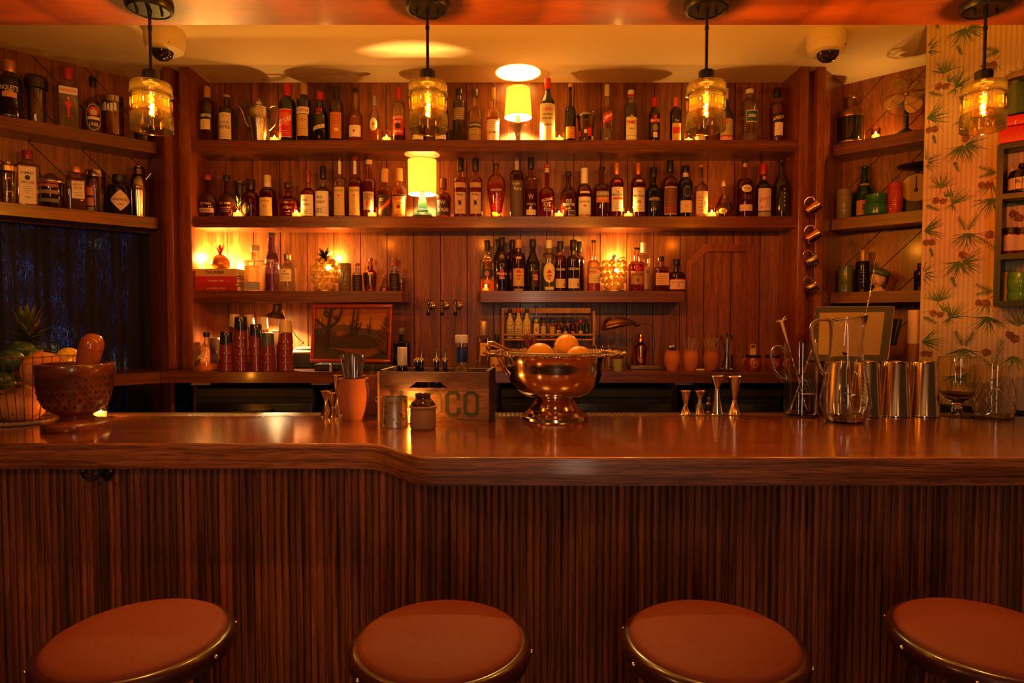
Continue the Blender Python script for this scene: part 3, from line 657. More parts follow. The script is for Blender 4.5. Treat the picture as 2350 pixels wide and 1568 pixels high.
row1 = [
 (475, 199.5, 32, 'wine', DKR, None, 0, (.80, TAN), [('p', BLKC, -1.1, 1.1, .405, .53), ('t', WHT, 'CAMPARI', .465, .065, 1.8), W(CRM, .78, .215, .40), ('o', GOLD, -.15, .15, .25, .30)], 'dark red bitter bottle with tan cap, first on the top shelf'),
 (520, 219, 34, 'bord', ('d', (.03, .012, .006)), None, 0, (.95, TAN), [W(CRM, .92, .05, .60), ('t', INK, 'ANCHO', .40, .06, 1.4), ('t', INK, 'REYES', .31, .075, 1.5), ('l', INK, -.6, .6, .07, .2, 3), ('t', INK, 'o T o', .53, .04, 1.4)], 'brown bottle with tall cream ornamental label left of the teapot'),
 (659, 195, 37, 'wine', DKG, None, 0, (.80, RED), [('p', (.60, .02, .03), -.95, .8, .07, .555), ('p', WHT, -.9, .75, .54, .548), ('p', WHT, -.9, .75, .075, .083), ('p', (.75, .12, .05), -.6, .5, .27, .50), ('t', WHT, 'CYNAR', .36, .13, 1.75, -.05, .06), ('l', WHT, -.6, .5, .12, .2, 2)], 'dark green bottle with red cap and red label beside teapot'),
 (697, 193, 32, profile(.70, .74, .44, 'q'), DK, None, 0, (.81, TAN), [('p', WHT, -1.05, 1.05, .475, .585), ('t', RED, 'AVERNA', .53, .075, 1.9), ('p', GOLD, -.85, .85, .10, .465), ('t', INK, '~ S ~', .37, .05, 1.2), ('l', INK, -.6, .6, .12, .28, 4)], 'straight dark bottle with tan cap and golden lower label'),
 (734.5, 212, 34, 'slope', (.30, .42, .10), (.10, .22, .02), .72, (.84, RED), [('t', RED, 'FM', .63, .10, .9), ('o', (.35, .05, .02), -.35, .35, .53, .57), ('p', CRM, -.85, .85, .25, .32, .07), ('t', INK, 'ITALIA', .285, .035, 1.3, 0, .05), ('o', RED, .0, .22, .06, .12)], 'green herbal liqueur bottle with slanting cream strip'),
 (772, 199.5, 32, 'wine', DKR, None, 0, (.80, (.015, .014, .014)), [('p', ORG, -.95, .95, .06, .52), ('l', INK, -.7, .7, .3, .48, 4), ('p', CRM, -.1, .5, .19, .24), ('l', INK, -.6, .6, .1, .17, 2)], 'dark bottle with black cap and orange label on top shelf'),
 (816, 203, 33, 'longs', (.98, .80, .62), (.90, .17, .05), .60, (.93, BLKC), [W(WHT, .92, .09, .30), ('o', RED, -.2, .1, .165, .225), ('l', INK, -.6, .6, .2, .28, 2), ('t', WHT, 'I I I', .45, .03, .5)], 'slim bottle of rosy pink liqueur with white low label'),
 (858.5, 221, 24, 'slope', clr, (.85, .26, .06), .30, (.80, (.35, .3, .25), .6), [('o', WHT, -.8, .8, .24, .52), ('o', ORG, -.3, .3, .35, .42), ('l', INK, -.4, .4, .28, .33, 2)], 'small clear bottle with white oval label left of tealight'),
 (915, 202, 30, 'wine', (.95, .85, .6), (.12, .03, .01), .28, (.80, RED), [('p', RED, -.95, .95, .12, .47), ('t', WHT, 'LUXARDO', .44, .05, 1.7), ('o', INK, -.5, .5, .24, .33), ('t', WHT, 'FERNET', .36, .04, 1.2), ('t', WHT, 'AMARO', .19, .05, 1.4)], 'bottle with bright red cap and red label beside second pendant'),
 (960, 226, 32, 'wine', (.55, .32, .08), (.25, .08, .01), .5, (.82, BLKC), [W(WHT, .9, .05, .16)], 'bottle half hidden behind second pendant, left of pair'),
 (1012, 216, 32, 'bord', (.55, .35, .08), (.35, .12, .02), .45, (.82, BLKC), [W(CRM, .9, .05, .15)], 'bottle half hidden behind second pendant, right of pair'),
 (1053.6, 205, 29, 'sq', ('d', (.03, .018, .006)), None, 0, (.88, BLKC), [('p', (.20, .13, .05), -1, 1, .42, .62), ('l', CRM, -.8, .8, .44, .60, 4), ('p', CRM, -1, 1, .415, .42), ('p', CRM, -1, 1, .62, .625)], 'dark square-shouldered bottle with olive band right of pendant'),
 (1090, 205, 33, profile(.56, .70, .34, 's'), (.97, .85, .4), (.85, .62, .10), .60, (.87, (.10, .07, .04)), [('p', INK, -.98, .98, .26, .36), ('t', CRM, 'CHARTREUSE', .31, .05, 1.8), ('p', (.35, .25, .08), -.95, .95, .13, .25), ('p', (.30, .21, .07), -.95, .95, .01, .12), ('l', INK, -.5, .5, .14, .24, 2)], 'pale yellow liqueur bottle with black band left of lamp'),
 (1132, 202, 33, 'long', (.97, .85, .55), (.78, .22, .03), .46, (.79, (.62, .36, .10)), [W(CRM, .95, .02, .40), ('t', INK, 'CARDAMARO', .17, .06, 1.85), ('l', INK, -.7, .7, .24, .37, 4), ('o', GOLD, -.12, .12, .03, .06)], 'bottle with long orange neck cap and cream label by lamp'),
 (1256.6, 181, 33, profile(.60, .80, .38, 's'), (.06, .42, .04), (.03, .22, .02), .82, (.83, (.75, .06, .03)), None, 'straw-wrapped green bottle with red cap, tallest on top shelf'),
 (1309, 192, 25.5, 'long', (.18, .16, .04), (.05, .03, .01), .7, (.94, (.62, .40, .17)), [('p', ORG, -.95, .95, .06, .26), ('t', CRM, 'VIN', .20, .035, .9), ('l', CRM, -.7, .7, .09, .18, 2)], 'slim long-necked dark bottle with orange label right of lamp'),
 (1393, 195, 31, profile(.46, .66, .30, 's', .25), clr, (.93, .88, .7), .22, (.80, (.66, .52, .28)), [('p', (.70, .03, .02), -.75, .85, .35, .52, .09), ('t', WHT, 'DIMMI', .435, .10, 1.5, .05, .08)], 'clear slender bottle with slanted red label'),
 (1447.7, 208, 30, 'bord', (.93, .88, .75), (.05, .012, .006), .73, (.87, WHT, 0, RED), [W(WHT, .95, .01, .47), ('o', GOLD, -.22, .22, .43, .51), ('t', RED, "PIMM'S", .37, .085, 1.7), ('t', INK, 'No1', .25, .05, .8), ('p', INK, -.95, .95, .112, .118), ('l', INK, -.5, .5, .14, .2, 2)], 'dark bottle with white cap and large white label'),
 (1502, 225, 26, profile(.60, .84, .42, 's', .06), DK, None, 0, (.80, RED), [('p', RED, -.95, .95, .43, .52), ('t', WHT, 'BILLY PR', .475, .045, 1.7), ('o', (.25, .2, .12), -.5, .5, .24, .40), ('p', CRM, -.38, .38, .1, .22), ('o', RED, -.3, .3, .52, .60)], 'small black bottle with red cap and round silver seal'),
 (1551, 225, 26, 'wine', DK, None, 0, (.80, (.70, .13, .03)), [('t', CRM, 'Vya', .47, .06, .9), ('p', (.70, .36, .08), -.85, .9, .01, .42), ('p', (.55, .02, .015), -.7, .75, .19, .33), ('l', INK, -.5, .6, .02, .09, 2)], 'small dark wine bottle with orange cap and amber label'),
 (1606, 240, 30, 'bord', (.6, .45, .1), (.5, .25, .04), .4, (.84, BLKC), [W(CRM, .8, .05, .2)], 'bottle mostly hidden behind third pendant glass'),
 (1665, 204, 35, 'champ', ('d', (.02, .016, .006)), None, 0, (.79, CRM), [('p', (.45, .36, .17), -.95, .95, .12, .42), ('o', (.6, .03, .02), -.45, .1, .31, .43), ('t', WHT, '+', .37, .06, .4, -.17), ('p', (.55, .03, .02), -1, 1, .01, .115), ('t', WHT, 'HERBSAINT', .06, .06, 1.8), ('l', INK, -.2, .8, .15, .28, 3)], 'dark sloping bottle with red and cream label behind pendant'),
 (1720.5, 206, 38, profile(.74, .86, .40, 's'), clr, (.93, .82, .55), .16, (.92, WHT), [('p', WHT, -.72, .78, .36, .58), ('p', (.03, .10, .15), -.67, .73, .375, .565), ('p', CRM, -.45, .45, .45, .50), ('t', (.03, .10, .15), 'MALORT', .475, .035, .8)], 'nearly empty clear bottle with small blue label'),
 (1783.6, 203, 33, profile(.60, .76, .42, 'r', .12), (.9, .6, .4), (.62, .04, .008), .70, (.84, BLKC), [('p', BLKC, -.95, .95, .36, .52, .03), ('t', (.85, .62, .3), 'APEROL', .44, .085, 1.75, 0, .03), W((.75, .62, .48), .6, .11, .35), ('p', INK, -.45, .45, .09, .12), ('l', ORG, -.4, .4, .15, .3, 4)], 'orange-red aperitif bottle with black cap, last on top shelf'),
]
for x, yt, wp_, pr, gl, li, fi, cap, lb, lab in row1: bottle(x, yt, wp_, DB, SH1, pr, gl, li, fi, cap, lb, lab, g1)
# straw wrap of the tall green bottle
sb = [o for o in COL.objects if o.get('label', '').startswith('straw-wrapped')][0]
Hs = P(1256, 181, DB).z-SH1; Rs = wid(33, 240, DB)/2
mb = MB(); mt = M((.72, .62, .40), .8, bump=(300, .8), name='straw'); pf = []
for i in range(31): z = Hs*.59*i/30; pf.append((Rs*1.04+.0012*(i % 2), z))
mb.lathe(pf, mt, 28); 
for tx, zz, c_, hh in (('LUXARDO', .50, (.6, .05, .02), .055), ('ORIGINALE', .42, INK, .03), ('MARASCHINO', .36, INK, .028), ('DALMAZIA', .26, INK, .028)):
    vsx, fsx, asp = textmesh(tx); r = Rs*1.07+.001; kx = min(hh*Hs, 1.5*r/asp)
    mb.add([(r*math.sin(px_*kx/r), -r*math.cos(px_*kx/r), zz*Hs+pz*hh*Hs) for px_, pz in vsx], fsx, M(c_, .6, name='label_print'))
mb.build('straw_wrap', sb)
wt = WHT
row2 = [
 (475.8, 402, 43, 'globe', DKR, None, 0, (.88, (.25, .02, .015)), [('t', (.6, .5, .35), 'Old Weller', .33, .06, 1.3), ('p', (.55, .42, .28), -.9, .9, .12, .22), ('t', INK, 'ORIGINAL', .17, .04, 1.3)], 'round-bodied dark bottle with red cap at far left of middle shelf', (2, .6)),
 (519.8, 403, 39.5, 'globe', DKR, None, 0, (.87, BLKC), [('t', (.75, .55, .25), 'W L Weller', .34, .07, 1.4), ('l', (.7, .5, .25), -.7, .7, .13, .26, 3)], 'round-bodied dark bottle with black cap left of tumbler', (2, .6)),
 (575.5, 412, 37, profile(.50, .68, .42), (.75, .25, .12), (.50, .02, .01), .66, (.72, (.03, .012, .01)), [('o', INK, -.9, .3, .08, .38), ('t', (.75, .55, .25), '1.14', .24, .09, .9, -.3)], 'squat red bottle with broad dark cap left of cream-labelled one'),
 (613.8, 403, 37, profile(.56, .70, .36), (.8, .4, .2), BRNL, .68, (.72, (.70, .52, .22), 0, (.75, .6, .35)), [('p', (.68, .52, .20), -.95, .85, .03, .46), ('t', RED, 'Ancient', .38, .05, 1.2), ('t', RED, '10', .25, .07, .5), ('l', INK, -.6, .6, .06, .18, 3)], 'dark bottle with cream cap and large straw-coloured label'),
 (660.5, 419, 48, profile(.46, .66, .28, 's'), (.8, .3, .15), REDL, .64, (.85, (.04, .02, .012)), [('t', WHT, "JEFFERSON'S", .41, .075, 1.5), ('t', WHT, 'OCEAN', .28, .07, .9, .1), ('l', WHT, -.1, .7, .05, .2, 2)], 'broad squat red bottle with white lettering', (2.6, .6)),
 (707, 391, 34, profile(.52, .66, .30, 's'), (.9, .6, .4), REDL, .62, (.74, (.30, .05, .03), .4), [W(WHT, .95, .03, .47), ('t', INK, 'WILD', .35, .07, .9, -.25), ('t', INK, 'TURKEY', .26, .07, 1.3, -.15), ('t', INK, '101', .11, .10, .8, -.35), ('l', INK, .1, .8, .06, .18, 3)], 'bottle with red neck strip and white label, left of matching pair'),
 (741, 382, 37, profile(.50, .64, .30, 's'), clr, (.35, .08, .02), .12, (.76, BLKC), [W(WHT, .95, .02, .50), ('t', INK, 'WILD', .38, .07, .9, -.25), ('t', INK, 'TURKEY', .29, .07, 1.3, -.15), ('t', INK, '101', .13, .10, .8, -.35), ('l', INK, .1, .8, .06, .2, 3)], 'almost empty bottle with black cap and white label'),
 (780, 362, 31, profile(.56, .68, .38), (.97, .85, .6), (.75, .28, .05), .12, (.955, (.12, .02, .015)), [('p', (.72, .55, .20), -.88, .88, .03, .50), ('t', (.08, .09, .12), 'TAYLOR', .44, .05, 1.4), ('o', RED, -.14, .14, .34, .37), ('l', INK, -.25, .25, .12, .32, 6), ('l', INK, -.6, .6, .04, .1, 2), ('p', WHT, -.2, .25, .72, .94)], 'tall nearly empty bottle with yellow label and paper neck strip'),
 (815, 362, 33, profile(.56, .68, .36), (.9, .6, .4), REDL, .58, (.955, (.30, .02, .015)), [('p', (.72, .55, .20), -.85, .8, .03, .50), ('t', (.08, .09, .12), 'TAYLOR', .44, .05, 1.3), ('o', RED, -.14, .14, .34, .37), ('l', INK, -.25, .25, .12, .32, 6), ('l', INK, -.6, .6, .04, .1, 2), ('p', WHT, -.2, .25, .72, .94)], 'tall full bottle with yellow label and paper neck strip'),
 (847, 368, 30, profile(.60, .70, .42), (.92, .65, .45), (.70, .09, .015), .62, (.92, (.78, .62, .32)), [('p', (.70, .55, .36), -.9, .9, .13, .44), ('t', INK, 'HIGH', .40, .05, 1.3), ('t', INK, 'WEST', .35, .05, 1.4), ('t', INK, 'WHISKEY', .31, .025, 1.4), ('p', (.5, .10, .05), -.35, .35, .18, .29)], 'slim red bottle with pale stopper behind tealight'),
 (883, 388, 32, profile(.50, .66, .40), (.85, .55, .3), (.7, .15, .02), .55, (.72, (.66, .42, .13)), [('p', INK, -.95, .95, .02, .46), ('p', (.6, .06, .03), -.95, .95, .16, .27, .26), ('t', (.8, .6, .35), 'FITZGERALD', .215, .06, 1.6, 0, .13), ('t', CRM, 'OLD', .36, .06, .7, -.4)], 'bottle with black label crossed by diagonal red band'),
 (916.5, 387, 34, profile(.52, .66, .36), (.97, .80, .45), (.88, .34, .04), .60, (.74, (.82, .55, .12)), [('p', (.80, .56, .10), -.95, .95, .01, .46), ('t', (.65, .08, .02), 'Mellow', .38, .075, 1.3), ('t', (.65, .08, .02), 'Corn', .29, .07, 1), ('o', (.2, .05, .02), -.3, .3, .17, .25), ('p', INK, -.95, .95, .42, .455), ('l', INK, -.6, .6, .03, .13, 3)], 'golden bottle with yellow label just left of green lamp'),
 (1017.7, 410, 35, profile(.48, .66, .34), (.85, .4, .2), (.50, .07, .015), .62, (.74, (.16, .05, .02)), [('p', (.02, .015, .015), -.98, .98, .04, .44), ('t', WHT, 'STAGG', .19, .12, 1.5), ('t', (.7, .5, .3), 'W', .37, .09, 1.2)], 'short round bottle with white block lettering right of green lamp'),
 (1056, 364, 31, profile(.62, .70, .42), (.95, .75, .5), (.72, .12, .02), .66, (.79, (.02, .012, .012)), [('p', (.62, .45, .20), -.95, .95, .50, .58), ('p', (.66, .56, .36), -.85, .95, .06, .42), ('t', INK, 'Willett', .38, .04, 1.1), ('t', INK, 'X', .24, .11, .8), ('o', INK, -.25, .25, .2, .28), ('l', INK, -.5, .5, .08, .15, 2), ('l', INK, -.8, .8, .51, .57, 3)], 'left of two matching black-capped bottles with crest labels'),
 (1091.5, 364, 31, profile(.62, .70, .42), (.95, .75, .5), (.72, .12, .02), .66, (.79, (.02, .012, .012)), [('p', (.62, .45, .20), -.95, .95, .50, .58), ('p', (.66, .56, .36), -.85, .95, .06, .42), ('t', INK, 'Willett', .38, .04, 1.1), ('t', INK, 'X', .24, .11, .8), ('o', INK, -.25, .25, .2, .28), ('l', INK, -.5, .5, .08, .15, 2), ('l', INK, -.8, .8, .51, .57, 3)], 'right of two matching black-capped bottles with crest labels'),
 (1139, 376, 44, 'oval', (.95, .7, .5), (.82, .17, .04), .72, (.955, (.05, .02, .012)), [('t', WHT, "ANGEL'S ENVY", .51, .055, 1.3), ('l', (.7, .5, .35), -.4, .4, .2, .3, 3)], 'winged oval bottle of copper-pink whiskey above hidden candle', (2, .55)),
 (1186, 364, 32, 'tall', ('d', (.03, .008, .006)), None, 0, (.955, (.10, .08, .07)), [('p', (.10, .07, .06), -.99, .99, .02, .62), ('t', (.6, .5, .4), 'Eagle', .56, .06, 1.1, -.1), ('t', (.6, .5, .4), 'Rare', .48, .06, 1.1, .15), ('p', (.45, .35, .22), -.36, .36, .80, .95)], 'tall dark bottle with script lettering and silver neck foil'),
 (1218.5, 362, 30, profile(.60, .70, .38), (.9, .65, .4), (.28, .02, .01), .47, (.81, BLKC), [('p', CRM, -.8, .8, .04, .13), ('t', (.5, .3, .15), 'W', .34, .08, .9), ('t', (.6, .35, .2), 'GEORGE T STAGG', .22, .04, 1.5)], 'tall black-capped bottle half full of dark whiskey'),
 (1255, 379, 36, profile(.42, .58, .28), (.9, .45, .3), (.62, .02, .012), .50, (.95, (.40, .05, .03)), [('t', (.75, .55, .4), 'SAZERAC', .33, .07, 1.5, 0, .03), ('t', (.75, .55, .4), 'RYE', .24, .08, .9), ('p', (.55, .35, .12), -.3, .3, .85, .94), ('l', (.7, .5, .35), -.5, .5, .1, .17, 2)], 'red rye bottle with cork stopper left of tealight'),
 (1304.7, 395, 38, profile(.50, .74, .30, 's'), ('d', (.05, .008, .005)), None, 0, (.92, BLKC), [('t', WHT, 'OLD', .35, .07, .7), ('t', WHT, 'FORESTER', .27, .08, 1.55), ('p', CRM, -.1, .85, .04, .14), ('p', (.05, .02, .015), -.05, .8, .05, .13), ('l', WHT, -.4, .4, .16, .21, 2)], 'dark bottle with bold white lettering behind the tealight'),
 (1341, 387, 34, profile(.50, .68, .40), (.9, .6, .4), REDL, .64, (.69, WHT), [('p', WHT, -.95, .95, .01, .41), ('t', INK, 'HEAVEN HILL', .31, .055, 1.6), ('p', WHT, -.7, .7, .48, .52), ('l', INK, -.7, .7, .04, .17, 4), ('o', (.5, .25, .12), -.25, .25, .2, .26), ('o', RED, -.2, .2, .8, .85)], 'bottle with tall white cap and white label'),
 (1382, 384, 36, profile(.56, .68, .30), (.9, .6, .4), (.40, .05, .012), .56, (.955, BLKC), [('p', (.28, .22, .17), -.95, .95, .41, .51), ('t', WHT, 'AUCHENTOSHAN', .46, .05, 1.7), ('p', ORG, -.95, .95, .29, .40), ('t', WHT, 'AMERICAN OAK', .36, .035, 1.3)], 'whiskey bottle with grey and orange bands'),
 (1415.8, 375, 32, profile(.60, .74, .34), (.9, .6, .4), (.38, .03, .01), .70, (.79, (.68, .25, .06), .6), [('p', (.75, .69, .58), -.95, .95, .11, .55), ('t', INK, 'The', .46, .03, .5), ('t', INK, 'MACALLAN', .41, .045, 1.6), ('p', (.65, .08, .04), -.7, .85, .32, .36), ('l', INK, -.6, .6, .14, .26, 3), ('p', (.6, .08, .05), -.45, .45, .63, .68)], 'copper-capped bottle whose white label has a red stripe'),
 (1464.8, 375, 33, profile(.60, .74, .34), (.9, .6, .4), (.42, .04, .01), .62, (.79, (.55, .16, .04), .6), [('p', (.75, .69, .58), -.95, .95, .10, .54), ('t', INK, 'The', .46, .03, .5), ('t', INK, 'MACALLAN', .39, .045, 1.6), ('t', INK, '18', .28, .06, .6), ('l', INK, -.6, .6, .13, .22, 2), ('p', WHT, -.4, .4, .64, .68)], 'copper-capped bottle with plain white numbered label'),
 (1500, 385, 34, profile(.52, .70, .36, 's'), ('d', (.006, .012, .007)), None, 0, (.80, BLKC), [('t', (.75, .6, .35), 'ARDBEG', .36, .09, 1.6), ('l', (.5, .4, .25), -.6, .6, .14, .30, 4)], 'black-green bottle with gold lettering'),
 (1538, 369, 34, profile(.60, .72, .38), (.9, .6, .4), (.45, .07, .02), .6, (.80, BLKC), [('p', CRM, -.98, .98, .05, .53), ('p', (.16, .06, .03), -.92, .92, .065, .51), ('p', (.25, .05, .03), -.92, .92, .07, .20), ('l', (.4, .25, .15), -.7, .7, .2, .48, 6)], 'tall black-capped bottle with brown picture label'),
 (1573, 381, 34, profile(.62, .76, .40), ('d', (.008, .012, .008)), None, 0, (.86, BLKC), [('p', CRM, -.44, .44, .78, .86), ('p', (.72, .60, .34), -.9, .9, .09, .32), ('o', (.22, .2, .15), -.5, .5, .38, .60), ('o', (.01, .012, .01), -.44, .44, .40, .58), ('o', (.6, .03, .03), .75, 1.05, .36, .42), ('l', INK, -.5, .5, .18, .25, 2)], 'black bottle with cream neck ring and circular emblem'),
 (1609, 379, 32, profile(.56, .72, .26, 's'), (.95, .8, .6), (.80, .36, .12), .5, (.95, (.45, .18, .08)), [('p', (.72, .58, .30), -.98, .98, .01, .49), ('o', (.3, .15, .1), .2, .6, .2, .3), ('l', INK, -.7, .1, .1, .4, 5), ('p', INK, -.05, .25, .76, .95)], 'pale bottle with full cream label left of bright tealight'),
 (1661.7, 416, 50, 'decant', (.95, .75, .55), (.30, .03, .01), .40, (.86, (.80, .55, .2), .7), [('o', (.78, .60, .22), -.75, .0, .08, .24), ('t', INK, 'XO', .16, .06, .5, -.36)], 'bell-shaped cognac decanter with gold oval label'),
 (1709.5, 369, 36, profile(.60, .69, .28), (.9, .5, .4), (.36, .02, .012), .66, (.955, (.03, .02, .015)), [('o', (.74, .66, .40), -.7, .7, .43, .56), ('t', INK, 'FERRAND', .495, .03, .9), ('p', (.74, .64, .36), -.95, .95, .11, .22), ('p', (.5, .3, .12), -.3, .3, .88, .95), ('l', (.6, .4, .3), -.6, .6, .3, .38, 3)], 'dark red bottle with cream oval upper label'),
 (1752, 377, 36, profile(.56, .72, .36, 's'), ('d', (.02, .014, .008)), None, 0, (.80, (.45, .015, .02)), [('p', (.72, .55, .42), -.95, .95, .12, .53), ('t', (.45, .04, .06), 'Encanto', .35, .09, 1.5, 0, .04), ('t', (.35, .04, .05), 'PISCO', .18, .06, .8, -.35), ('o', (.6, .42, .32), .0, .7, .16, .32), ('o', (.7, .2, .12), -.22, .22, .70, .78), ('p', (.35, .3, .22), -.95, .95, .01, .10)], 'bottle with crimson cap and pink-cream label'),
 (1794, 366, 37, profile(.52, .82, .34, 's'), ('d', (.02, .008, .006)), None, 0, (.95, BLKC), [('p', (.012, .012, .014), -.55, .55, .01, .62)]+[('t', WHT, ch, .47-.068*i, .032, .3) for i, ch in enumerate('KAPPA')], 'black bottle with vertical white letters, last on middle shelf'),
]
for r in row2:
    x, yt, wp_, pr, gl, li, fi, cap, lb, lab = r[:10]; bottle(x, yt, wp_, DB, SH2, pr, gl, li, fi, cap, lb, lab, g2, sec=r[10] if len(r) > 10 else (2, 1))
def HC(col, tc=WHT): return [('p', col, -.9, .9, .10, .44), ('o', (.45, .015, .015), -.38, .38, .22, .42), ('t', tc, 'Havana', .345, .055, 1.35), ('t', tc, 'Club', .275, .05, .8)]
row3 = [
 (1118, 552, 33, profile(.58, .72, .34, 's'), (.97, .8, .5), (.85, .28, .03), .24, (.80, INK), [('p', (.02, .04, .10), -.95, .95, .28, .42), ('o', (.5, .15, .08), -.35, .35, .29, .40), ('o', (.75, .35, .1), -.5, .5, .14, .22)], 'clear rum bottle with navy band at the shelf end', 0),
 (1142.5, 549.5, 30, 'slope', DK, None, 0, (.84, BLKC), None, 'black rum bottle half hidden behind its twin near the navy-banded one', .075),
 (1152, 545, 31, 'slope', DK, None, 0, (.84, BLKC), [('o', (.45, .015, .015), -.38, .38, .22, .42), ('t', WHT, 'Havana', .33, .055, 1.5), ('t', WHT, 'Club', .25, .05, .9), ('o', (.3, .2, .1), -.4, .4, .60, .68)], 'tallest black rum bottle with red disc, beside navy-banded one', 0),
 (1176.5, 551, 31, 'wine', DKR, None, 0, (.82, (.03, .012, .01)), HC((.03, .012, .01)), 'dark rum bottle peeking out behind the gold-labelled one', .075),
 (1190, 551, 32, 'bord', DKR, None, 0, (.84, (.62, .33, .12)), HC((.55, .36, .12), (.8, .7, .5))+[('p', (.35, .3, .15), -.7, .7, .01, .05), ('o', (.7, .5, .25), -.45, .45, .62, .67)], 'rum bottle with gold cap and gold label', 0),
 (1223, 549.5, 32, 'slope', DK, None, 0, (.84, BLKC), [('p', (.04, .01, .01), -.2, .9, .08, .40), ('o', (.45, .015, .015), .15, .75, .20, .34), ('t', WHT, 'Club', .24, .05, .8, .4), ('t', WHT, 'Havana', .30, .04, .8, .4), ('p', (.5, .4, .2), -.5, .8, .39, .395)], 'black rum bottle between gold-labelled and cream-labelled ones', 0),
 (1260, 552, 32, 'bord', (.9, .85, .6), (.75, .68, .4), .55, (.84, WHT), [('o', (.74, .64, .38), -.95, .95, .16, .56)]+HC((.74, .64, .38), INK)[1:2]+[('t', WHT, 'Havana', .345, .055, 1.5), ('t', WHT, 'Club', .275, .05, .9), ('p', (.6, .5, .3), -.7, .7, .03, .09)], 'clear rum bottle with white cap and cream oval label', 0),
 (1286, 554, 28, profile(.62, .72, .42), (.7, .3, .15), (.45, .06, .015), .60, (.80, (.02, .012, .012)), [('p', INK, -.98, .98, .41, .46), ('t', WHT, 'CRUZAN', .435, .045, 1.6), ('p', (.55, .42, .3), -.9, .9, .07, .25), ('o', DRED, .5, .8, .1, .16)], 'amber rum bottle with dark cap, left of matching pair', .012),
 (1328, 555, 28, profile(.62, .72, .42), (.6, .3, .2), (.2, .02, .01), .60, (.80, (.02, .012, .012)), None, 'rum bottle mostly hidden behind right one of matching pair', .075),
 (1316, 551, 31, profile(.60, .70, .42), ('d', (.02, .01, .008)), None, 0, (.80, BLKC), [('p', INK, -.98, .98, .41, .46), ('t', WHT, 'CRUZAN', .435, .045, 1.7), ('p', (.62, .52, .42), -.9, .9, .06, .25), ('o', DRED, .5, .8, .1, .16)], 'very dark rum bottle, right of matching pair', 0),
 (1362.6, 552, 31, 'long', (.95, .8, .6), (.78, .20, .03), .46, (.955, (.08, .05, .03)), [('p', (.50, .18, .05), -.9, .98, .28, .47), ('t', WHT, 'MOUNT', .42, .06, 1.1, -.1), ('t', WHT, 'GAY 1703', .35, .05, 1.2, -.05), ('p', (.70, .55, .32), -.9, .98, .16, .34), ('l', INK, -.3, .8, .18, .27, 2)], 'rum bottle with clear neck beside the glowing grape lamp', 0),
 (1477.5, 557, 30, 'bord', (.95, .85, .55), (.8, .6, .25), .5, (.80, (.75, .68, .5)), [('p', (.7, .58, .35), -.9, .9, .06, .5), ('t', INK, 'EN', .4, .06, .6, .5)], 'white-capped bottle standing behind the broad amber rum', .08),
 (1461, 569, 37, profile(.60, .70, .32), (.9, .5, .25), (.50, .04, .012), .62, (.955, (.05, .02, .015)), [('p', (.42, .22, .07), -.9, .9, .16, .46), ('o', (.5, .02, .02), -.3, .3, .44, .56), ('t', INK, 'BACARDI', .38, .06, 1.4), ('t', INK, '8', .26, .09, .4), ('p', (.75, .45, .15), -.3, .3, .85, .955)], 'broad amber rum bottle with number right of grape lamp', 0),
 (1516.6, 589, 34, profile(.62, .70, .34, 'q'), (.85, .5, .3), (.50, .10, .02), .6, (.86, (.03, .012, .012)), [('p', (.66, .46, .20), -.9, .9, .17, .52), ('l', INK, -.6, .6, .2, .45, 4)], 'square-shouldered brown bottle with straw label', 0, (5, 1)),
 (1552, 595.5, 43, profile(.50, .62, .30), ('d', (.03, .006, .005)), None, 0, (.80, BLKC), [('p', (.55, .05, .03), -.97, .97, .05, .38), ('p', (.74, .58, .42), -.97, .97, .07, .35), ('t', INK, 'EL DORADO', .28, .05, 1.2), ('t', INK, '12', .19, .08, .5), ('l', INK, -.5, .5, .09, .14, 1)], 'short broad-shouldered bottle with pink label, last on rum shelf', 0),
]
for r in row3:
    x, yt, wp_, pr, gl, li, fi, cap, lb, lab, dd = r[:11]; bottle(x, yt, wp_, DB+dd, SH3, pr, gl, li, fi, cap, lb, lab, g3, sec=r[11] if len(r) > 11 else (2, 1))
# left short shelf
bottle(585.6, 563, 44, DB, SH3, profile(.60, .68, .34, 'q'), clr, (.93, .78, .42), .55, (.88, (.62, .42, .32)), [('t', INK, 'TOS', .79, .05, .5), ('p', (.30, .30, .34), -.72, .72, .03, .20), ('l', CRM, -.5, .5, .04, .18, 3), ('t', CRM, 'SIETE', .53, .045, 1.2)], 'textured square clear bottle with small grey label beside books', g4, sec=(6, .8))
bottle(623.3, 535, 31, DB, SH3, profile(.52, .76, .46, 's'), (.55, .38, .62), (.70, .50, .45), .30, (.96, (.06, .03, .05)), [('p', (.12, .015, .10), -1.5, 1.5, .55, .93), ('p', (.20, .04, .16), -1.5, 1.5, .48, .55), ('t', (.8, .6, .7), 'Fuego', .52, .07, 1.3)], 'tall bottle shading from purple neck to clear base', g4)
bottle(659.6, 583, 39, DB, SH3, profile(.62, .80, .36, 's'), clr, (.9, .74, .45), .30, (.83, (.4, .3, .18), .8), [('p', (.76, .64, .38), -.75, .75, .26, .58), ('o', INK, -.08, .08, .51, .55), ('t', INK, 'amantes', .46, .04, 1.2), ('l', INK, -.6, .6, .3, .42, 3)], 'clear bottle with knobbly stopper and cream label', g4)
bottle(820, 604.6, 23, DB, SH3, profile(.60, .68, .42, 'q'), clr, (.10, .03, .015), .58, (.93, (.5, .05, .02)), [('p', (.02, .015, .012), -.98, .98, .03, .58), ('l', (.3, .2, .1), -.6, .6, .1, .5, 5)], 'small black-labelled vial between tiki glass and copper shaker', g4)
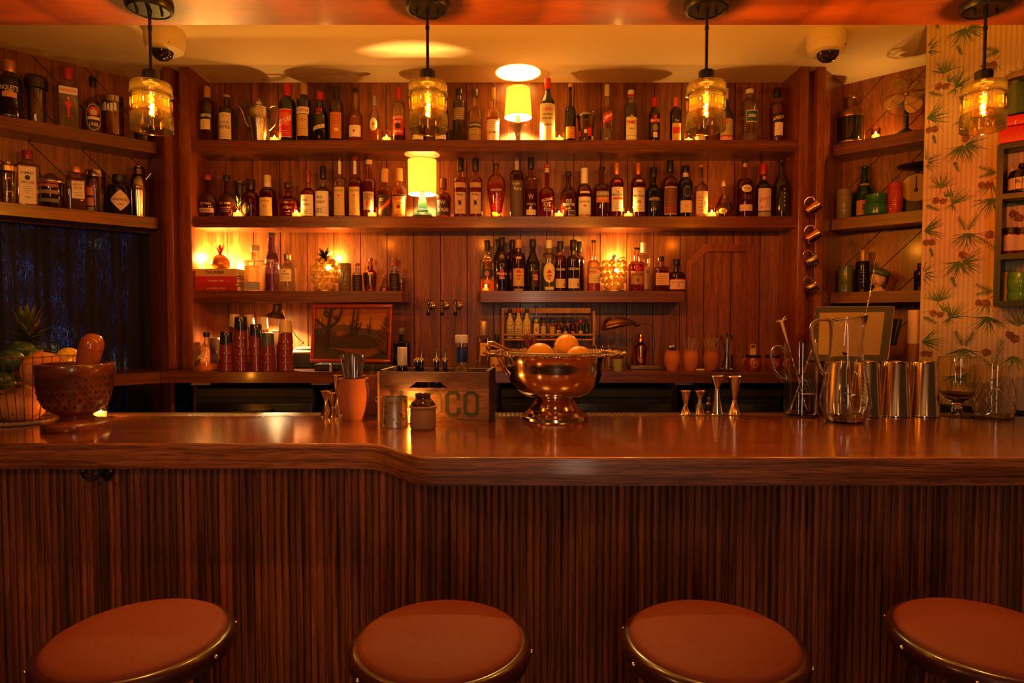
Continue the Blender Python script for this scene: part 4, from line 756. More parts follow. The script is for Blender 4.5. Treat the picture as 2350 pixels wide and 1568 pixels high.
bottle(905, 604.6, 24, DB, SH3, profile(.66, .74, .42, 'q'), clr, (.10, .03, .015), .64, (.93, (.5, .05, .02)), [('p', (.015, .012, .012), -.98, .98, .02, .64), ('l', (.3, .2, .1), -.6, .6, .1, .55, 5)], 'small black-labelled vial near the end of short shelf', g4)
bottle(883, 631, 24, DB+.03, SH3, 'cone', clr, (.7, .3, .08), .3, (.85, (.4, .16, .05)), [('p', (.7, .2, .15), -.3, .3, .05, .2)], 'little conical cruet right of the copper shaker', g4, name='cruet', cat='cruet')
bottle(921, 628, 18, DB+.02, SH3, 'bord', clr, (.5, .12, .02), .5, (.9, (.4, .16, .05)), None, 'tiny glass cruet at right end of the short shelf', g4, name='cruet', cat='cruet')
bottle(905, 592, 24, DB+.09, SH3, profile(.2, .75, .3, 'l'), clr, None, 0, (.82, (.32, .12, .05)), None, 'conical flask with ball stopper behind the second vial', g4, name='cruet', cat='cruet', capr=1.6)
# left corner shelves (objects stand along the 45 degree shelf)
def DL(x, y, off=5.655): return off/(1-ray(x, y).x)
def DR(x, y, off=5.54): return off/(1+ray(x, y).x)
def LB(x, yt, wp_, z, *a, **k): return bottle(x, yt, wp_, DL(x, yt+60), z, *a, rz=R_(35), **k)
LB(20.6, 140, 47, SH1, profile(.62, .76, .40), DK, None, 0, (.80, (.60, .28, .12), .5), [('t', WHT, "NOLET'S", .50, .08, 1.5), ('p', (.65, .30, .16), -.6, .6, .34, .43), ('t', WHT, 'SILVER', .44, .03, .7), ('l', WHT, -.7, .7, .02, .05, 1)], 'black gin bottle with copper cap at the far left', g5)
LB(155, 158, 41, SH1, profile(.64, .74, .34, 'q'), clr, (.93, .86, .66), .55, (.82, (.45, .03, .025)), [('p', WHT, -.85, .85, .55, .67), ('t', (.65, .03, .03), 'BEEFEATER', .61, .06, 1.55), ('o', (.65, .03, .03), -.2, .2, .30, .46), ('p', (.65, .03, .03), -.09, .09, .18, .32), ('o', (.7, .45, .35), -.08, .08, .46, .51), ('p', (.65, .03, .03), -.35, .35, .38, .41), ('l', INK, -.6, .6, .05, .16, 4)], 'square clear gin bottle with red cap and tiny red guard', g5, sec=(7, .8))
LB(212, 177, 36, SH1, profile(.50, .66, .32, 's'), (.9, .8, .6), (.85, .5, .2), .40, (.84, BLKC), [('o', CRM, -.92, .92, .03, .50), ('o', INK, -.86, .86, .045, .485), ('o', (.6, .05, .04), -.6, .6, .27, .45), ('o', (.5, .45, .4), -.35, .35, .30, .40), ('p', CRM, -.7, .7, .22, .27), ('t', CRM, 'LINIE', .14, .06, 1.0)], 'round-shouldered bottle with black octagonal label', g5)
LB(62, 346, 46, SH2, profile(.68, .78, .36), clr, (.93, .86, .66), .66, (.84, (.22, .015, .015)), [('p', (.6, .12, .08), -.72, .72, .02, .70), ('p', (.74, .66, .42), -.66, .66, .03, .69), ('t', INK, 'BOMBAY', .58, .05, 1.05), ('o', INK, -.22, .22, .45, .54), ('t', INK, 'DRY GIN', .41, .045, 1.0), ('l', INK, -.4, .4, .2, .36, 4), ('t', INK, '1761', .14, .035, .5)], 'clear gin bottle with tall arched cream label', g5, sec=(7, .7))
LB(174, 384, 40, SH2, profile(.70, .78, .44, 'q'), (.95, .8, .6), (.75, .35, .12), .30, (.87, (.70, .26, .10), .6), [('p', (.72, .64, .44), -.45, .75, .26, .66), ('t', (.35, .04, .03), 'ABSOLUT', .58, .045, .95, .15), ('t', (.35, .04, .03), 'ELYX', .50, .06, .75, .15), ('l', INK, -.3, .6, .3, .42, 2)], 'square bottle with copper stopper and cream label', g5, sec=(8, .9))
LB(273.5, 402, 50, SH2, profile(.66, .74, .46, 'q'), DK, None, 0, (.80, BLKC), [('d', (.74, .62, .36), -.85, .85, .08, .60), ('t', INK, "HENDRICK'S", .36, .06, 1.4), ('t', INK, 'GIN', .24, .045, .6), ('l', INK, -.2, .2, .45, .52, 2)], 'black apothecary gin bottle with diamond cream label', g5)
# right corner shelves
def RB(x, yt, wp_, z, *a, off=5.63, **k): return bottle(x, yt, wp_, DR(x, yt+60, off), z, *a, rz=R_(-28), **k)
RB(1985, 382, 40, SH2, 'champ', ('d', (.006, .03, .008)), None, 0, (.96, (.01, .03, .01)), [('p', (.45, .22, .07), -.5, .5, .62, .66), ('p', (.50, .19, .07), -.9, .9, .06, .34), ('o', INK, -.25, .25, .14, .27), ('t', (.55, .25, .1), 'NF', .205, .05, .35), ('t', (.5, .06, .04), 'Gruget', .31, .05, 1.1)], 'green sparkling wine bottle between the tiki mugs', None, name='wine_bottle')
RB(1981, 574, 31, SH3-.004, 'wine', DK, None, 0, (.70, (.50, .28, .10), .3), [('l', (.35, .16, .08), -.5, .5, .2, .5, 4), ('t', (.4, .2, .1), 'Liqueur', .52, .04, 1.0)], 'dark wine bottle with gold neck foil beside ceramic head', None, name='wine_bottle')
RB(2113, 604, 26, SH3-.004, 'wine', DK, None, 0, (.8, BLKC), None, 'dark bottle almost hidden by the wallpapered wall edge', None, name='wine_bottle')
# bitters rack bottles
DRK = 3.56; ZRK = P(1200, 777, DRK).z
for x, yt, wp_, pr, gl, li, cap, lb, lab in (
 (1170.5, 708, 19, 'slope', ('d', (.55, .46, .30)), None, (.85, BLKC), [('t', INK, 'BLACK', .30, .05, 1.3), ('t', INK, 'WALNUT', .23, .05, 1.4), ('t', INK, 'BITTERS', .16, .05, 1.4), ('d', INK, -.9, .9, .42, .58), ('d', (.55, .46, .30), -.8, .8, .43, .57)], 'cream bitters bottle with black cap at left of rack'),
 (1190, 708, 19, 'slope', ('d', (.55, .46, .30)), None, (.85, RED), [('t', INK, 'AZTEC', .30, .05, 1.2), ('t', INK, 'CHOCOLATE', .23, .05, 1.5), ('t', INK, 'BITTERS', .16, .05, 1.4), ('d', INK, -.9, .9, .42, .58), ('d', (.55, .46, .30), -.8, .8, .43, .57)], 'cream bitters bottle with red cap, second in rack'),
 (1209, 708, 19, 'slope', ('d', (.55, .46, .30)), None, (.85, BLKC), [('t', (.6, .05, .03), 'RHUBARB', .27, .06, 1.5), ('t', (.6, .05, .03), 'BITTERS', .19, .06, 1.4), ('d', (.6, .05, .03), -.9, .9, .42, .58), ('d', (.55, .46, .30), -.8, .8, .43, .57)], 'cream bitters bottle with red lettering, third in rack'),
 (1231, 701, 16.5, 'longs', clr, (.4, .25, .15), (.92, BLKC), [('p', (.55, .48, .42), -.9, .9, .12, .58), ('o', (.45, .1, .08), -.4, .4, .2, .32), ('t', INK, 'OX', .48, .04, .7)], 'tallest slim clear bottle in the bitters rack'),
 (1247, 728, 14, 'wine', clr, (.6, .4, .2), (.86, BLKC), [('p', (.45, .36, .22), -.9, .9, .05, .58), ('l', INK, -.5, .5, .1, .5, 4)], 'small bottle with pale label, fifth in rack'),
 (1267, 728, 14, 'wine', clr, (.6, .4, .2), (.86, BLKC), [('p', (.45, .30, .14), -.9, .9, .05, .55), ('l', INK, -.5, .5, .1, .5, 4)], 'small bottle with buff label, sixth in rack'),
 (1282, 734, 12, 'wine', (.7, .4, .3), (.3, .03, .02), (.84, BLKC), [('p', (.5, .42, .3), -.8, .8, .08, .45), ('p', (.12, .04, .03), -.3, .3, .14, .38)], 'little dark red bottle with pale label in rack'),
 (1297, 728, 17, 'bulb', (.5, .3, .25), (.12, .03, .02), (.82, BLKC), [('o', (.45, .33, .2), -.7, .7, .08, .36)], 'round-shouldered small bottle with oval label in rack'),
 (1315, 733, 16, 'wine', (.55, .25, .12), (.3, .07, .02), (.84, BLKC), [('o', (.35, .1, .04), -.5, .5, .15, .4)], 'brown small bottle near the right of rack'),
 (1332, 734, 12, 'wine', ('d', (.015, .01, .01)), None, (.84, RED), [('p', (.5, .3, .12), -.8, .8, .15, .42)], 'little black bottle with red cap in rack'),
 (1346, 730, 14, 'bord', ('d', (.008, .02, .015)), None, (.84, (.01, .05, .03)), [('l', CRM, -.5, .5, .3, .5, 2)], 'dark green small bottle at right end of rack')):
    bottle(x, yt, wp_, DRK, ZRK, pr, gl, li, .5, cap, lb, lab, g6, name='bitters_bottle', seg=18)
# bottles on the back counter
bottle(474, 763, 56, 3.44, CT, [(.8, 0), (.95, .01), (1, .06), (.99, .2), (.9, .38), (.7, .54), (.42, .66), (.24, .74), (.2, .8), (.2, 1)], clr, (.70, .30, .06), .20, (.88, BLKC), [('p', (.55, .25, .12), -.2, .25, .50, .62, -.1), ('p', (.5, .36, .28), -.35, .2, .34, .44, .12)], 'flask-shaped tequila bottle at the left end of back counter', None)
bottle(1110, 737, 33, 3.46, CT, profile(.62, .68, .30, 'q'), (.85, .75, .6), None, 0, (.71, (.50, .36, .26), .6), [('p', (.62, .35, .08), -.45, .35, .30, .56), ('t', INK, 'T', .5, .05, .2)], 'cut crystal decanter with square stopper and orange label', None, name='crystal_decanter', cat='decanter', sec=(7, .9), capr=2.1)
bottle(922, 752, 38, 3.46, CT, profile(.60, .68, .30, 'q'), (.30, .20, .14), (.05, .02, .01), .4, (.84, (.10, .06, .04)), None, 'dark crystal decanter standing right of the cactus painting', None, name='crystal_decanter', cat='decanter', sec=(7, .9), capr=2.2)
bottle(1141, 768, 22, 3.44, CT, 'bord', DKR, None, 0, (.80, BLKC), None, 'dark bottle between decanter and bitters rack', None)
for x, yt, lab in ((1168, 796, 'small dark bottle under the rack, left'), (1184, 799, 'small dark bottle under the rack, right')):
    bottle(x, yt, 13, 3.5, CT, 'wine', DK, None, 0, (.8, BLKC), None, lab, None, name='bitters_bottle', seg=14)
# ================================================================ lamps, candles
FLAME = M((1, .62, .16), .5, emit=22, name='flame', ecol=(1, .55, .12))
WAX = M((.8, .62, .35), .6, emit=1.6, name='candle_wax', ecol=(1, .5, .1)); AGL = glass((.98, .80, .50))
gt = 'tealight candles in glass cups'
def tealight(x, yt, D, z, lab, pw=.5, w=25, grp=gt):
    p = P(x, yt, D); h = max(p.z-z, .028); r = wid(w, 400, D)/2; t = T('tealight', lab, 'candle', (p.x, D, z), group=grp)
    mb = MB(); mb.lathe([(r*.86, 0), (r*.9, .003), (r, h*.5), (r, h), (r*.93, h), (r*.9, .006), (.0005, .005)], AGL, 24, close=False); mb.build('glass_cup', t)
    mb = MB(); mb.lathe([(r*.78, .006), (r*.8, h*.42), (.0005, h*.44)], WAX, 20); c = mb.build('wax', t)
    mb = MB(); mb.lathe([(.0006, h*.42), (.0052, h*.47), (.0052, h*.56), (.003, h*.66), (.0005, h*.72)], FLAME, 12); mb.build('flame', t)
    l = light('tealight_glow', 'POINT', (0, 0, h*.72), pw, AMB, .006); l.parent = t
    return t
for x, yt, lab in ((629.6, 304, 'tealight between the silver teapot and red label bottle'), (887, 302, 'tealight left of the bottle with bright red cap, top shelf'), (1284, 304, 'tealight right of the straw-wrapped bottle'), (1580, 311, 'tealight on top shelf under the third pendant lamp')):
    tealight(x, yt, DB-.02, SH1, lab)
for x, yt, lab in ((545.7, 475, 'tealight before the glass tumbler on middle shelf'), (681, 476, 'tealight between broad red bottle and first turkey label'), (854, 476, 'tealight in front of the slim red bottle with pale stopper'), (1283, 478, 'tealight in front of the dark white-lettered bottle'), (1442, 479, 'tealight between two copper-capped white label bottles'), (1633.7, 475, 'tealight left of the bell-shaped cognac decanter')):
    tealight(x, yt, NY+.032, SH2, lab, .5)
tealight(1138, 483, WY-.05, SH2, 'tealight glowing behind the winged oval bottle', .35)
tealight(2010, 295, DR(2010, 300, 5.52), SH1, 'tealight between brass lantern and fan in right corner', .8, 20)
tealight(229, 928, Dat(963, BT)+.04, BT, 'cream pillar tealight glowing behind the wooden mortar', .9, 34)
tealight(943, 930, 2.44, BT, 'tealight hidden between rusty can and stoneware jar', 1.1, 24)
tealight(1115, 650, DB-.02, SH3, 'tealight glowing at foot of navy-banded rum bottle', .25, 16)
SHADE, nn, ll, bb = newmat('lamp_shade_cloth')
bb.inputs['Base Color'].default_value = (.85, .72, .45, 1); bb.inputs['Roughness'].default_value = .9
tl = nn.new('ShaderNodeBsdfTranslucent'); tl.inputs[0].default_value = (1, .78, .42, 1); mx = nn.new('ShaderNodeMixShader'); mx.inputs[0].default_value = .5
wv = nn.new('ShaderNodeTexNoise'); wv.inputs['Scale'].default_value = 300; bp = nn.new('ShaderNodeBump'); bp.inputs['Strength'].default_value = .2; bp.inputs['Distance'].default_value = .001
ll.new(wv.outputs[0], bp.inputs['Height']); ll.new(bp.outputs[0], bb.inputs['Normal'])
ll.new(bb.outputs[0], mx.inputs[1]); ll.new(tl.outputs[0], mx.inputs[2]); ll.new(mx.outputs[0], nn['Material Output'].inputs[0])
TRIMC = M((.55, .36, .14), .7, name='shade_trim'); BULB = M((1, .8, .5), .3, emit=6, name='bulb', ecol=(1, .62, .25))
# white drum lamp, top shelf
D = 3.60; p = P(1189, 322, D)
t = T('table_lamp', 'small lamp with tapered cream shade and goblet base, top shelf', 'lamp', (p.x, D, SH1))
zt = P(1189, 203, D).z-SH1; zb = P(1189, 270, D).z-SH1; rt = wid(54, 210, D)/2; rb = wid(63, 270, D)/2
mb = MB(); mb.lathe([(rb, zb), (rt, zt), (rt-.0015, zt), (rb-.0015, zb)], SHADE, 48, close=False); sh = mb.build('lamp_shade', t)
mb = MB(); mb.ring((0, 0, zb), rb, .0012, TRIMC); mb.ring((0, 0, zt), rt, .0012, TRIMC); mb.build('shade_trim', sh)
BR_ = M((.32, .22, .14), .3, .3, name='glazed_taupe')
hb = P(1189, 289, D).z-SH1; s = hb
mb = MB(); mb.lathe([(.030, 0), (.028, .004), (.016, .012), (.013, s*.35), (.018, s*.6), (.038, s*.86), (.053, s*.97), (.055, s), (.048, s*1.0), (.012, s*.98), (.011, zb+.01), (.0005, zb+.012)], BR_, 32); mb.build('base', t)
mb = MB(); mb.ball((0, 0, zb+.03), .017, BULB, (1, 1, 1.3)); mb.build('bulb', t)
l = light('lamp_light', 'POINT', (0, 0, zb+.045), 46, WARM, .02); l.parent = t
# green pottery lamp, middle shelf
p = P(969.6, 497, D); t = T('table_lamp', 'cream drum-shade lamp with green pottery base, middle shelf', 'lamp', (p.x, D, SH2))
zt = P(969, 368, D).z-SH2; zb = P(969, 446, D).z-SH2; rr = wid(65, 400, D)/2
mb = MB(); mb.lathe([(rr*.985, zb), (rr, zt), (rr-.0015, zt), (rr-.0015, zb)], SHADE, 48, close=False); sh = mb.build('lamp_shade', t)
mb = MB(); mb.ring((0, 0, zb), rr, .0014, TRIMC); mb.ring((0, 0, zt), rr, .0014, TRIMC); mb.build('shade_trim', sh)
JADE = M((.10, .34, .22), .35, name='jade_glaze'); DKGZ = M((.02, .05, .035), .3, name='dark_green_glaze')
k = wid(1, 470, D)
mb = MB(); mb.lathe([(23*k, 0), (23.5*k, .012), (20*k, .026), (14*k, .028)], DKGZ, 32); f_ = mb.build('foot', t)
mb = MB(); mb.lathe([(13.5*k, .0275), (13*k, .035), (12*k, .05), (10*k, .085), (8*k, .11), (6*k, .125), (5*k, zb+.02)], JADE, 32)
mb.lathe([(13.3*k, .034), (14*k, .036), (13.5*k, .039), (12.8*k, .044), (13.4*k, .046), (12.5*k, .048)], JADE, 32, close=False); mb.build('base', t)
mb = MB(); mb.ball((0, 0, zb+.035), .017, BULB, (1, 1, 1.3)); mb.build('bulb', t)
l = light('lamp_light', 'POINT', (0, 0, zb+.05), 40, WARM, .02); l.parent = t
# four pendants
DP = 1.91; PBLK = M((.012, .010, .009), .35, .2, name='pendant_black'); PGL = glass((1.0, .84, .42), .03, 1.2, name='amber_glass', glow=.0009); PGB = glass((1.0, .75, .25), .08, 1.2, 60, glow=.004)
FIL = M((1, .7, .2), .5, emit=60, name='filament', ecol=(1, .52, .10)); FIL.cycles.emission_sampling = 'NONE' if hasattr(FIL, 'cycles') else None
pend = None
for x, cx_, rzz, lab in ((348, 343, .3, 'amber glass pendant lamp at far left over the fruit'), (982, 982, 0, 'amber glass pendant lamp left of centre, before the top shelf'), (1620, 1622, .38, 'amber glass pendant lamp right of centre, before the top shelf'), (2256, 2260, .0, 'amber glass pendant lamp in front of the pine wallpaper')):
    X = P(x, 250, DP).x
    if pend:
        d = dup(pend, (X, DP, SOF), lab, rz=rzz)
    else:
        t = pend = T('pendant_lamp', lab, 'lamp', (X, DP, SOF), rzz, 'amber pendant lamps over the bar')
        mb = MB(); mb.lathe([(.0655, 0), (.0655, -.014), (.062, -.021), (.055, -.024), (.054, -.022), (.0005, -.022)][::-1], PBLK, 40)
        cn = mb.build('canopy', t)
        for sx in (-.033, .033): mb = MB(); mb.lathe([(.0005, -.036), (.003, -.034), (.004, -.028), (.0045, -.022)], PBLK, 12, c=(sx, 0, 0)); mb.build('screw', cn)
        zc1 = EYE+.735-SOF; zc0 = EYE+.698-SOF
        mb = MB(); mb.tube([(0, 0, -.022), (0, 0, -.034), (0, 0, -.05), (0, 0, -.066), (0, 0, -.068), (0, 0, -.078), (0, 0, -.08), (0, 0, zc1)], [.007, .006, .0042, .0042, .0062, .0062, .0045, .0045], PBLK, 12); mb.build('rod', t)
        mb = MB(); mb.lathe([(.0235, zc0), (.0235, zc1-.003), (.021, zc1), (.0005, zc1)], PBLK, 32, close=False); mb.lathe([(.0235, zc0), (.012, zc0), (.012, zc0+.02)], PBLK, 32, close=False); mb.build('socket_cap', t)
        z0 = EYE+.5596-SOF; H = zc0-z0
        pf = [(.0565, z0), (.058, z0+.002), (.058, z0+H*.33), (.056, z0+H*.37), (.049, z0+H*.39), (.049, z0+H*.70), (.052, z0+H*.74), (.0585, z0+H*.76), (.0595, z0+H*.79), (.057, z0+H*.82), (.0575, z0+H*.96), (.053, z0+H), (.024, z0+H+.001)]
        pfi = [(r-.003, z) for r, z in pf[::-1] if r > .03]
        mb = MB(); mb.lathe(pf, PGL, 48, close=False); mb.lathe(pfi, PGL, 48, close=False); gs = mb.build('glass_shade', t)
        mb = MB(); mb.ring((0, 0, z0+.0005), .0568, .0015, PGL); mb.build('rim', gs)
        for k_ in range(8):
            a = 2*PI*k_/8+.15; M_ = Matrix.Rotation(a, 4, 'Z'); mb = MB(); mb.T = M_
            w_ = .0125; zc = z0+H*.55
            mb.rbox((0, -.0515, zc), (w_*2, .008, w_*2.1), PGB, .003, 2)
            mb.tube([(-w_, -.0555, zc-w_), (w_, -.0555, zc-w_), (w_, -.0555, zc+w_), (-w_, -.0555, zc+w_)], .0012, PGL, 6, True); mb.build('boss', gs)
        mb = MB(); mb.lathe([(.011, zc0), (.013, zc0-.02), (.020, zc0-.05), (.021, zc0-.062), (.014, zc0-.078), (.0005, zc0-.083)], glass((1, .9, .65), .02, .8), 24, close=False); bu = mb.build('bulb', t)
        mb = MB(); mb.tube([(.007*math.cos(q*.9), .007*math.sin(q*.9), zc0-.03-.0022*q) for q in range(19)], .0011, FIL, 6); mb.tube([(0, 0, zc0-.025), (0, 0, zc0-.075)], .001, FIL, 6); mb.build('filament', bu)
    light('pendant_light', 'POINT', (X, DP, SOF+zc0-.055), 15, AMB, .006)
# fairy lights tucked at the left end of the short shelf
for x, y, lab in ((446, 599, 'fairy light bulb beside the left cheek of shelf'), (494, 592, 'fairy light bulb behind the brass pineapple, left'), (530, 607, 'fairy light bulb behind the brass pineapple, right')):
    DD = 3.70 if x > 450 else 3.62; p = P(x, y, DD); p.x = max(p.x, Xa[3]+.006)
    mb = MB(); mb.ball((0, 0, 0), .0065, FIL, seg=12, rings=8); o = mb.build('fairy_light', loc=p); tag(o, lab, 'light', 'fairy lights on the short shelf')
    l = light('fairy_glow', 'POINT', (0, 0-.012, .0), 4.5, (1, .52, .10), .006); l.parent = o
mb = MB(); q = [P(446, 604, 3.70), P(460, 640, 3.72), P(478, 612, 3.72), P(494, 595, 3.715), P(512, 618, 3.72), P(530, 611, 3.715), P(545, 640, 3.72), P(560, 664, 3.72)]
mb.tube(q, .0012, M((.05, .06, .03), .5, name='light_wire'), 6); tag(mb.build('fairy_light_wire'), 'thin wire of the fairy lights behind the brass pineapple', 'wire')
# domed security cameras
for x, y, D, lab in ((378, 66, 3.1, 'white dome security camera on ceiling at left'), (1898, 68, 3.12, 'white dome security camera on ceiling at right')):
    p = P(x, y, D); t = T('security_camera', lab, 'camera', (p.x, D, ZC), group=None); k = .092
    CW = M((.66, .55, .34), .5, name='camera_plastic')
    mb = MB(); mb.lathe([(k*.65, -.098), (k*.88, -.085), (k*.97, -.06), (k, -.052), (k*.985, -.05), (k, -.048), (k, 0)], CW, 40); h_ = mb.build('housing', t)
    mb = MB(); mb.T = Matrix.Translation((-.004, -.02, -.090)) @ Matrix.Rotation(R_(12), 4, 'X')
    mb.lathe([(.0005, -.052), (.02, -.049), (.038, -.037), (.049, -.018), (.052, 0)], M((.02, .012, .012), .05, coat=1, name='smoked_dome'), 32); mb.build('dome', t)
    mb = MB(); mb.ball((.055, -.066, -.072), .003, BLK, seg=8, rings=6); mb.build('screw', h_)
# gooseneck desk lamp with brown cone, left on counter
DG = 3.60; S_ = lambda x, y, D=DG: P(x, y, D)
c = S_(633, 728); t = T('desk_lamp', 'small brown cone desk lamp leaning over the mug stacks', 'lamp', (c.x, DG, c.z))
BRN = M((.055, .025, .015), .4, .3, name='brown_enamel'); BRS = M((.5, .32, .15), .3, .9, name='brass_tube')
ax = Vector((.16, -.12, 1)).normalized()
mb = MB(); k = wid(22, 728, DG)
mb.lathe([(k, 0), (k*.98, .004), (k*.62, .022), (k*.40, .03), (k*.38, .068), (k*.30, .074), (.0005, .075)], BRN, 32, ax=ax, close=False)
mb.lathe([(k*.95, .003), (k*.6, .02), (k*.36, .03), (k*.34, .06), (.0005, .062)], M((.7, .6, .4), .5, name='reflector'), 32, ax=ax, close=False); mb.build('lamp_shade', t)
q = [S_(648, 712)-c, S_(660, 742)-c, S_(678, 770)-c, S_(694, 787)-c]; mb = MB(); mb.tube(q, .0035, BRS); mb.ball(q[-1], .008, BRS); mb.tube([q[-1], S_(674, 800)-c, S_(664, 812)-c], .0035, BRS); mb.build('arm', t)
mb = MB(); mb.ball((0, 0, .022), .012, BULB); mb.build('bulb', t)
l = light('lamp_light', 'SPOT', (.0, -.0, .016), 45, (1, .66, .26), .012, aim=None, spot=150); l.parent = t; l.rotation_euler = (R_(-8), R_(8), 0)
# brass shell desk lamp, right on counter
DH = 3.50; c = P(1500, 848, DH)
t = T('shell_desk_lamp', 'antique brass desk lamp with ribbed clamshell shade', 'lamp', (c.x, DH, CT))
ABR = M((.22, .11, .045), .32, .95, name='antique_brass')
def L_(x, y, dy=0): p = P(x, y, DH+dy); return Vector((p.x-c.x, dy, p.z-CT))
mb = MB(); mb.rbox((L_(1486, 840).x, 0, .012), (wid(84, 848, DH), .09, .022), M((.13, .085, .05), .4, .6, name='brass_plinth'), .003); mb.build('base', t)
mb = MB(); mb.tube([(0, 0, .022), L_(1500, 790), L_(1500, 760)], .0045, ABR, 10); mb.tube([L_(1500, 782), L_(1500, 759), L_(1497, 750), L_(1489, 744), L_(1478, 742), L_(1462, 743)], .0042, ABR, 10)
mb.lathe([(.007, 0), (.007, .05)], ABR, 12, c=tuple(L_(1500, 800))); mb.build('arm', t)
mb = MB(); a0 = L_(1460, 745); a1 = L_(1381, 764); n = 12; vs = []; m_ = 40
for i in range(n+1):
    f = i/n; cx = a0.x+(a1.x-a0.x)*f; r = .012+(.062-.012)*math.sin(min(f*1.25, 1)*PI/2)*(1 if f < .8 else math.sqrt(max(0, 1-((f-.8)/.2)**2))*.9+.1)
    zc = a0.z+(a1.z-a0.z)*f**1.4*.8
    for j in range(m_+1):
        an = PI*j/m_; rb_ = r*(1+.12*abs(math.sin(an*5.5)))
        vs.append((cx, -math.cos(an)*rb_*1.1, zc+math.sin(an)*rb_*.95))
mb.add(vs, [(i*(m_+1)+j, i*(m_+1)+j+1, (i+1)*(m_+1)+j+1, (i+1)*(m_+1)+j) for i in range(n) for j in range(m_)], ABR)
mb.lathe([(.012, 0), (.012, .02), (.006, .03)], ABR, 20, c=(a0.x-.01, 0, a0.z), ax=(1, 0, 0)); mb.build('lamp_shade', t)
# ================================================================ on the bar
STEEL = M((.62, .55, .48), .16, 1, name='polished_steel'); SILV = M((.60, .52, .44), .22, 1, bump=(35, .25), name='hammered_silver')
COP = M((.80, .32, .14), .14, 1, name='polished_copper'); TERR = M((.42, .13, .045), .85, bump=(90, .4), name='terracotta'); TERRD = M((.33, .09, .03), .85, bump=(90, .4), name='dark_terracotta')
ORNG = M((.88, .40, .02), .38, bump=(220, .5), name='orange_peel'); BWL = M((.76, .56, .40), .13, 1, bump=(9, .15), name='bronze_silver')
def onbar(x, yf, r=0): D = Dat(yf, BT)+r; return Vector((P(x, yf, D).x, D, BT))
# punch bowl
b = onbar(1272, 975, .136)
t = T('punch_bowl', 'large footed silver punch bowl with beaded wide rim, centre of bar', 'bowl', b)
D = b.y; w_ = lambda px, y: wid(px, y, D)
zz = lambda y: P(1272, y, D).z-BT
rim = w_(322, 812)/2; zr = zz(815)
zr = .268
prof = [(.134, 0), (.137, .006), (.135, .016), (.124, .022), (.121, .028), (.112, .033), (.108, .039), (.100, .043), (.096, .052), (.088, .066), (.081, .076), (.078, .082), (.083, .087), (.079, .090), (.09, .096)]
mb = MB(); mb.lathe(prof, BWL, 64); mb.build('foot', t)
mb = MB(); bp_ = []
for i in range(13):
    a = PI/2*i/12; bp_.append((.07+.122*math.sin(a)**.75, .092+.125*(1-math.cos(a))))
bp_ += [(.194, .235), (.198, .252), (.204, .262)]
fl = [(.225, .2665), (.250, .268), (rim*.97, .267)]
full = bp_+fl+[(rim, .268), (rim, .2695), (rim*.97, .2705), (.228, .270), (.206, .2665), (.198, .258)]+[(r-.003, z+.003) for r, z in bp_[:13][::-1]]+[(.0005, .092)]
mb.lathe(full, BWL, 72, close=False); bo = mb.build('basin', t)
mb = MB()
for k_ in range(150):
    a = 2*PI*k_/150; rr = rim*(1+.012*math.sin(a*13)); mb.ball((rr*math.cos(a), rr*math.sin(a), .270+.002*math.sin(a*26)), .0052+.0014*math.sin(a*39), BWL, (1, 1, .9), 8, 5)
for k_ in range(120):
    a = 2*PI*(k_+.5)/120; mb.ball((rim*.955*math.cos(a), rim*.955*math.sin(a), .2715), .0034, BWL, seg=6, rings=4)
mb.build('beaded_rim', t)
mb = MB(); mb.lathe([(.170, .150), (.185, .262), (.188, .275), (.184, .276), (.180, .262), (.165, .150)], M((.42, .28, .12), .5, .4, name='inner_liner'), 64, close=False)
mb.lathe([(.0005, .235), (.182, .236)], M((.25, .12, .04), .3, name='punch'), 40, close=False); mb.build('liner', t)
for dx, dy, zc_, r, lab in ((-.062, -.085, .262, .054, 'orange at left in the punch bowl'), (.052, .03, .296, .050, 'orange at the back in the punch bowl, highest'), (.088, -.095, .255, .049, 'orange at front right in the punch bowl')):
    mb = MB(); mb.ball((0, 0, 0), r, ORNG, (1, 1, .94), 32, 20); o = mb.build('orange', loc=(b.x+dx, b.y+dy, BT+zc_)); tag(o, lab, 'orange', 'oranges in the punch bowl')
c = b+Vector((-.262, -.03, .268)); t2 = T('ladle', 'gold ladle handle hooked over the left rim of bowl', 'ladle', c)
GLD = M((.80, .52, .16), .18, 1, name='gold_plate')
mb = MB(); mb.tube([(.13, .02, -.02), (.08, .012, .012), (.04, .004, .028), (.015, 0, .040), (.0, 0, .040), (-.006, 0, .028), (-.002, 0, .018)], [.005, .006, .008, .011, .012, .011, .006], GLD, 10, flat=1.0); mb.build('handle', t2)
mb = MB(); mb.tube([(.13, .02, -.02), (.16, .024, -.035), (.17, .026, -.04)], [.005, .012, .02], GLD, 12); mb.build('cup', t2)
c = b+Vector((-.20, -.115, .2)); mb = MB(); mb.tube([(-.028, .0, .060), (-.012, -.03, .028), (.006, -.040, -.005), (.018, -.036, -.014), (.020, -.032, .0), (.0, -.024, .030), (-.015, .0, .058)], .0035, BWL, 8)
tag(mb.build('tong_clip', loc=c), 'curled silver clip hanging from left rim of punch bowl', 'clip')
PEST = M((.13, .015, .012), .3, coat=.5, name='red_lacquer')
for x, y, x2, lab in ((1204, 767, 1222, 'dark red wooden pestle handle leaning left behind the oranges'), (1226, 769, 1218, 'dark red wooden pestle handle upright behind left orange')):
    p0 = P(x, y, 2.50); p1 = P(x2, 820, 2.50); mb = MB(); mb.tube([p0-(p1-p0)*.0, p0+(p1-p0)*.12, p0+(p1-p0)*.4, p1], [.003, .0125, .010, .007], PEST, 14); mb.ball(p0+(p1-p0)*.12, .0125, PEST); tag(mb.build('muddler'), lab, 'muddler', None)
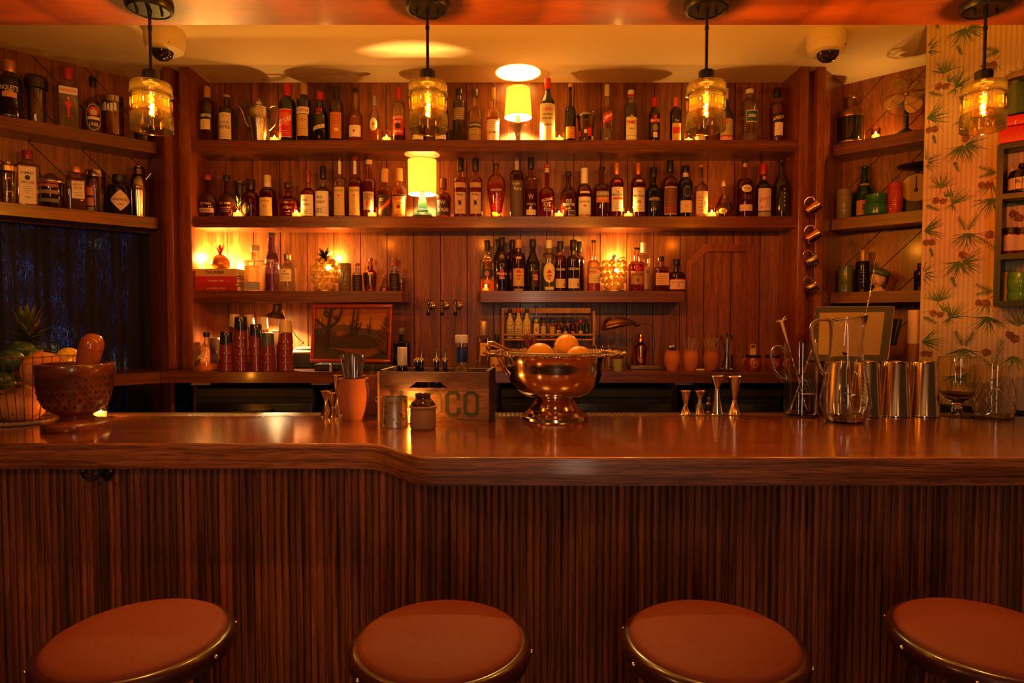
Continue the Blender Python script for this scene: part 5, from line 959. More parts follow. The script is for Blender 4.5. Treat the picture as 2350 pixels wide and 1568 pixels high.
# crate
A0 = R_(5.4); cw, ch, cdp = .437, .197, .215
fr_ = onbar(1122, 971); ctr = fr_+Vector((-math.cos(A0)*cw/2+math.sin(A0)*cdp/2, math.sin(A0)*cw/2+math.cos(A0)*cdp/2, 0))
CRW = wood('crate_pine', (.065, .020, .009), (.27, .105, .042), 'x', 15, 2.2, .7, 0, .4); CRE = M((.48, .26, .11), .7, name='crate_end_grain')
t = T('wooden_crate', 'old stencilled wooden crate holding bar bottles', 'crate', ctr, -A0)
hw, hd, th = cw/2, cdp/2, .014
# front board with slanted hand hole
fz = lambda px: None
hx = [(-.132+.036, .135), (-.132+.075+.0, .156), (.036, .156), (.067, .135)]
hole = [(-.100, .134), (-.070, .158), (.026, .158), (.056, .134)]
o_ = [(-hw, 0), (hw, 0), (hw, ch), (-hw, ch)]
mb = MB()
def plate(mb, polys, y0, y1, m):
    for pg in polys:
        n_ = len(pg); vs = [(x, y0, z) for x, z in pg]+[(x, y1, z) for x, z in pg]
        mb.add(vs, [tuple(range(n_)), tuple(reversed(range(n_, 2*n_)))]+[(i, n_+i, n_+(i+1) % n_, (i+1) % n_) for i in range(n_)], m)
plate(mb, [[(-hw, 0), (hw, 0), (hw, .134), hole[3], hole[0], (-hw, .134)], [(-hw, .158), hole[1], hole[2], (hw, .158), (hw, ch), (-hw, ch)], [(-hw, .134), hole[0], hole[1], (-hw, .158)], [hole[3], (hw, .134), (hw, .158), hole[2]]], -hd, -hd+th, CRW)
fb = mb.build('front_board', t, False)
mb = MB(); STN = M((.035, .045, .018), .85, name='stencil_green'); STNF = M((.16, .12, .05), .85, name='stencil_faded')
def glyph(ch_, x0, w=.048, h=.086, z0=.031, m=STN, s_=.0125):
    cs = {'C': [[(w, .72), (w, .88), (w*.75, 1), (w*.25, 1), (0, .88), (0, .12), (w*.25, 0), (w*.75, 0), (w, .12), (w, .24)]], 'O': [[(w*.25, 1), (w*.75, 1), (w, .88), (w, .12), (w*.75, 0), (w*.25, 0), (0, .12), (0, .88), (w*.25, 1), (w*.5, 1)]],
          'D': [[(0, 0), (0, 1), (w*.7, 1), (w, .85), (w, .15), (w*.7, 0), (0, 0)]], 'E': [[(w, 1), (0, 1), (0, 0), (w, 0)], [(0, .5), (w*.8, .5)]], 'N': [[(0, 0), (0, 1), (w, 0), (w, 1)]]}[ch_]
    e_ = [.0004]
    for st_ in cs:
        q = [(x0+a, z0+b_*h) for a, b_ in st_]
        for (ax_, az), (bx, bz) in zip(q[:-1], q[1:]):
            dx_, dz_ = bx-ax_, bz-az; L = math.hypot(dx_, dz_); nx, nz_ = -dz_/L*s_/2, dx_/L*s_/2; ex, ez = dx_/L*s_*.38, dz_/L*s_*.38
            e_[0] += .00012; y_ = -hd-e_[0]; mb.add([(ax_+nx-ex, y_, az+nz_-ez), (ax_-nx-ex, y_, az-nz_-ez), (bx-nx+ex, y_, bz-nz_+ez), (bx+nx+ex, y_, bz+nz_+ez)], [(0, 1, 2, 3)], m)
glyph('N', -.168, .04); glyph('E', -.100, .04, m=STNF); glyph('D', -.036, .058, m=STNF); glyph('C', .052, .046); glyph('O', .124, .048)
mb.build('lettering', fb, False)
mb = MB(); mb.box((-hw, hd-th, 0), (hw, hd, ch), CRW); mb.build('back_board', t, False)
for sg in (-1, 1):
    mb = MB(); x0 = sg*(hw-th/2) + (sg*.001); mb.box((x0-th/2, -hd+th, 0), (x0+th/2, hd-th, ch+.006), CRW); mb.box((x0-th/2, -hd+th, ch+.0061), (x0+th/2, hd-th, ch+.007), CRE); mb.build('end_board', t, False)
mb = MB(); mb.box((-hw-.008, -hd-.001, 0), (-hw-.0005, -hd+th, ch), CRE); mb.build('corner_strip', t, False)
mb = MB(); mb.box((-hw+th, -hd+th, .001), (hw-th, hd-th, .012), CRW); mb.build('bottom', t, False)
mb = MB(); mb.ring((-hw-.014, -hd+.02, .085), .010, .0022, M((.35, .25, .18), .4, .8, name='old_wire'), 20, 6, rot=Matrix.Rotation(R_(80), 3, 'X')); mb.tube([(-hw-.008, -hd+.018, .078), (-hw-.002, -hd+.012, .066), (-hw+.004, -hd-.002, .060)], .0022, M((.35, .25, .18), .4, .8, name='old_wire')); mb.build('wire_clasp', t)
zcb = BT+.0125
def CB(x, yt, wp_, D, *a, **k): return bottle(x, yt, wp_, D, zcb, *a, **k)
CB(923, 797, 26, 2.64, 'wine', DK, None, 0, (.70, (.72, .62, .46)), [('p', (.70, .62, .48), -.98, .98, .32, .62), ('p', INK, -1, 1, .625, .64), ('o', (.6, .5, .3), .2, .6, .4, .5), ('l', INK, -.5, .3, .4, .55, 2)], 'bottle with pale paper wrap and label in the crate', None, capr=2.2)
CB(1059, 769, 64, 2.60, profile(.50, .63, .37, 'l'), clr, (.95, .85, .55), .35, (.90, WHT), [('p', (.72, .66, .5), -.75, .62, .1, .40), ('p', (.02, .12, .30), -.45, .98, .06, .345)], 'big clear bottle with white cap and blue neck band in crate', None)
bo2 = [o for o in COL.objects if o.get('label', '').startswith('big clear bottle')][0]
Hb = P(1059, 769, 2.60).z-zcb; Rb = wid(64, 500, 2.6)/2
mb = MB(); mb.lathe([(Rb*.385, Hb*.66), (Rb*.39, Hb*.665), (Rb*.39, Hb*.84), (Rb*.385, Hb*.845)], M((.01, .03, .16), .4, name='blue_foil'), 28, close=False); mb.build('neck_band', bo2)
for x, yt, lean, D_, lab in ((967, 797, .3, 2.60, 'pourer-topped dark bottle at left in crate, tallest spout'), (958, 826, 0, 2.65, 'pourer-topped dark bottle behind the tallest spout in crate'), (1002, 802, 0, 2.60, 'pourer-topped dark bottle with straight thin spout'), (1021, 798, .5, 2.60, 'pourer-topped dark bottle with spout leaning right')):
    p = P(x, 846, D_); H = P(x, 828, D_).z-zcb
    t = T('pourer_bottle', lab, 'bottle', (p.x, D_, zcb), group='bottles with steel pour spouts in the crate')
    mb = MB(); R = .024; mb.lathe([(r*R, z*H) for r, z in PR['wine']], M((.012, .012, .013), .08, coat=.5, name='dark_glass'), 24); mb.build('body', t)
    mb = MB(); mb.lathe([(.0145, H-.006), (.0155, H+.002), (.0135, H+.006), (.008, H+.010), (.006, H+.014)], STEEL, 24); mb.build('collar', t)
    ht = P(x, yt, D_).z-zcb; mb = MB(); mb.tube([(0, 0, H+.008), (lean*.006, 0, H+(ht-H)*.5), (lean*.02, -.004, ht)], [.0052, .0042, .0030], STEEL, 12); mb.build('spout', t)
# rusty can and stoneware jar
b = onbar(906, 983, .036); RST, nn, ll, bb = newmat('rusty_tin')
bb.inputs['Metallic'].default_value = .85; bb.inputs['Roughness'].default_value = .38
nz = nn.new('ShaderNodeTexNoise'); nz.inputs['Scale'].default_value = 45; nz.inputs['Detail'].default_value = 6; tc = nn.new('ShaderNodeTexCoord'); ll.new(tc.outputs['Object'], nz.inputs['Vector'])
rp = nn.new('ShaderNodeValToRGB'); rp.color_ramp.elements[0].position = .55; rp.color_ramp.elements[0].color = (.42, .33, .26, 1); rp.color_ramp.elements[1].position = .66; rp.color_ramp.elements[1].color = (.10, .05, .03, 1)
ll.new(nz.outputs['Fac'], rp.inputs[0]); ll.new(rp.outputs[0], bb.inputs['Base Color'])
t = T('tin_can', 'dented rusty tin can in front of the crate', 'can', b); hc = P(906, 914, b.y-.036).z-BT; rc = wid(61, 950, b.y)/2
mb = MB(); mb.lathe([(rc*.98, 0), (rc, .003), (rc*.985, .006), (rc*.985, hc-.006), (rc, hc-.003), (rc, hc), (rc*.96, hc), (rc*.95, .004), (.0005, .004)], RST, 48, close=False); mb.build('body', t)
mb = MB(); mb.leaf((-.010, .01, hc), (-.2, .1, 1), .016, .016, RST, .3); mb.leaf((.018, .0, hc), (.5, .1, 1), .020, .014, RST, .2); mb.build('opened_lid', t)
b = onbar(971, 989, .038); hj = P(971, 905, b.y-.02).z-BT
t = T('stoneware_jar', 'small brown stoneware jar with glossy dark neck', 'jar', b); r = wid(59, 950, b.y)/2
STW = M((.24, .12, .06), .6, bump=(150, .4), name='stoneware'); STG = M((.035, .010, .006), .10, coat=1, name='dark_glaze')
mb = MB(); mb.lathe([(r*.90, 0), (r*.97, .004), (r, .012), (r*.99, hj*.60), (r*1.05, hj*.615), (r*1.05, hj*.655), (r*.99, hj*.67)], STW, 48); mb.build('body', t)
mb = MB(); mb.lathe([(r*.985, hj*.665), (r*.93, hj*.73), (r*.76, hj*.80), (r*.60, hj*.86), (r*.575, hj*.92), (r*.62, hj*.985), (r*.58, hj), (r*.46, hj*.985), (r*.44, hj*.7), (.0005, hj*.7)], STG, 48, close=False); mb.build('neck', t)
# terracotta cups with steel straws
def pot(name, lab, x, yb, yt, wt, wm, wb, m, D=None, grp=None, z=None, cat='cup'):
    b = onbar(x, yb, .03) if D is None else Vector((P(x, yb, D).x, D, z)); D = b.y
    H = P(x, yt, D).z-b.z; k = [wid(q, (yb+yt)/2, D)/2 for q in (wt, wm, wb)]
    t = T(name, lab, cat, b, group=grp)
    mb = MB(); mb.lathe([(k[2]*.94, 0), (k[2], .004), (k[2]+(k[1]-k[2])*.6, H*.25), (k[1], H*.55), (k[1]*.98, H*.72), (k[0]*.93, H*.90), (k[0]*.92, H*.93), (k[0], H*.985), (k[0]*.98, H), (k[0]*.86, H), (k[0]*.84, H*.9), (k[1]*.86, H*.5), (.0005, H*.35)], m, 40, close=False); mb.build('body', t)
    return t, b, H, k[0]
t, b, H, rt = pot('terracotta_cup', 'terracotta cup on the bar packed with steel straws', 812, 966, 868, 68, 71, 46, TERR)
straw0 = None
for i in range(38):
    a = rnd.random()*6.28; rr = rt*.70*math.sqrt(rnd.random()); top = P(810+(rr*math.cos(a))/rt*46, 812+rnd.uniform(-4, 10)+6*abs(math.cos(a))*rr/rt, b.y+rr*math.sin(a))
    bx, by = b.x+rr*.55*math.cos(a), b.y+rr*.7*math.sin(a); v = top-Vector((bx, by, BT+H*.42))
    L = v.length
    if straw0 is None:
        mb = MB(); mb.lathe([(.0031, 0), (.0031, .17), (.0026, .17), (.0026, .0)], STEEL, 10, close=False); straw0 = mb.build('metal_straw'); o = straw0
    else: o = straw0.copy(); COL.objects.link(o)
    o.location = (bx, by, BT+H*.42); o.rotation_euler = v.to_track_quat('Z', 'Y').to_euler(); o.scale = (1, 1, L/.17)
    tag(o, 'one of the steel straws bunched in the front terracotta cup', 'straw', 'steel straws in the front terracotta cup')
t, b, H, rt = pot('terracotta_cup', 'darker terracotta cup behind the straw cup, beside crate', 856, 953, 861, 50, 52, 34, TERRD)
mb = MB(); mb.T = Matrix.Translation((b.x, b.y, BT+H)); mb.ball((-.004, 0, .004), .017, glass((.9, .8, .7)), (1, 1, .8)); mb.lathe([(.008, .012), (.003, .03), (.0045, .036), (.0005, .038)], glass((.9, .8, .7)), 14); tag(mb.build('glass_stopper'), 'small glass stopper sitting in the darker terracotta cup', 'stopper')
# jiggers
JIG = M((.78, .64, .50), .15, 1, name='jigger_steel')
gj = 'double-ended steel jiggers'
for x, yb, yt, wt, waist, lab in ((749, 954, 897, 28, .58, 'small jigger at the far left of the straw cup'), (764.4, 960, 902, 26, .42, 'small jigger standing just left of the straw cup'), (776, 952, 861, 27, .42, 'tall jigger mostly hidden behind the straw cup'), (1573, 954, 897, 27, .42, 'leftmost of the two short jiggers right of bowl'), (1606, 954, 897, 26, .60, 'right one of the two short jiggers beside tall pair'), (1645, 954, 863, 32, .65, 'left one of the two tall jiggers'), (1685, 954, 864, 33, .36, 'right one of the two tall jiggers')):
    r = wid(wt, 930, 2.62)/2; b = onbar(x, yb, r*.9); H = P(x, yt, b.y).z-BT; w2 = r*.30
    mb = MB(); mb.lathe([(r*.90, 0), (r*.93, .002), (r*.85, .004), (w2, H*waist-.003), (w2*1.25, H*waist-.001), (w2*1.25, H*waist+.001), (w2, H*waist+.003), (r*.93, H-.003), (r, H-.001), (r*.97, H), (r*.85, H-.004), (w2*.8, H*waist+.004), (.0005, H*waist+.004)], JIG, 36, close=False)
    tag(mb.build('jigger', loc=b), lab, 'jigger', None)
# shaker tins upside down
TIN = M((.70, .60, .50), .13, 1, name='shaker_steel')
for x, lab in ((1919, 'inverted shaker tin seen through the tall glass pitcher'), (1985, 'inverted shaker tin just right of the pitcher'), (2051, 'inverted shaker tin, second from the footed glass'), (2117, 'inverted shaker tin beside the footed glass')):
    b = onbar(x, 960, .068); H = P(x, 829, b.y).z-BT; r0 = wid(69, 900, b.y)/2; r1 = wid(53, 900, b.y)/2
    mb = MB(); mb.lathe([(r0*.98, 0), (r0*1.01, .002), (r0*1.01, .006), (r0*.985, .009), (r1, H-.008), (r1*.93, H-.002), (r1*.85, H-.001), (r1*.8, H-.004), (.0005, H-.004)], TIN, 44, close=False)
    tag(mb.build('shaker_tin', loc=b), lab, 'shaker tin', None)
# glassware
GLS = M((.97, .95, .90), .0, trans=1, ior=1.47, name='clear_glass')
def curve(p, n=8):
    out = []; p = [Vector(q) for q in p]
    for i in range(len(p)-1):
        a, b_, c, d = p[max(i-1, 0)], p[i], p[i+1], p[min(i+2, len(p)-1)]
        for k_ in range(n):
            s = k_/n; out.append(.5*((2*b_)+(c-a)*s+(2*a-5*b_+4*c-d)*s*s+(3*b_-a-3*c+d)*s**3))
    out.append(p[-1]); return out
b = onbar(1938, 973, .052); D = b.y; H = P(1950, 722, D).z-BT; k = wid(1, 850, D)
t = T('glass_pitcher', 'tall curvy glass pitcher with angular handle and etched flower', 'pitcher', b)
zf = lambda y: P(1938, y, D).z-BT
pr = [(34, 968), (40, 966), (50, 950), (55, 935), (54, 915), (48, 880), (40, 845), (36, 815), (34.5, 780), (35, 750), (37, 730)]
mb = MB(); ring = []; seg = 44; vs = []
pz = [(a*k, max(zf(y), .0)) for a, y in pr]; inn = [(a-.0028, z+.006) for a, z in pz[::-1]]; allp = [(.0005, pz[0][1])]+pz+inn+[(.0005, pz[0][1]+.01)]
for i, (r, z) in enumerate(allp):
    for j in range(seg):
        a = 2*PI*j/seg; f = max(0, (z-H*.80)/(H*.2)); lip = f*max(0, math.cos(a))**3
        vs.append((r*math.cos(a)+lip*.022, r*math.sin(a)*(1-.12*f), z+f*(.012*math.cos(a)-.006)))
nr_ = len(allp); mb.add(vs, [(i*seg+j, i*seg+(j+1) % seg, (i+1)*seg+(j+1) % seg, (i+1)*seg+j) for i in range(nr_-1) for j in range(seg)], GLS); body = mb.build('body', t)
L2 = lambda x, y: Vector((P(x, y, D).x-b.x, 0, P(x, y, D).z-BT))
mb = MB(); mb.tube(curve([L2(1911, 752), L2(1906, 738), L2(1893, 733), L2(1872, 738), L2(1862, 752), L2(1866, 790), L2(1878, 835), L2(1892, 860), L2(1902, 852), L2(1903, 838)]), .0075, GLS, 12); mb.build('handle', t)
ETC = M((.75, .66, .5), .6, name='etched_glass')
mb = MB()
def onp(a, z):
    r = [r0+(r1-r0)*(z-z0)/(z1-z0+1e-9) for (r0, z0), (r1, z1) in zip(pz[:-1], pz[1:]) if z0 <= z <= z1]; r = (r[0] if r else pz[-1][0])+.0006
    return (r*math.sin(a), -r*math.cos(a), z)
def petal(a, z, L, an, w=.004):
    q = []
    for f, ww in ((0, 0), (.5, w), (1, 0), (.5, -w)):
        q.append(onp(a+(L*f*math.cos(an)-ww*math.sin(an))/.04, z+L*f*math.sin(an)+ww*math.cos(an)))
    mb.add(q, [(0, 1, 2, 3)], ETC)
zf_ = zf(818)
for i in range(14): petal(.75, zf_, .018, 2*PI*i/14, .0016)
for i in range(10): petal(.60-.05*i, zf(836+8*i), .014, R_(-60), .0006)
petal(.50, zf(880), .034, R_(35), .004); petal(.15, zf(905), .03, R_(150), .004); petal(.0, zf(925), .035, R_(20), .003); petal(-.2, zf(940), .03, R_(5), .002); petal(.3, zf(862), .028, R_(120), .0035)
mb.build('etching', body, False)
SPN = M((.85, .68, .42), .2, 1, name='gold_spoon')
def barspoon(x0, y0, x1, y1, D0, D1, lab, kind):
    p0 = P(x0, y0, D0); p1 = P(x1, y1, D1); t = T('bar_spoon', lab, 'spoon', p1); v = p0-p1; L = v.length; d = v.normalized(); u = d.orthogonal(); w_ = d.cross(u)
    n_ = 150; mb = MB(); 
    for ph in (0, PI): mb.tube([d*L*(.06+.86*i/n_)+(u*math.cos(i*.75+ph)+w_*math.sin(i*.75+ph))*.0012 for i in range(n_)], .0015, SPN, 5)
    mb.build('twisted_shaft', t)
    mb = MB(); mb.T = d.to_track_quat('Z', 'Y').to_matrix().to_4x4(); mb.ball((0, 0, .012), .011, SPN, (1, .35, 1.6)); mb.build('bowl', t)
    mb = MB()
    if kind == 'fork':
        for s_ in (-1, 0, 1): mb.tube([d*L*.91, d*L*.95+u*s_*.004, d*L], [.002, .0022, .001], SPN, 6)
        mb.ball(d*L*.91, .0035, SPN)
    elif kind == 'antler':
        mb.tube([d*L*.60, d*L*.8, d*L*.97, d*L], [.002, .0045, .0065, .004], M((.72, .55, .30), .5, .3, name='antler_gold'), 10)
        e_ = d*L*.985
        for q in ((.020, 0, .012), (.014, 0, .022), (-.022, 0, .0), (-.012, 0, .006)): mb.tube([e_, e_+Vector(q)], [.0035, .002], M((.72, .55, .30), .5, .3, name='antler_gold'), 8)
    else:
        mb.T = Matrix.Translation(d*L) @ d.to_track_quat('Z', 'Y').to_matrix().to_4x4(); mb.ball((0, 0, .008), .008, SPN, (1, .35, 1.7))
    mb.build('finial', t)
barspoon(2012, 590, 1946, 935, D-.005, D-.01, 'twisted gold bar spoon standing in the tall pitcher', 'fork')
b = onbar(1836, 957, .046); D = b.y; k = wid(1, 870, D); zf = lambda y: P(1836, y, D).z-BT
t = T('mixing_glass', 'straight glass mixing jug with loop handle and etched diamonds', 'mixing glass', b)
R = 36*k; H = zf(786); mb = MB(); mb.lathe([(.0005, 0), (R*.93, 0), (R, .006), (R, H*.5), (R*.99, H), (R*.95, H), (R*.95, H*.5), (R*.93, .012), (.0005, .012)], GLS, 44, close=False); body = mb.build('body', t)
L2 = lambda x, y: Vector((P(x, y, D).x-b.x, 0, P(x, y, D).z-BT))
mb = MB(); mb.tube(curve([L2(1802, 808), L2(1790, 796), L2(1776, 800), L2(1770, 820), L2(1774, 845), L2(1790, 866), L2(1803, 872), L2(1801, 860)]), [.0065]*57, GLS, 12); mb.build('handle', t)
mb = MB()
def ln_(a0, z0, a1, z1, w=.0006, m=ETC):
    n_ = 6; q = []
    for i in range(n_+1):
        f = i/n_; a = a0+(a1-a0)*f; z = z0+(z1-z0)*f; r = R+.0005; q += [(r*math.sin(a), -r*math.cos(a), z-w), (r*math.sin(a), -r*math.cos(a), z+w)]
    mb.add(q, [(2*i, 2*i+2, 2*i+3, 2*i+1) for i in range(n_)], m)
z0, z1 = zf(898), zf(870)
for i in range(7):
    a = -.35+i*.19; ln_(a, z0, a+.35, z1); ln_(a+.35, z0, a, z1)
ln_(-.4, zf(900), 1.2, zf(900), .0022); ln_(-.3, zf(868), .0, zf(872)); ln_(-.2, zf(826), .25, zf(838)); ln_(.2, zf(842), .6, zf(832))
mb.build('etching', body, False)
barspoon(1793, 735, 1852, 945, D+.01, D+.01, 'gold bar spoon with antler top in the mixing jug', 'antler')
barspoon(1868, 790, 1812, 945, D+.01, D+.015, 'gold bar spoon leaning right inside the mixing jug', 'plain')
b = onbar(2196, 958, .04); D = b.y; k = wid(1, 880, D); zf = lambda y: P(2196, y, D).z-BT
t = T('footed_glass', 'large footed snifter mixing glass with a little amber liquid', 'glass', b)
mb = MB(); pr = [(41, 0), (40, .002), (20, .006), (11, .012), (10, zf(932)), (14, zf(920)), (26, zf(911)), (36, zf(900)), (41, zf(880)), (42, zf(860)), (40, zf(835)), (38, zf(820))]
pp = [(a*k, z) for a, z in pr]; mb.lathe([(.0005, 0)]+pp+[(a-.002, z+.001) for a, z in pp[:4:-1]]+[(.0005, zf(914))], GLS, 48, close=False); mb.ring((0, 0, zf(820)), 38*k, .0014, GLS); mb.build('body', t)
mb = MB(); mb.lathe([(.0005, zf(913)), (20*k, zf(909)), (32*k, zf(902)), (33*k, zf(901)), (.0005, zf(901))], liquid((.18, .05, .01)), 40); mb.build('liquid', t)
b = onbar(2280, 958, .045); D = b.y; k = wid(1, 880, D); H = P(2280, 838, D).z-BT; R = 40*k
t = T('cut_glass_tumbler', 'diamond-cut crystal mixing glass at the right end of bar', 'glass', b)
mb = MB(); mb.lathe([(.0005, 0), (R*.93, 0), (R*.97, .005), (R*.97, H*.72), (R, H*.80), (R, H), (R*.95, H), (R*.93, H*.7), (R*.85, .02), (.0005, .018)], GLS, 44, close=False); body = mb.build('body', t)
mb = MB(); N_ = 12
for i in range(N_):
    for sg in (1, -1):
        pts = []
        for j in range(13):
            f = j/12; a = 2*PI*i/N_+sg*f*1.35; pts.append((R*.985*math.sin(a), -R*.985*math.cos(a), .012+H*.70*f))
        mb.tube(pts, .0013, GLS, 5)
mb.build('cut_pattern', body)
# mortar and pestle
b = onbar(176, 992, .075); D = b.y; k = wid(1, 900, D); zf = lambda y: P(176, y, D-.0).z-BT
MW = wood('mortar_wood', (.09, .018, .008), (.22, .05, .017), 'x', 16, 3, .3, .5, .3, 0, .1); MD = M((.035, .010, .006), .4, name='burnt_pattern'); ML = M((.30, .10, .035), .4, name='carved_light')
t = T('mortar', 'carved dark wooden mortar with diamond band on left of bar', 'mortar', b)
H = P(176, 836, D-.05).z-BT; R = 76*k
pf = [(66*k, 0), (68*k, .006), (68*k, .022), (64*k, .030), (44*k, .038), (32*k, .046), (34*k, .054), (48*k, .064), (62*k, .085), (70*k, .115), (74*k, .15), (76*k, H*.84), (77*k, H*.85), (77.5*k, H*.97), (75*k, H), (68*k, H), (67*k, H*.85), (60*k, .10), (.0005, .07)]
mb = MB(); mb.lathe(pf, MW, 64, close=False); body = mb.build('body', t)
def mo(a, z, e=.0006):
    r = rad_at([(q[0], q[1]) for q in pf[:14]], z)+e; return (r*math.sin(a), -r*math.cos(a), z)
mb = MB()
za, zb_ = .078, H*.83
for i in range(22):
    for sg in (1, -1):
        for j in range(6):
            f0, f1 = j/6, (j+1)/6; a0 = i*2*PI/22+sg*f0*.8; a1 = i*2*PI/22+sg*f1*.8; w__ = .010
            mb.add([mo(a0-w__, za+(zb_-za)*f0), mo(a0+w__, za+(zb_-za)*f0), mo(a1+w__, za+(zb_-za)*f1), mo(a1-w__, za+(zb_-za)*f1)], [(0, 1, 2, 3)], MD)
for i in range(22):
    for j in range(5):
        a = (i+.5*(j % 2))*2*PI/22; z = za+(zb_-za)*(j+.5)/5; q = [mo(a+.055*math.cos(th)*.8, z+.007*math.sin(th), .0009) for th in [2*PI*v/8 for v in range(8)]]
        mb.add(q, [tuple(range(8))], MD)
for a_, z_ in ((1.15, .12), (1.1, .14), (-.95, .13)):
    mb.tube([mo(a_+.22*math.cos(v*.5), z_+.014*math.sin(v*.5), .001) for v in range(13)], .002, MW, 6)
mb.build('carved_band', body, False)
p1 = P(196, 850, D); p0 = P(212, 786, D); d = (p0-p1).normalized(); p1 = p1-d*.06
t = T('pestle', 'thick reddish wooden pestle leaning in the mortar', 'pestle', p1)
PW = M((.34, .085, .02), .25, coat=.5, bump=(20, .1), name='polished_redwood'); L = (p0-p1).length; r = 24*k
mb = MB(); mb.lathe([(r*.6, -.0), (r*.8, .02), (r*.98, L*.6), (r*1.04, L*.80), (r*1.04, L*.86)], PW, 36, ax=d); mb.build('handle', t)
mb = MB(); mb.lathe([(r*1.04, L*.865), (r*1.03, L*.95), (r*.92, L*1.06), (r*.7, L*1.14), (r*.4, L*1.185), (.0005, L*1.20)], PW, 36, ax=d, close=False); mb.build('knob', t)
# fruit basket
b = Vector((P(60, 960, 2.50).x, 2.50, BT)); WIRE = M((.22, .10, .05), .4, .8, name='rust_wire'); RAT = M((.40, .24, .12), .7, bump=(60, 1), name='rattan')
t = T('wire_fruit_basket', 'copper wire fruit basket with rattan foot at left edge', 'basket', b)
zr = .262; r0, r1 = .135, .195
RR = lambda z: r0+(r1-r0)*(z/zr)**.75
mb = MB(); mb.ring((0, 0, zr), r1, .0028, WIRE, 64); mb.ring((0, 0, .163), RR(.163), .002, WIRE, 64); mb.build('rim', t)
mb = MB()
for i in range(40):
    a = 2*PI*i/40; mb.tube([(RR(z)*math.cos(a), RR(z)*math.sin(a), z) for z in (.008, .05, .10, .163, .21, zr)]+[((r1+.004)*math.cos(a), (r1+.004)*math.sin(a), zr+.007)], .0016, WIRE, 6)
mb.build('uprights', t)
mb = MB()
for j in range(7): mb.ring((0, 0, .005), .02+.018*j, .0014, WIRE, 40, 5)
for i in range(20):
    a = 2*PI*i/20; mb.tube([(.0, 0, .006), (r0*math.cos(a), r0*math.sin(a), .006)], .0014, WIRE, 5)
mb.build('bottom_grid', t)
mb = MB(); mb.ring((0, 0, .008), r0+.002, .0075, RAT, 90, 8); mb.build('rattan_foot', t)
GF = M((.72, .26, .07), .4, bump=(120, .5), name='grapefruit_peel'); LIM = M((.035, .075, .012), .35, bump=(150, .5), name='lime_peel'); LEM = M((.80, .50, .04), .4, bump=(150, .4), name='lemon_peel')
def fruit(x, y, D, r, m, lab, kind, s=(1, 1, .9), stem=None):
    p = P(x, y, D); t = T(kind, lab, kind, p, group=None); mb = MB(); 
    mb.ball((0, 0, 0), r, m, s, 32, 20)
    if kind in ('lime', 'lemon'): mb.lathe([(r*.3, r*.80), (r*.17, r*1.05), (.0005, r*1.10)], m, 16, ax=(rnd.uniform(-1, 1), -.6, .6), close=False)
    mb.build('peel', t)
    mb = MB(); st = stem or (-.15, -.95, -.25); v = Vector(st).normalized(); mb.ball(Vector((v.x*r*s[0], v.y*r*s[1], v.z*r*s[2]))*.99, r*.07, M((.20, .16, .05), .7, name='stem_scar'), seg=10, rings=6); mb.build('stem_scar', t)
fruit(50, 930, 2.49, .077, GF, 'big pink grapefruit at the bottom of the fruit basket', 'grapefruit', (1.12, 1, .92), (.2, -.85, -.35))
fruit(98, 850, 2.46, .071, GF, 'pink grapefruit upper right in the fruit basket', 'grapefruit', (1.05, 1, 1.0), (.7, .5, .3))
fruit(24, 828, 2.42, .045, LIM, 'green lime at upper left of the basket', 'lime', (1.05, 1, .98))
fruit(10, 873, 2.41, .042, LIM, 'dark lime below the upper lime in basket', 'lime', (1.1, 1, .9))
fruit(47, 803, 2.52, .043, LIM, 'dark green lime on top in front of pineapple leaves', 'lime', (1.25, 1, .85))
fruit(157, 818, 2.54, .037, LEM, 'yellow lemon at the right of the fruit basket', 'lemon', (1.15, 1, .95))
# pineapple
p = P(66, 800, 2.58); t = T('pineapple', 'whole pineapple with spiky crown behind the limes', 'pineapple', (p.x, p.y, p.z-.10))
PS = M((.42, .20, .05), .7, bump=(60, .8), name='pineapple_skin'); mb = MB(); mb.lathe([(.03, -.08), (.055, -.05), (.066, .0), (.064, .04), (.05, .085), (.025, .105), (.0005, .11)], PS, 40)
for i in range(60):
    a = i*2.39996; z = -.04+.14*i/60; r = rad_at([(.03, -.08), (.055, -.05), (.066, .0), (.064, .04), (.05, .085), (.025, .105), (.0, .2)], z); mb.leaf((r*math.cos(a), r*math.sin(a), z), (math.cos(a), math.sin(a), .8), .014, .010, PS, .2, 2)
mb.build('body', t)
PG = [M(c, .5, name='pineapple_leaf') for c in ((.075, .085, .025), (.045, .065, .02), (.12, .10, .035), (.16, .08, .03))]
mb = MB()
for i in range(70):
    f = i/70; a = i*2.39996; el = R_(-5+80*f**1.1); L = .10-.02*f+rnd.uniform(-.01, .015) if f < .8 else .11
    d = (math.cos(a)*math.cos(el), math.sin(a)*math.cos(el), math.sin(el)); z = .108+.075*f
    mb.leaf((d[0]*.012, d[1]*.012, z), d, L, .022, PG[i % 4 if rnd.random() < .5 else 1], .5-.5*f, 6)
mb.build('crown', t, ang=60)
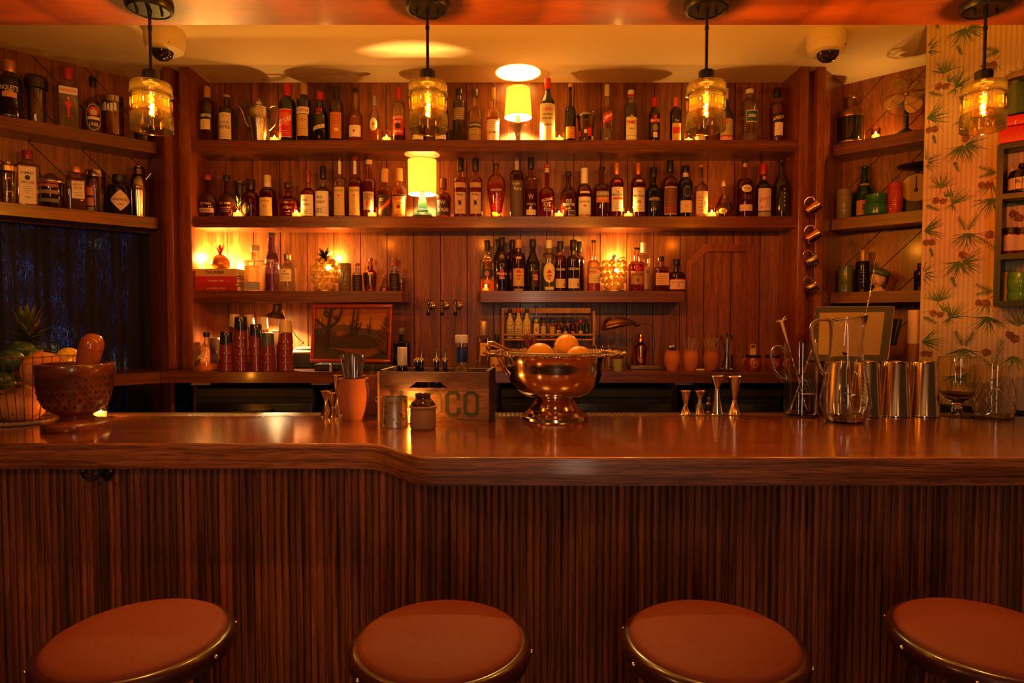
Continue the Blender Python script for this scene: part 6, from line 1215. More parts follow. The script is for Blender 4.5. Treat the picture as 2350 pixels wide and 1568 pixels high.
# leaves drooping onto the mortar side
# ================================================================ bar stools
LTH = M((.15, .016, .002), .7, coat=.0, bump=(140, .35), name='tan_leather'); RNG = wood('stool_ring', (.030, .006, .004), (.06, .010, .006), 'x', 10, 3, .28, .4, .2, 0, .05); STUD = M((.75, .68, .6), .25, 1, name='steel_stud')
first = None
for X, Y, rz_, lab in ((-.868, 1.44, .2, 'round leather bar stool at far left, brightest seat'), (-.164, 1.432, .35, 'round leather bar stool left of centre, below the crate'), (.463, 1.432, .0, 'round leather bar stool right of centre'), (1.108, 1.445, .5, 'round leather bar stool cut off at right edge')):
    if first: dup(first, (X, Y, 0), lab, rz=rz_); continue
    t = first = T('bar_stool', lab, 'stool', (X, Y, 0), rz_, 'leather bar stools along the bar')
    mb = MB(); mb.lathe([(.190, .728), (.1905, .738), (.187, .745), (.176, .7515), (.12, .7585), (.06, .761), (.0005, .762)], LTH, 72, close=False); mb.build('seat', t, ang=60)
    mb = MB(); mb.lathe([(.0005, .690), (.185, .690), (.203, .697), (.2085, .712), (.2085, .726), (.203, .737), (.195, .741), (.188, .741), (.186, .735), (.0005, .73)], RNG, 72, close=False); rg = mb.build('seat_ring', t, ang=60)
    for k_ in range(8):
        a = 2*PI*k_/8+.35; mb = MB(); mb.ball((.209*math.cos(a), .209*math.sin(a), .719), .0055, STUD, seg=10, rings=6); mb.build('stud', rg)
    for k_ in range(4):
        a = 2*PI*k_/4+PI/4; mb = MB(); mb.tube([(.14*math.cos(a), .14*math.sin(a), .69), (.20*math.cos(a), .20*math.sin(a), 0)], [.02, .016], RNG, 12); mb.build('leg', t)
    mb = MB(); mb.ring((0, 0, .28), .178, .010, RNG, 40, 8); mb.build('foot_ring', t)
# ================================================================ shelves' other things
def curve3(p, n=6): return curve(p, n)
# silver teapot
D = DB; p = P(596, 320, D); t = T('silver_teapot', 'tall silver coffee pot with long spout on top shelf', 'teapot', (p.x, D, SH1)); k = wid(1, 270, D); zf = lambda y: P(596, y, D).z-SH1
L2 = lambda x, y: Vector((P(x, y, D).x-p.x, 0, P(x, y, D).z-SH1))
mb = MB(); mb.lathe([(15*k, 0), (17*k, .004), (20*k, zf(305)), (25*k, zf(280)), (27*k, zf(262)), (25.5*k, zf(253)), (26.5*k, zf(250))], SILV, 40); mb.ring((0, 0, zf(251)), 26.5*k, .002, SILV); mb.build('body', t)
mb = MB(); mb.lathe([(25*k, zf(251)), (18*k, zf(246)), (13*k, zf(243)), (11*k, zf(236)), (5*k, zf(233)), (2*k, zf(230)), (2.6*k, zf(227)), (.0005, zf(224))], SILV, 32, close=False); mb.build('lid', t)
mb = MB(); mb.tube(curve([L2(577, 295), L2(566, 285), L2(558, 262), L2(550, 247), L2(541, 243)]), [.009-.0055*i/32 for i in range(33)], SILV, 12); mb.build('spout', t)
mb = MB(); mb.tube(curve([L2(616, 250), L2(625, 244), L2(636, 246), L2(638, 262), L2(632, 285), L2(618, 300)]), .0042, SILV, 10); mb.build('handle', t)
# printed glass shaker with silver lid
p = P(1344.5, 320, D); t = T('cocktail_shaker_glass', 'printed glass shaker with silver dome lid on top shelf', 'shaker', (p.x, D, SH1)); zf = lambda y: P(1344, y, D).z-SH1
mb = MB(); mb.lathe([(15*k, 0), (15.5*k, .004), (20*k, zf(268)), (19.4*k, zf(268)), (14.6*k, .006)], glass((.95, .88, .7)), 36, close=False); bd = mb.build('glass', t)
mb = MB(); 
for a, z, w_, h_, c_ in ((.35, .03, .5, .045, (.5, .02, .015)), (-.5, .02, .3, .05, (.03, .02, .03)), (.8, .012, .35, .02, (.7, .6, .4)), (-.15, .045, .35, .02, (.7, .6, .45)), (0, .008, .3, .03, (.03, .02, .03)), (-.9, .03, .3, .03, (.5, .03, .02))):
    r = 16*k+.0045; vs = [((r+z_*.09)*math.sin(a_), -(r+z_*.09)*math.cos(a_), z_) for z_ in (z, z+h_) for a_ in (a-w_/2, a, a+w_/2)]; mb.add(vs, [(0, 1, 4, 3), (1, 2, 5, 4)], M(c_, .6, name='label_print'))
mb.build('print', bd, False)
mb = MB(); mb.lathe([(21*k, zf(270)), (22*k, zf(268)), (21*k, zf(265)), (14*k, zf(258)), (6*k, zf(254)), (.0005, zf(253))], SILV, 36, close=False); mb.tube([(14*k, 0, zf(260)), (17*k, 0, zf(255))], [.010, .007], SILV); mb.build('lid', t)
# dark wedge sign behind
mb = MB(); c = P(1037, 310, 3.66); mb.box((-.012, -.01, 0), (.012, .01, P(1037, 299, 3.66).z-SH1), BLK); tag(mb.build('small_black_box', loc=(c.x, 3.66, SH1), smooth=False), 'tiny black box behind the second pendant glass', 'box')
# tumbler with pineapple print
p = P(553, 490, DB+.05); t = T('tall_tumbler', 'clear tumbler printed with green leaf behind tealight', 'glass', (p.x, DB+.05, SH2)); zt = P(553, 418, DB+.05).z-SH2; r = wid(28, 450, DB)/2
mb = MB(); mb.lathe([(r*.8, 0), (r*.82, .004), (r, zt), (r*.95, zt), (r*.76, .006)], glass((.85, .9, .7)), 32, close=False); bd = mb.build('glass', t)
mb = MB(); mb.ring((0, 0, zt-.004), r*.99, .004, SILV, 32); mb.build('rim', bd)
mb = MB(); 
for i in range(7): mb.leaf((0, -r*.95, .02+i*.014), (math.sin(i*2)*.8, -.1, 1), .03, .006, M((.45, .55, .12), .6, name='label_print'), .1, 3, side=(1, 0, 0))
mb.build('print', bd, False)
# jars and shakers on the left corner shelves
def shaker(x, yt, wpx, z, parts, lab, off=5.655, fn=DL, name='jar', cat='jar', k_=1):
    D = fn(x, yt+60, off); p = P(x, yt, D); H = p.z-z; R = wid(wpx, 300, D)/2; t = T(name, lab, cat, (p.x, D, z))
    for nm, m, pf in parts: mb = MB(); mb.lathe([(r*R, h*H) for r, h in pf], m, 36, close=False); mb.build(nm, t)
    return t, R, H
CHR = M((.55, .45, .38), .14, 1, name='chrome'); cg = glass((.93, .85, .72)); LBL = lambda c: M(c, .6, name='label_print')
shaker(82, 176, 46, SH1, [('glass', glass((.94, .88, .78)), [(.72, 0), (.76, .02), (.80, .72), (.78, .72), (.74, .03)]), ('lid', M((.10, .08, .07), .2, .9, name='dark_chrome'), [(.84, .72), (1, .74), (1, .93), (.9, .96), (.85, 1), (.0005, 1)])], 'tall glass shaker with dark chrome lid between gin bottles')
t, R, H = shaker(259, 222, 42, SH1, [('glass', glass((.95, .86, .76)), [(.9, 0), (1, .03), (1, .84), (.95, .84), (.95, .04)]), ('lid', CHR, [(1.02, .84), (1.03, .98), (.9, 1), (.0005, 1)]), ('liquid', liquid((.65, .04, .02)), [(.0005, .03), (.92, .03), (.92, .56), (.0005, .56)])], 'glass jar of red liquid with chrome lid, left corner')
mb = MB(); 
for i in range(6): a = -.9+i*.33; r = R*1.01; mb.add([(r*math.sin(a+q*.12), -r*math.cos(a+q*.12), H*zz_) for q, zz_ in ((-1, .58+.03*(i % 2)), (1, .6), (1, .78), (-1, .74+.04*(i % 3)))], [(0, 1, 2, 3)], LBL(WHT))
mb.build('print', t, False)
t, R, H = shaker(330, 250, 38, SH1, [('glass', glass((.8, .7, .6)), [(.9, 0), (1, .03), (1, .84), (.95, .84), (.95, .04)]), ('lid', CHR, [(1.02, .84), (1.03, .98), (.9, 1), (.0005, 1)])], 'squat jar behind the leftmost pendant glass')
mb = MB(); r = R*1.01; n_ = 8; vs = [(r*math.sin(-1+2*i/n_), -r*math.cos(-1+2*i/n_), H*zz_) for zz_ in (.16, .40) for i in range(n_+1)]; mb.add(vs, [(i, i+1, n_+2+i, n_+1+i) for i in range(n_)], LBL(BLKC))
vsx, fsx, asp = textmesh('VODKA'); mb.add([((r+.0005)*math.sin(x_*.014/r), -(r+.0005)*math.cos(x_*.014/r), H*.28+z_*.014) for x_, z_ in vsx], fsx, LBL(WHT)); mb.build('label', t, False)
GLDL = M((.65, .42, .15), .25, .9, name='gold_lid')
t, R, H = shaker(16, 371, 36, SH2, [('glass', cg, [(.75, 0), (.8, .02), (1, .76), (.95, .76), (.75, .03)]), ('lid', GLDL, [(.98, .76), (1, .88), (.6, .93), (.55, .99), (.0005, 1)]), ('rings', GLDL, [(.84, .25), (.86, .26), (.86, .27), (.85, .28)])], 'clear glass cocktail shaker with gold lid at far left', off=5.62)
t, R, H = shaker(116, 396, 50, SH2, [('glass', glass((.7, .5, .4)), [(.9, 0), (.97, .03), (1, .70), (.96, .70), (.92, .04)]), ('lid', M((.5, .38, .2), .3, .9, name='dull_brass'), [(1.05, .70), (1.08, .74), (.7, .86), (.3, .95), (.0005, 1)])], 'wide patterned jar with brass cone lid beside arched label bottle', off=5.62)
mb = MB(); r = R*1.005
for zz_, h_, c_ in ((.66, .03, (.45, .04, .03)), (.55, .08, (.35, .10, .09)), (.36, .10, (.28, .16, .12)), (.12, .10, (.12, .14, .06))):
    n_ = 10; vs = [(r*math.sin(-1.2+2.4*i/n_), -r*math.cos(-1.2+2.4*i/n_), H*q) for q in (zz_, zz_+h_) for i in range(n_+1)]; mb.add(vs, [(i, i+1, n_+2+i, n_+1+i) for i in range(n_)], LBL(c_))
mb.build('print', t, False); mb = MB(); mb.tube([(-R*.7, 0, H*.8), (-R*.95, 0, H*1.0)], [.008, .006], CHR); mb.build('spout', t)
t, R, H = shaker(218, 392, 40, SH2, [('glass', cg, [(.9, 0), (.97, .03), (1, .86), (.95, .86), (.92, .04)]), ('lid', CHR, [(1.02, .84), (1.05, .92), (1.0, .99), (.0005, 1)])], 'clear jar with chrome lid and two red labels')
mb = MB(); r = R*1.005
for zz_, h_, c_ in ((.56, .03, RED), (.38, .18, (.62, .22, .20)), (.31, .03, RED), (.14, .17, (.62, .22, .20)), (.02, .09, (.25, .28, .10))):
    n_ = 10; vs = [(r*math.sin(-1.3+1.7*i/n_), -r*math.cos(-1.3+1.7*i/n_), H*q) for q in (zz_, zz_+h_) for i in range(n_+1)]; mb.add(vs, [(i, i+1, n_+2+i, n_+1+i) for i in range(n_)], LBL(c_))
mb.build('print', t, False)
t, R, H = shaker(318, 381, 46, SH2, [('body', CHR, [(.78, 0), (.82, .01)]+[(.82+.18*i/20+.02*(i % 2), .03+.50*i/20) for i in range(21)]+[(1.0, .57), (1.02, .60), (1, .62)]), ('shoulder', CHR, [(1, .62), (.92, .70), (.72, .80), (.55, .83)]), ('cap', CHR, [(.56, .83), (.58, .93), (.5, .95), (.42, .96), (.40, .99), (.0005, 1)])], 'chrome ribbed cocktail shaker with side spout', name='cocktail_shaker', cat='shaker', off=5.70)
mb = MB(); mb.tube([(R*.75, 0, H*.74), (R*1.25, 0, H*.86)], [.012, .008], CHR, 12); mb.build('spout', t)
# ---------------- short left shelf: books, pineapples, shaker, tiki
BK = [((.62, .36, .10), .040, 114, 0, 'THURBER', INK, 'cream book with dark title, top of the stack'), ((.55, .03, .015), .010, 0, 6, '', CRM, 'thin red book, second from top of stack'), ((.50, .025, .012), .022, 0, 6, 'THE BIG TIME', CRM, 'red book with large white title, third from top'), ((.42, .02, .012), .016, 0, 6, '', (.5, .3, .1), 'plain dark red book, second from bottom of stack'), ((.36, .015, .01), .026, 0, 6, 'JUDGMENT CAFE', (.6, .42, .2), 'red book at the bottom of the stack')]
tot = P(500, 617, NY+.03).z-SH3; x0 = P(448, 640, NY+.03).x; x1 = P(545, 640, NY+.03).x; hs = [.34, .10, .20, .13, .23]; z = SH3
for (c_, _, _, _, tx, tc_, lab), hh in list(zip(BK, hs))[::-1]:
    h_ = tot*hh; w_ = (x1-x0)*rnd.uniform(.93, .99); xx = (x0+x1)/2+rnd.uniform(-.003, .005); t = T('book', lab, 'book', (xx, NY+.08, z), group='stacked books under the brass pineapple'); cv = M(c_, .5, name='book_cover')
    mb = MB(); mb.box((-w_/2, -.06, 0), (w_/2, .06, .0025), cv); mb.box((-w_/2, -.06, h_-.0025), (w_/2, .06, h_), cv); mb.rbox((0, -.06, h_/2), (w_, .006, h_), cv, .002)
    if tx: flat_text(mb, tx, (0, -.0634, h_/2), (1, 0, 0), (0, 0, 1), h_*.42, M(tc_, .5, name='label_print'), w_*.7)
    mb.build('cover', t, False)
    mb = MB(); mb.box((-w_/2+.003, -.055, .0026), (w_/2+.012, .055, h_-.0026), M((.72, .50, .20), .8, name='paper_edges')); mb.build('pages', t, False); z += h_
# brass pineapple on books
c = Vector((P(506, 617, NY+.08).x, NY+.08, z)); t = T('brass_pineapple', 'small amber pineapple ornament on top of the books', 'ornament', c); PA = M((.62, .22, .03), .3, .5, name='amber_metal')
zt = P(506, 588, c.y).z-z; mb = MB(); k = wid(1, 600, c.y); mb.lathe([(15*k, 0), (20*k, zt*.25), (21*k, zt*.45), (17*k, zt*.8), (9*k, zt*1.05), (.0005, zt*1.15)], PA, 32)
for i in range(10):
    for sg in (1, -1): mb.tube([((20.5*k if f < .6 else 17*k)*math.cos(i*.628+sg*f*1.3), (20.5*k if f < .6 else 17*k)*math.sin(i*.628+sg*f*1.3), zt*(.12+.7*f)) for f in (0, .3, .6, .95)], .001, PA, 5)
mb.build('body', t); mb = MB(); PRD = M((.50, .06, .02), .4, .3, name='red_metal')
for i in range(9): a = i*2.4; mb.leaf((0, 0, zt*1.0+i*.0015), (math.cos(a)*.5, math.sin(a)*.3, 1), .066, .018, PRD, .1, 4)
for i in range(8): sg = 1 if i % 2 else -1; mb.tube([(0, 0, zt*1.05+i*.006), (sg*.025, -.003, zt*1.1+.016+i*.0075), (sg*.058, -.004, zt*1.1+.014+i*.0085)], .0009, M((.05, .02, .01), .5, name='thin_spine'), 5)
mb.build('leaves', t)
# glass ball pineapple and grape lamps
def ball_lamp(x, ytop, ybot, wpx, lab, name, leafc, seed, pw, bx, by, hz):
    r_ = random.Random(seed); D = DB+.015; z0 = SH3; c = P(x, 660, D); t = T(name, lab, 'lamp', (c.x, D, z0)); GB = glass((1.0, .62, .16), .03, 1.2, name='amber_bead'); GB2 = M((1, .62, .16), .12, trans=.55, ior=1.35, name='amber_ball')
    zb = .012; zt = P(x, ytop, D).z-z0; R = wid(wpx, 630, D)/2; mb = MB(); mb.lathe([(R*.72, 0), (R*.74, .002), (R*.74, .008), (R*.6, .012), (.0005, .012)], M((.6, .38, .12), .3, .9, name='gold_foot'), 36); mb.build('base', t)
    br = .0165; rows = 5
    for j in range(rows):
        zz_ = zb+br+(zt-zb-2*br)*j/(rows-1); rr = (R-br)*hz[j]; n_ = max(4, int(2*PI*rr/(2*br)))
        for i in range(n_):
            a = 2*PI*(i+.5*(j % 2))/n_; mb = MB(); mb.ball((rr*math.cos(a), rr*math.sin(a), zz_+r_.uniform(-.002, .002)), br*r_.uniform(.95, 1.04), GB2 if (i+j) % 2 else M((1, .72, .25), .08, trans=.7, ior=1.35, name='amber_ball'), seg=16, rings=10); mb.build('glass_bead', t)
    mb = MB()
    for i in range(80 if leafc else 20):
        a = r_.random()*6.28; el = r_.uniform(-.1, 1.2); mb.leaf((0, 0, zt-.005+r_.random()*.012), (math.cos(a)*math.cos(el), math.sin(a)*math.cos(el)*.8, math.sin(el)), r_.uniform(.055, .085) if leafc else r_.uniform(.02, .045), .012, M((.030, .018, .010), .5, name='dark_leaf'), .9, 5)
    if not leafc: mb.tube([(.01, -.01, zt), (.03, -.015, zt+.008), (.055, -.01, zt+.016), (.065, -.01, zt+.006)], .003, M((.6, .38, .12), .3, .9, name='gold_foot'), 8)
    mb.build('leaves', t, ang=60)
    b_ = P(bx, by, D); mb = MB(); q = (b_.x-c.x, -R*.55, b_.z-z0); mb.ball(q, .0115, M((1, .7, .2), .5, emit=14, name='lamp_bulb', ecol=(1, .55, .12)), seg=16, rings=10); mb.build('bulb', t)
    l = light('bead_lamp_light', 'POINT', (q[0], q[1]-.004, q[2]), pw, AMB, .014); l.parent = t; l2 = light('bead_lamp_light', 'POINT', (.03, .07, zt+.02), pw*.5, AMB, .014); l2.parent = t
ball_lamp(745.7, 594, 661, 62, 'pineapple lamp of amber glass balls with dark spiky leaves', 'pineapple_lamp', True, 3, 3.5, 759, 617, (.8, 1, 1, .95, .75))
ball_lamp(1408.6, 597, 663, 66, 'grape cluster lamp of amber glass balls on rum shelf', 'grape_lamp', False, 5, 4.5, 1412, 622, (.65, .85, .95, 1, .85))
# tiki glass, copper shakers
def lathe_thing(name, lab, cat, x, yt, wpx, D, z, pf, m, grp=None, part='body', emb=None):
    p = P(x, yt, D); H = p.z-z; R = wid(wpx, (yt+400)/2+100, D)/2; t = T(name, lab, cat, (p.x, D, z), group=grp); mb = MB(); mb.lathe([(r*R, h*H) for r, h in pf], m, 36, close=False); bd = mb.build(part, t)
    return t, R, H, bd
CUP = [(.86, 0), (.92, .02), (.96, .3), (1, .97), (.97, 1), (.88, .98), (.84, .1), (.0005, .08)]
OLV = M((.20, .13, .05), .3, coat=.4, name='olive_glaze')
def tiki(x, yt, wpx, D, z, m, lab, spiral=False):
    t, R, H, bd = lathe_thing('tiki_mug', lab, 'mug', x, yt, wpx, D, z, CUP, m); mb = MB()
    for sg in (-1, 1):
        c_ = (sg*.42); e = [(R*.97*math.sin(c_+.26*math.cos(v*.6)*(1-(v/26 if spiral else 0))), -R*.97*math.cos(c_+.26*math.cos(v*.6)*(1-(v/26 if spiral else 0))), H*(.62+.09*math.sin(v*.6)*(1-(v/26 if spiral else 0)))) for v in range(22)]; mb.tube(e, .0022, m, 6)
        mb.tube([(R*.99*math.sin(sg*a), -R*.99*math.cos(sg*a), H*(.74+.10*a)) for a in (.1, .4, .8, 1.1)], .0028, m, 6)
    mb.tube([(0, -R*.98, H*.72), (0, -R*1.08, H*.5), (0, -R*.98, H*.44)], [.003, .006, .003], m, 8)
    for q in (.38, .33, .22, .17, .10): mb.tube([(R*.97*math.sin(a), -R*.97*math.cos(a), H*(q-.04*abs(a)*(1 if q > .3 else -.5))) for a in (-1.1, -.7, -.3, 0, .3, .7, 1.1)], .0022, m, 6)
    mb.build('carved_face', bd); return t
tiki(791, 605, 30, DB, SH3, OLV, 'olive embossed glass beside the amber pineapple lamp')
SHK = [(.66, 0), (.72, .01), (.80, .1), (1, .55), (.98, .63), (.6, .72), (.42, .75)]
def copshaker(x, yt, w_, D, z, lab):
    t, R, H, bd = lathe_thing('copper_shaker', lab, 'shaker', x, yt, w_, D, z, SHK, COP); mb = MB(); mb.lathe([(R*.43, H*.75), (R*.45, H*.83), (R*.36, H*.86), (R*.33, H*.96), (R*.25, H), (.0005, H)], COP, 28, close=False); mb.build('cap', t); return t
copshaker(849, 601, 32, DB, SH3, 'copper cocktail shaker on the short left shelf')
copshaker(1470, 766, 32, 3.60, CT, 'copper cocktail shaker on counter by shell lamp')
mb = MB(); mb.ball((0, 0, 0), .013, M((.35, .13, .05), .4, name='cork_ball')); p = P(849, 597, 3.68); t = T('ball_stopper_flask', 'flask with wooden ball stopper behind the copper shaker', 'flask', (p.x, 3.68, SH3)); 
H = p.z-SH3; o = mb.build('stopper', t, loc=(.006, 0, H)); mb = MB(); mb.lathe([(.03, 0), (.032, .005), (.012, H*.8), (.011, H-.01)], glass((.9, .75, .5)), 24, close=False); mb.build('flask', t)
# ---------------- counter, left: stacked mugs
MUGR = M((.16, .018, .010), .16, coat=.8, name='oxblood_glaze'); DIPS = {'b': M((.015, .012, .012), .15, coat=.7, name='black_glaze'), 'c': M((.52, .40, .22), .35, name='cream_glaze'), 'g': M((.06, .065, .075), .25, name='slate_glaze')}
gm = 'upturned ceramic mugs stacked on the back counter'
def stack(x, yt, n_, wpx, D, tops, where, first_dip=.42):
    zt = P(x, yt, D).z; h = .125; R = wid(wpx, 800, D)/2; step = (zt-CT-h)/(n_-1) if n_ > 1 else 0
    if n_ == 1: h = zt-CT
    for i in range(n_):
        z = CT+step*i; dm = DIPS[tops[min(n_-1-i, len(tops)-1)]]; lv = ('topmost mug', 'second mug from top', 'third mug from top', 'fourth mug from top', 'lowest mug')[min(n_-1-i, 4)] if i or n_ == 1 else 'bottom mug'
        t = T('ceramic_mug', f'{lv} of the {where}', 'mug', (P(x, 800, D).x, D, z), group=gm)
        rr = lambda f: R*(1-.24*f)
        mb = MB(); mb.lathe([(rr(0)*.93, 0), (rr(0)*1.0, .001), (rr(0)*1.01, .004), (rr(.03), .008)]+[(rr(f)-.0002, h*f) for f in (.1, .3, first_dip+.1)], MUGR, 32, close=False); mb.build('body', t)
        mb = MB(); sg_ = 32; vs = []
        rows_ = [(rr(first_dip), None)]+[(rr(f), h*f) for f in (.75, .93)]+[(rr(.97)*.97, h*.985), (rr(1)*.88, h), (.0005, h*.995)]
        for j, (r, zz_) in enumerate(rows_):
            for q in range(sg_):
                a = 2*PI*q/sg_; zq = zz_ if zz_ is not None else h*(first_dip+.09*math.sin(a*1+x)+.03*math.sin(3*a)); vs.append(((r+.0003 if j < 3 else r)*math.cos(a), (r+.0003 if j < 3 else r)*math.sin(a), zq))
        mb.add(vs, [(j*sg_+q, j*sg_+(q+1) % sg_, (j+1)*sg_+(q+1) % sg_, (j+1)*sg_+q) for j in range(len(rows_)-1) for q in range(sg_)], dm); mb.build('dipped_glaze', t)
stack(520, 761, 3, 33, 3.40, 'bbb', 'leftmost black-topped stack')
stack(553.6, 727, 5, 33, 3.41, 'bbcbb', 'tallest black-topped mug stack')
stack(588, 744, 4, 32, 3.40, 'bbbb', 'black-topped stack left of the slate one')
stack(615, 764, 3, 34, 3.385, 'gbcb', 'slate-topped mug stack')
stack(655.5, 736, 5, 34, 3.42, 'cbccb', 'cream-topped stack under the cone lamp')
stack(539, 721, 5, 27, 3.53, 'cbbb', 'hindmost left cream-topped stack')
stack(573, 722, 5, 27, 3.53, 'cbbb', 'cream-topped stack behind the middle')
stack(604, 727, 5, 27, 3.53, 'cbbb', 'cream-topped stack behind the slate one')
stack(634, 759, 3, 25, 3.50, 'cbbb', 'short cream-topped stack at the back')
t, R, H, bd = lathe_thing('lidded_jar', 'dark-rimmed jar behind the flask-shaped tequila bottle', 'jar', 494, 775, 24, 3.56, CT, [(.9, 0), (1, .02), (1, .8), (1.03, .82), (1.03, 1), (.0005, 1)], M((.30, .2, .12), .4, name='brown_ceramic'))
t, R, H, bd = lathe_thing('cream_cup', 'small cream cup left of the first mug stack', 'cup', 502, 780, 14, 3.50, CT, CUP, DIPS['c'])
# receipt printer with till box, painting
c = P(699, 850, 3.62); t = T('receipt_printer', 'black receipt printer with grey slotted top behind straws', 'printer', (c.x, 3.62, CT)); w_ = wid(58, 830, 3.5); h_ = P(699, 812, 3.44).z-CT
mb = MB(); mb.rbox((0, 0, h_/2+.001), (w_, .13, h_), M((.014, .013, .013), .5, name='printer_case'), .006); mb.build('body', t)
mb = MB(); mb.T = Matrix.Translation((0, 0, h_)) @ Matrix.Rotation(R_(12), 4, 'X'); mb.rbox((0, 0, .010), (w_, .13, .014), M((.20, .17, .13), .5, name='printer_top'), .004); mb.rbox((.004, -.01, .0175), (w_*.78, .03, .003), BLK, .001); mb.build('top_cover', t)
c = P(818, 850, 3.46); mb = MB(); h2 = P(818, 834, 3.46).z-CT; mb.rbox((0, 0, h2/2), (wid(176, 845, 3.46), .14, h2), M((.010, .009, .009), .5, name='amp_case'), .003); mb.rbox((-.1, -.0715, h2/2), (.04, .003, h2*.5), BLK, .001)
tag(mb.build('stereo_box', loc=(c.x, 3.46, CT)), 'low black box the cactus painting stands on', 'box')
t, R, H, bd = lathe_thing('salt_shaker', 'tiny steel salt shaker in front of the painting', 'shaker', 760, 834, 11, 3.36, CT, [(.9, 0), (1, .03), (1, .6), (.8, .62), (.82, .9), (.5, 1), (.0005, 1)], CHR)
TL, TR_, BRR, BLL = P(727.7, 700, 3.56), P(907, 701, 3.48), P(899, 833.5, 3.45), P(714.6, 831.5, 3.53)
o0 = BLL; ux = (BRR-BLL); Wp = ux.length; ux.normalize(); uz0 = (TL-BLL); uz = (uz0-ux*uz0.dot(ux)); Hp = uz.length; uz.normalize(); un = ux.cross(uz)
sh0 = uz0.dot(ux)
t = T('framed_painting', 'red-framed desert painting of saguaro cacti at sunset', 'painting', o0); t.rotation_euler = Matrix((ux, -un, uz)).transposed().to_euler() if False else Matrix((ux, un*-1, uz)).transposed().to_euler()
FRM = M((.26, .028, .010), .35, coat=.3, name='red_frame'); FRMI = M((.12, .012, .006), .4, name='inner_frame')
mb = MB(); fw = .020
for a, b_ in (((0, 0), (Wp, fw)), ((0, Hp-fw), (Wp, Hp)), ((0, fw), (fw, Hp-fw)), ((Wp-fw, fw), (Wp, Hp-fw))):
    cx_, cz_ = (a[0]+b_[0])/2, (a[1]+b_[1])/2; mb.rbox((cx_, -.008, cz_), (b_[0]-a[0], .022, b_[1]-a[1]), FRM, .004)
mb.build('frame', t)
mb = MB(); x0, x1, z0, z1 = fw-.001, Wp-fw+.001, fw-.001, Hp-fw+.001
PX = lambda x: x0+(x-110)/1720*(x1-x0); PZ = lambda y: z1-(y-200)/1250*(z1-z0)
lay = [0]
def paint(poly, c_):
    lay[0] += 1; e = -.0005-.00012*lay[0]; q = [(min(max(PX(x), x0), x1), e, min(max(PZ(y), z0), z1)) for x, y in poly]
    bm = bmesh.new(); f = bm.faces.new([bm.verts.new(v) for v in q]); bmesh.ops.triangulate(bm, faces=[f]); bm.verts.index_update()
    mb.add([v.co.copy() for v in bm.verts], [[v.index for v in g.verts] for g in bm.faces], M(c_, .75, bump=(250, .5), name='oil_paint')); bm.free()
def stroke(pts, w0, w1, c_):
    lay[0] += 1; e = -.0005-.00012*lay[0]; n_ = len(pts); vs = []
    for i, (x, y) in enumerate(pts):
        a = pts[max(i-1, 0)]; b_ = pts[min(i+1, n_-1)]; dx_, dy_ = b_[0]-a[0], b_[1]-a[1]; L = math.hypot(dx_, dy_) or 1; w_ = (w0+(w1-w0)*i/(n_-1))/2
        for s in (-1, 1): vs.append((min(max(PX(x-dy_/L*w_*s), x0), x1), e, min(max(PZ(y+dx_/L*w_*s), z0), z1)))
    mb.add(vs, [(2*i, 2*i+2, 2*i+3, 2*i+1) for i in range(n_-1)], M(c_, .75, bump=(250, .5), name='oil_paint'))
mb.box((x0, -.0003, z0), (x1, .004, z1), M((.35, .2, .1), .8, name='canvas'))
paint([(110, 200), (1830, 200), (1830, 1450), (110, 1450)], (.30, .085, .010)); paint([(110, 420), (1830, 330), (1830, 900), (110, 900)], (.38, .125, .012)); paint([(500, 560), (1830, 480), (1830, 900), (110, 900), (110, 640)], (.46, .18, .02))
rr_ = random.Random(4)
for i in range(60): x = rr_.uniform(130, 1700); y = rr_.uniform(220, 640); stroke([(x, y), (x+120, y+rr_.uniform(-8, 8))], 10, 4, rr_.choice([(.34, .10, .012), (.42, .15, .018), (.28, .07, .01)]))
paint([(110, 720), (300, 690), (500, 760), (620, 650), (720, 590), (790, 585), (900, 650), (1020, 680), (1250, 710), (1560, 740), (1830, 800), (1830, 1000), (110, 1000)], (.075, .038, .024)); paint([(500, 760), (720, 590), (790, 585), (860, 700), (620, 780)], (.10, .055, .02))
paint([(110, 870), (500, 830), (620, 780), (700, 745), (850, 820), (640, 905), (500, 920), (110, 930)], (.05, .022, .012)); paint([(600, 800), (720, 745), (790, 760), (850, 825), (640, 905)], (.20, .045, .012))
paint([(110, 900), (420, 880), (640, 905), (900, 820), (1100, 845), (1380, 880), (1560, 980), (1830, 1050), (1830, 1450), (110, 1450)], (.040, .016, .006)); paint([(110, 1120), (420, 1000), (900, 1080), (1500, 1150), (1830, 1250), (1830, 1450), (110, 1450)], (.032, .018, .006)); paint([(500, 1180), (900, 1200), (1350, 1210), (1630, 1160), (1680, 1260), (1350, 1400), (1100, 1330)], (.16, .045, .010)); paint([(110, 1200), (500, 1180), (620, 1300), (600, 1450), (110, 1450)], (.045, .032, .008))
for i in range(110): x = rr_.uniform(120, 1700); y = rr_.uniform(930, 1430); stroke([(x, y), (x+rr_.uniform(30, 90), y+rr_.uniform(-25, 10))], 9, 3, rr_.choice([(.055, .03, .008), (.10, .035, .01), (.03, .012, .005), (.14, .06, .012)]))
CA = (.022, .012, .006)
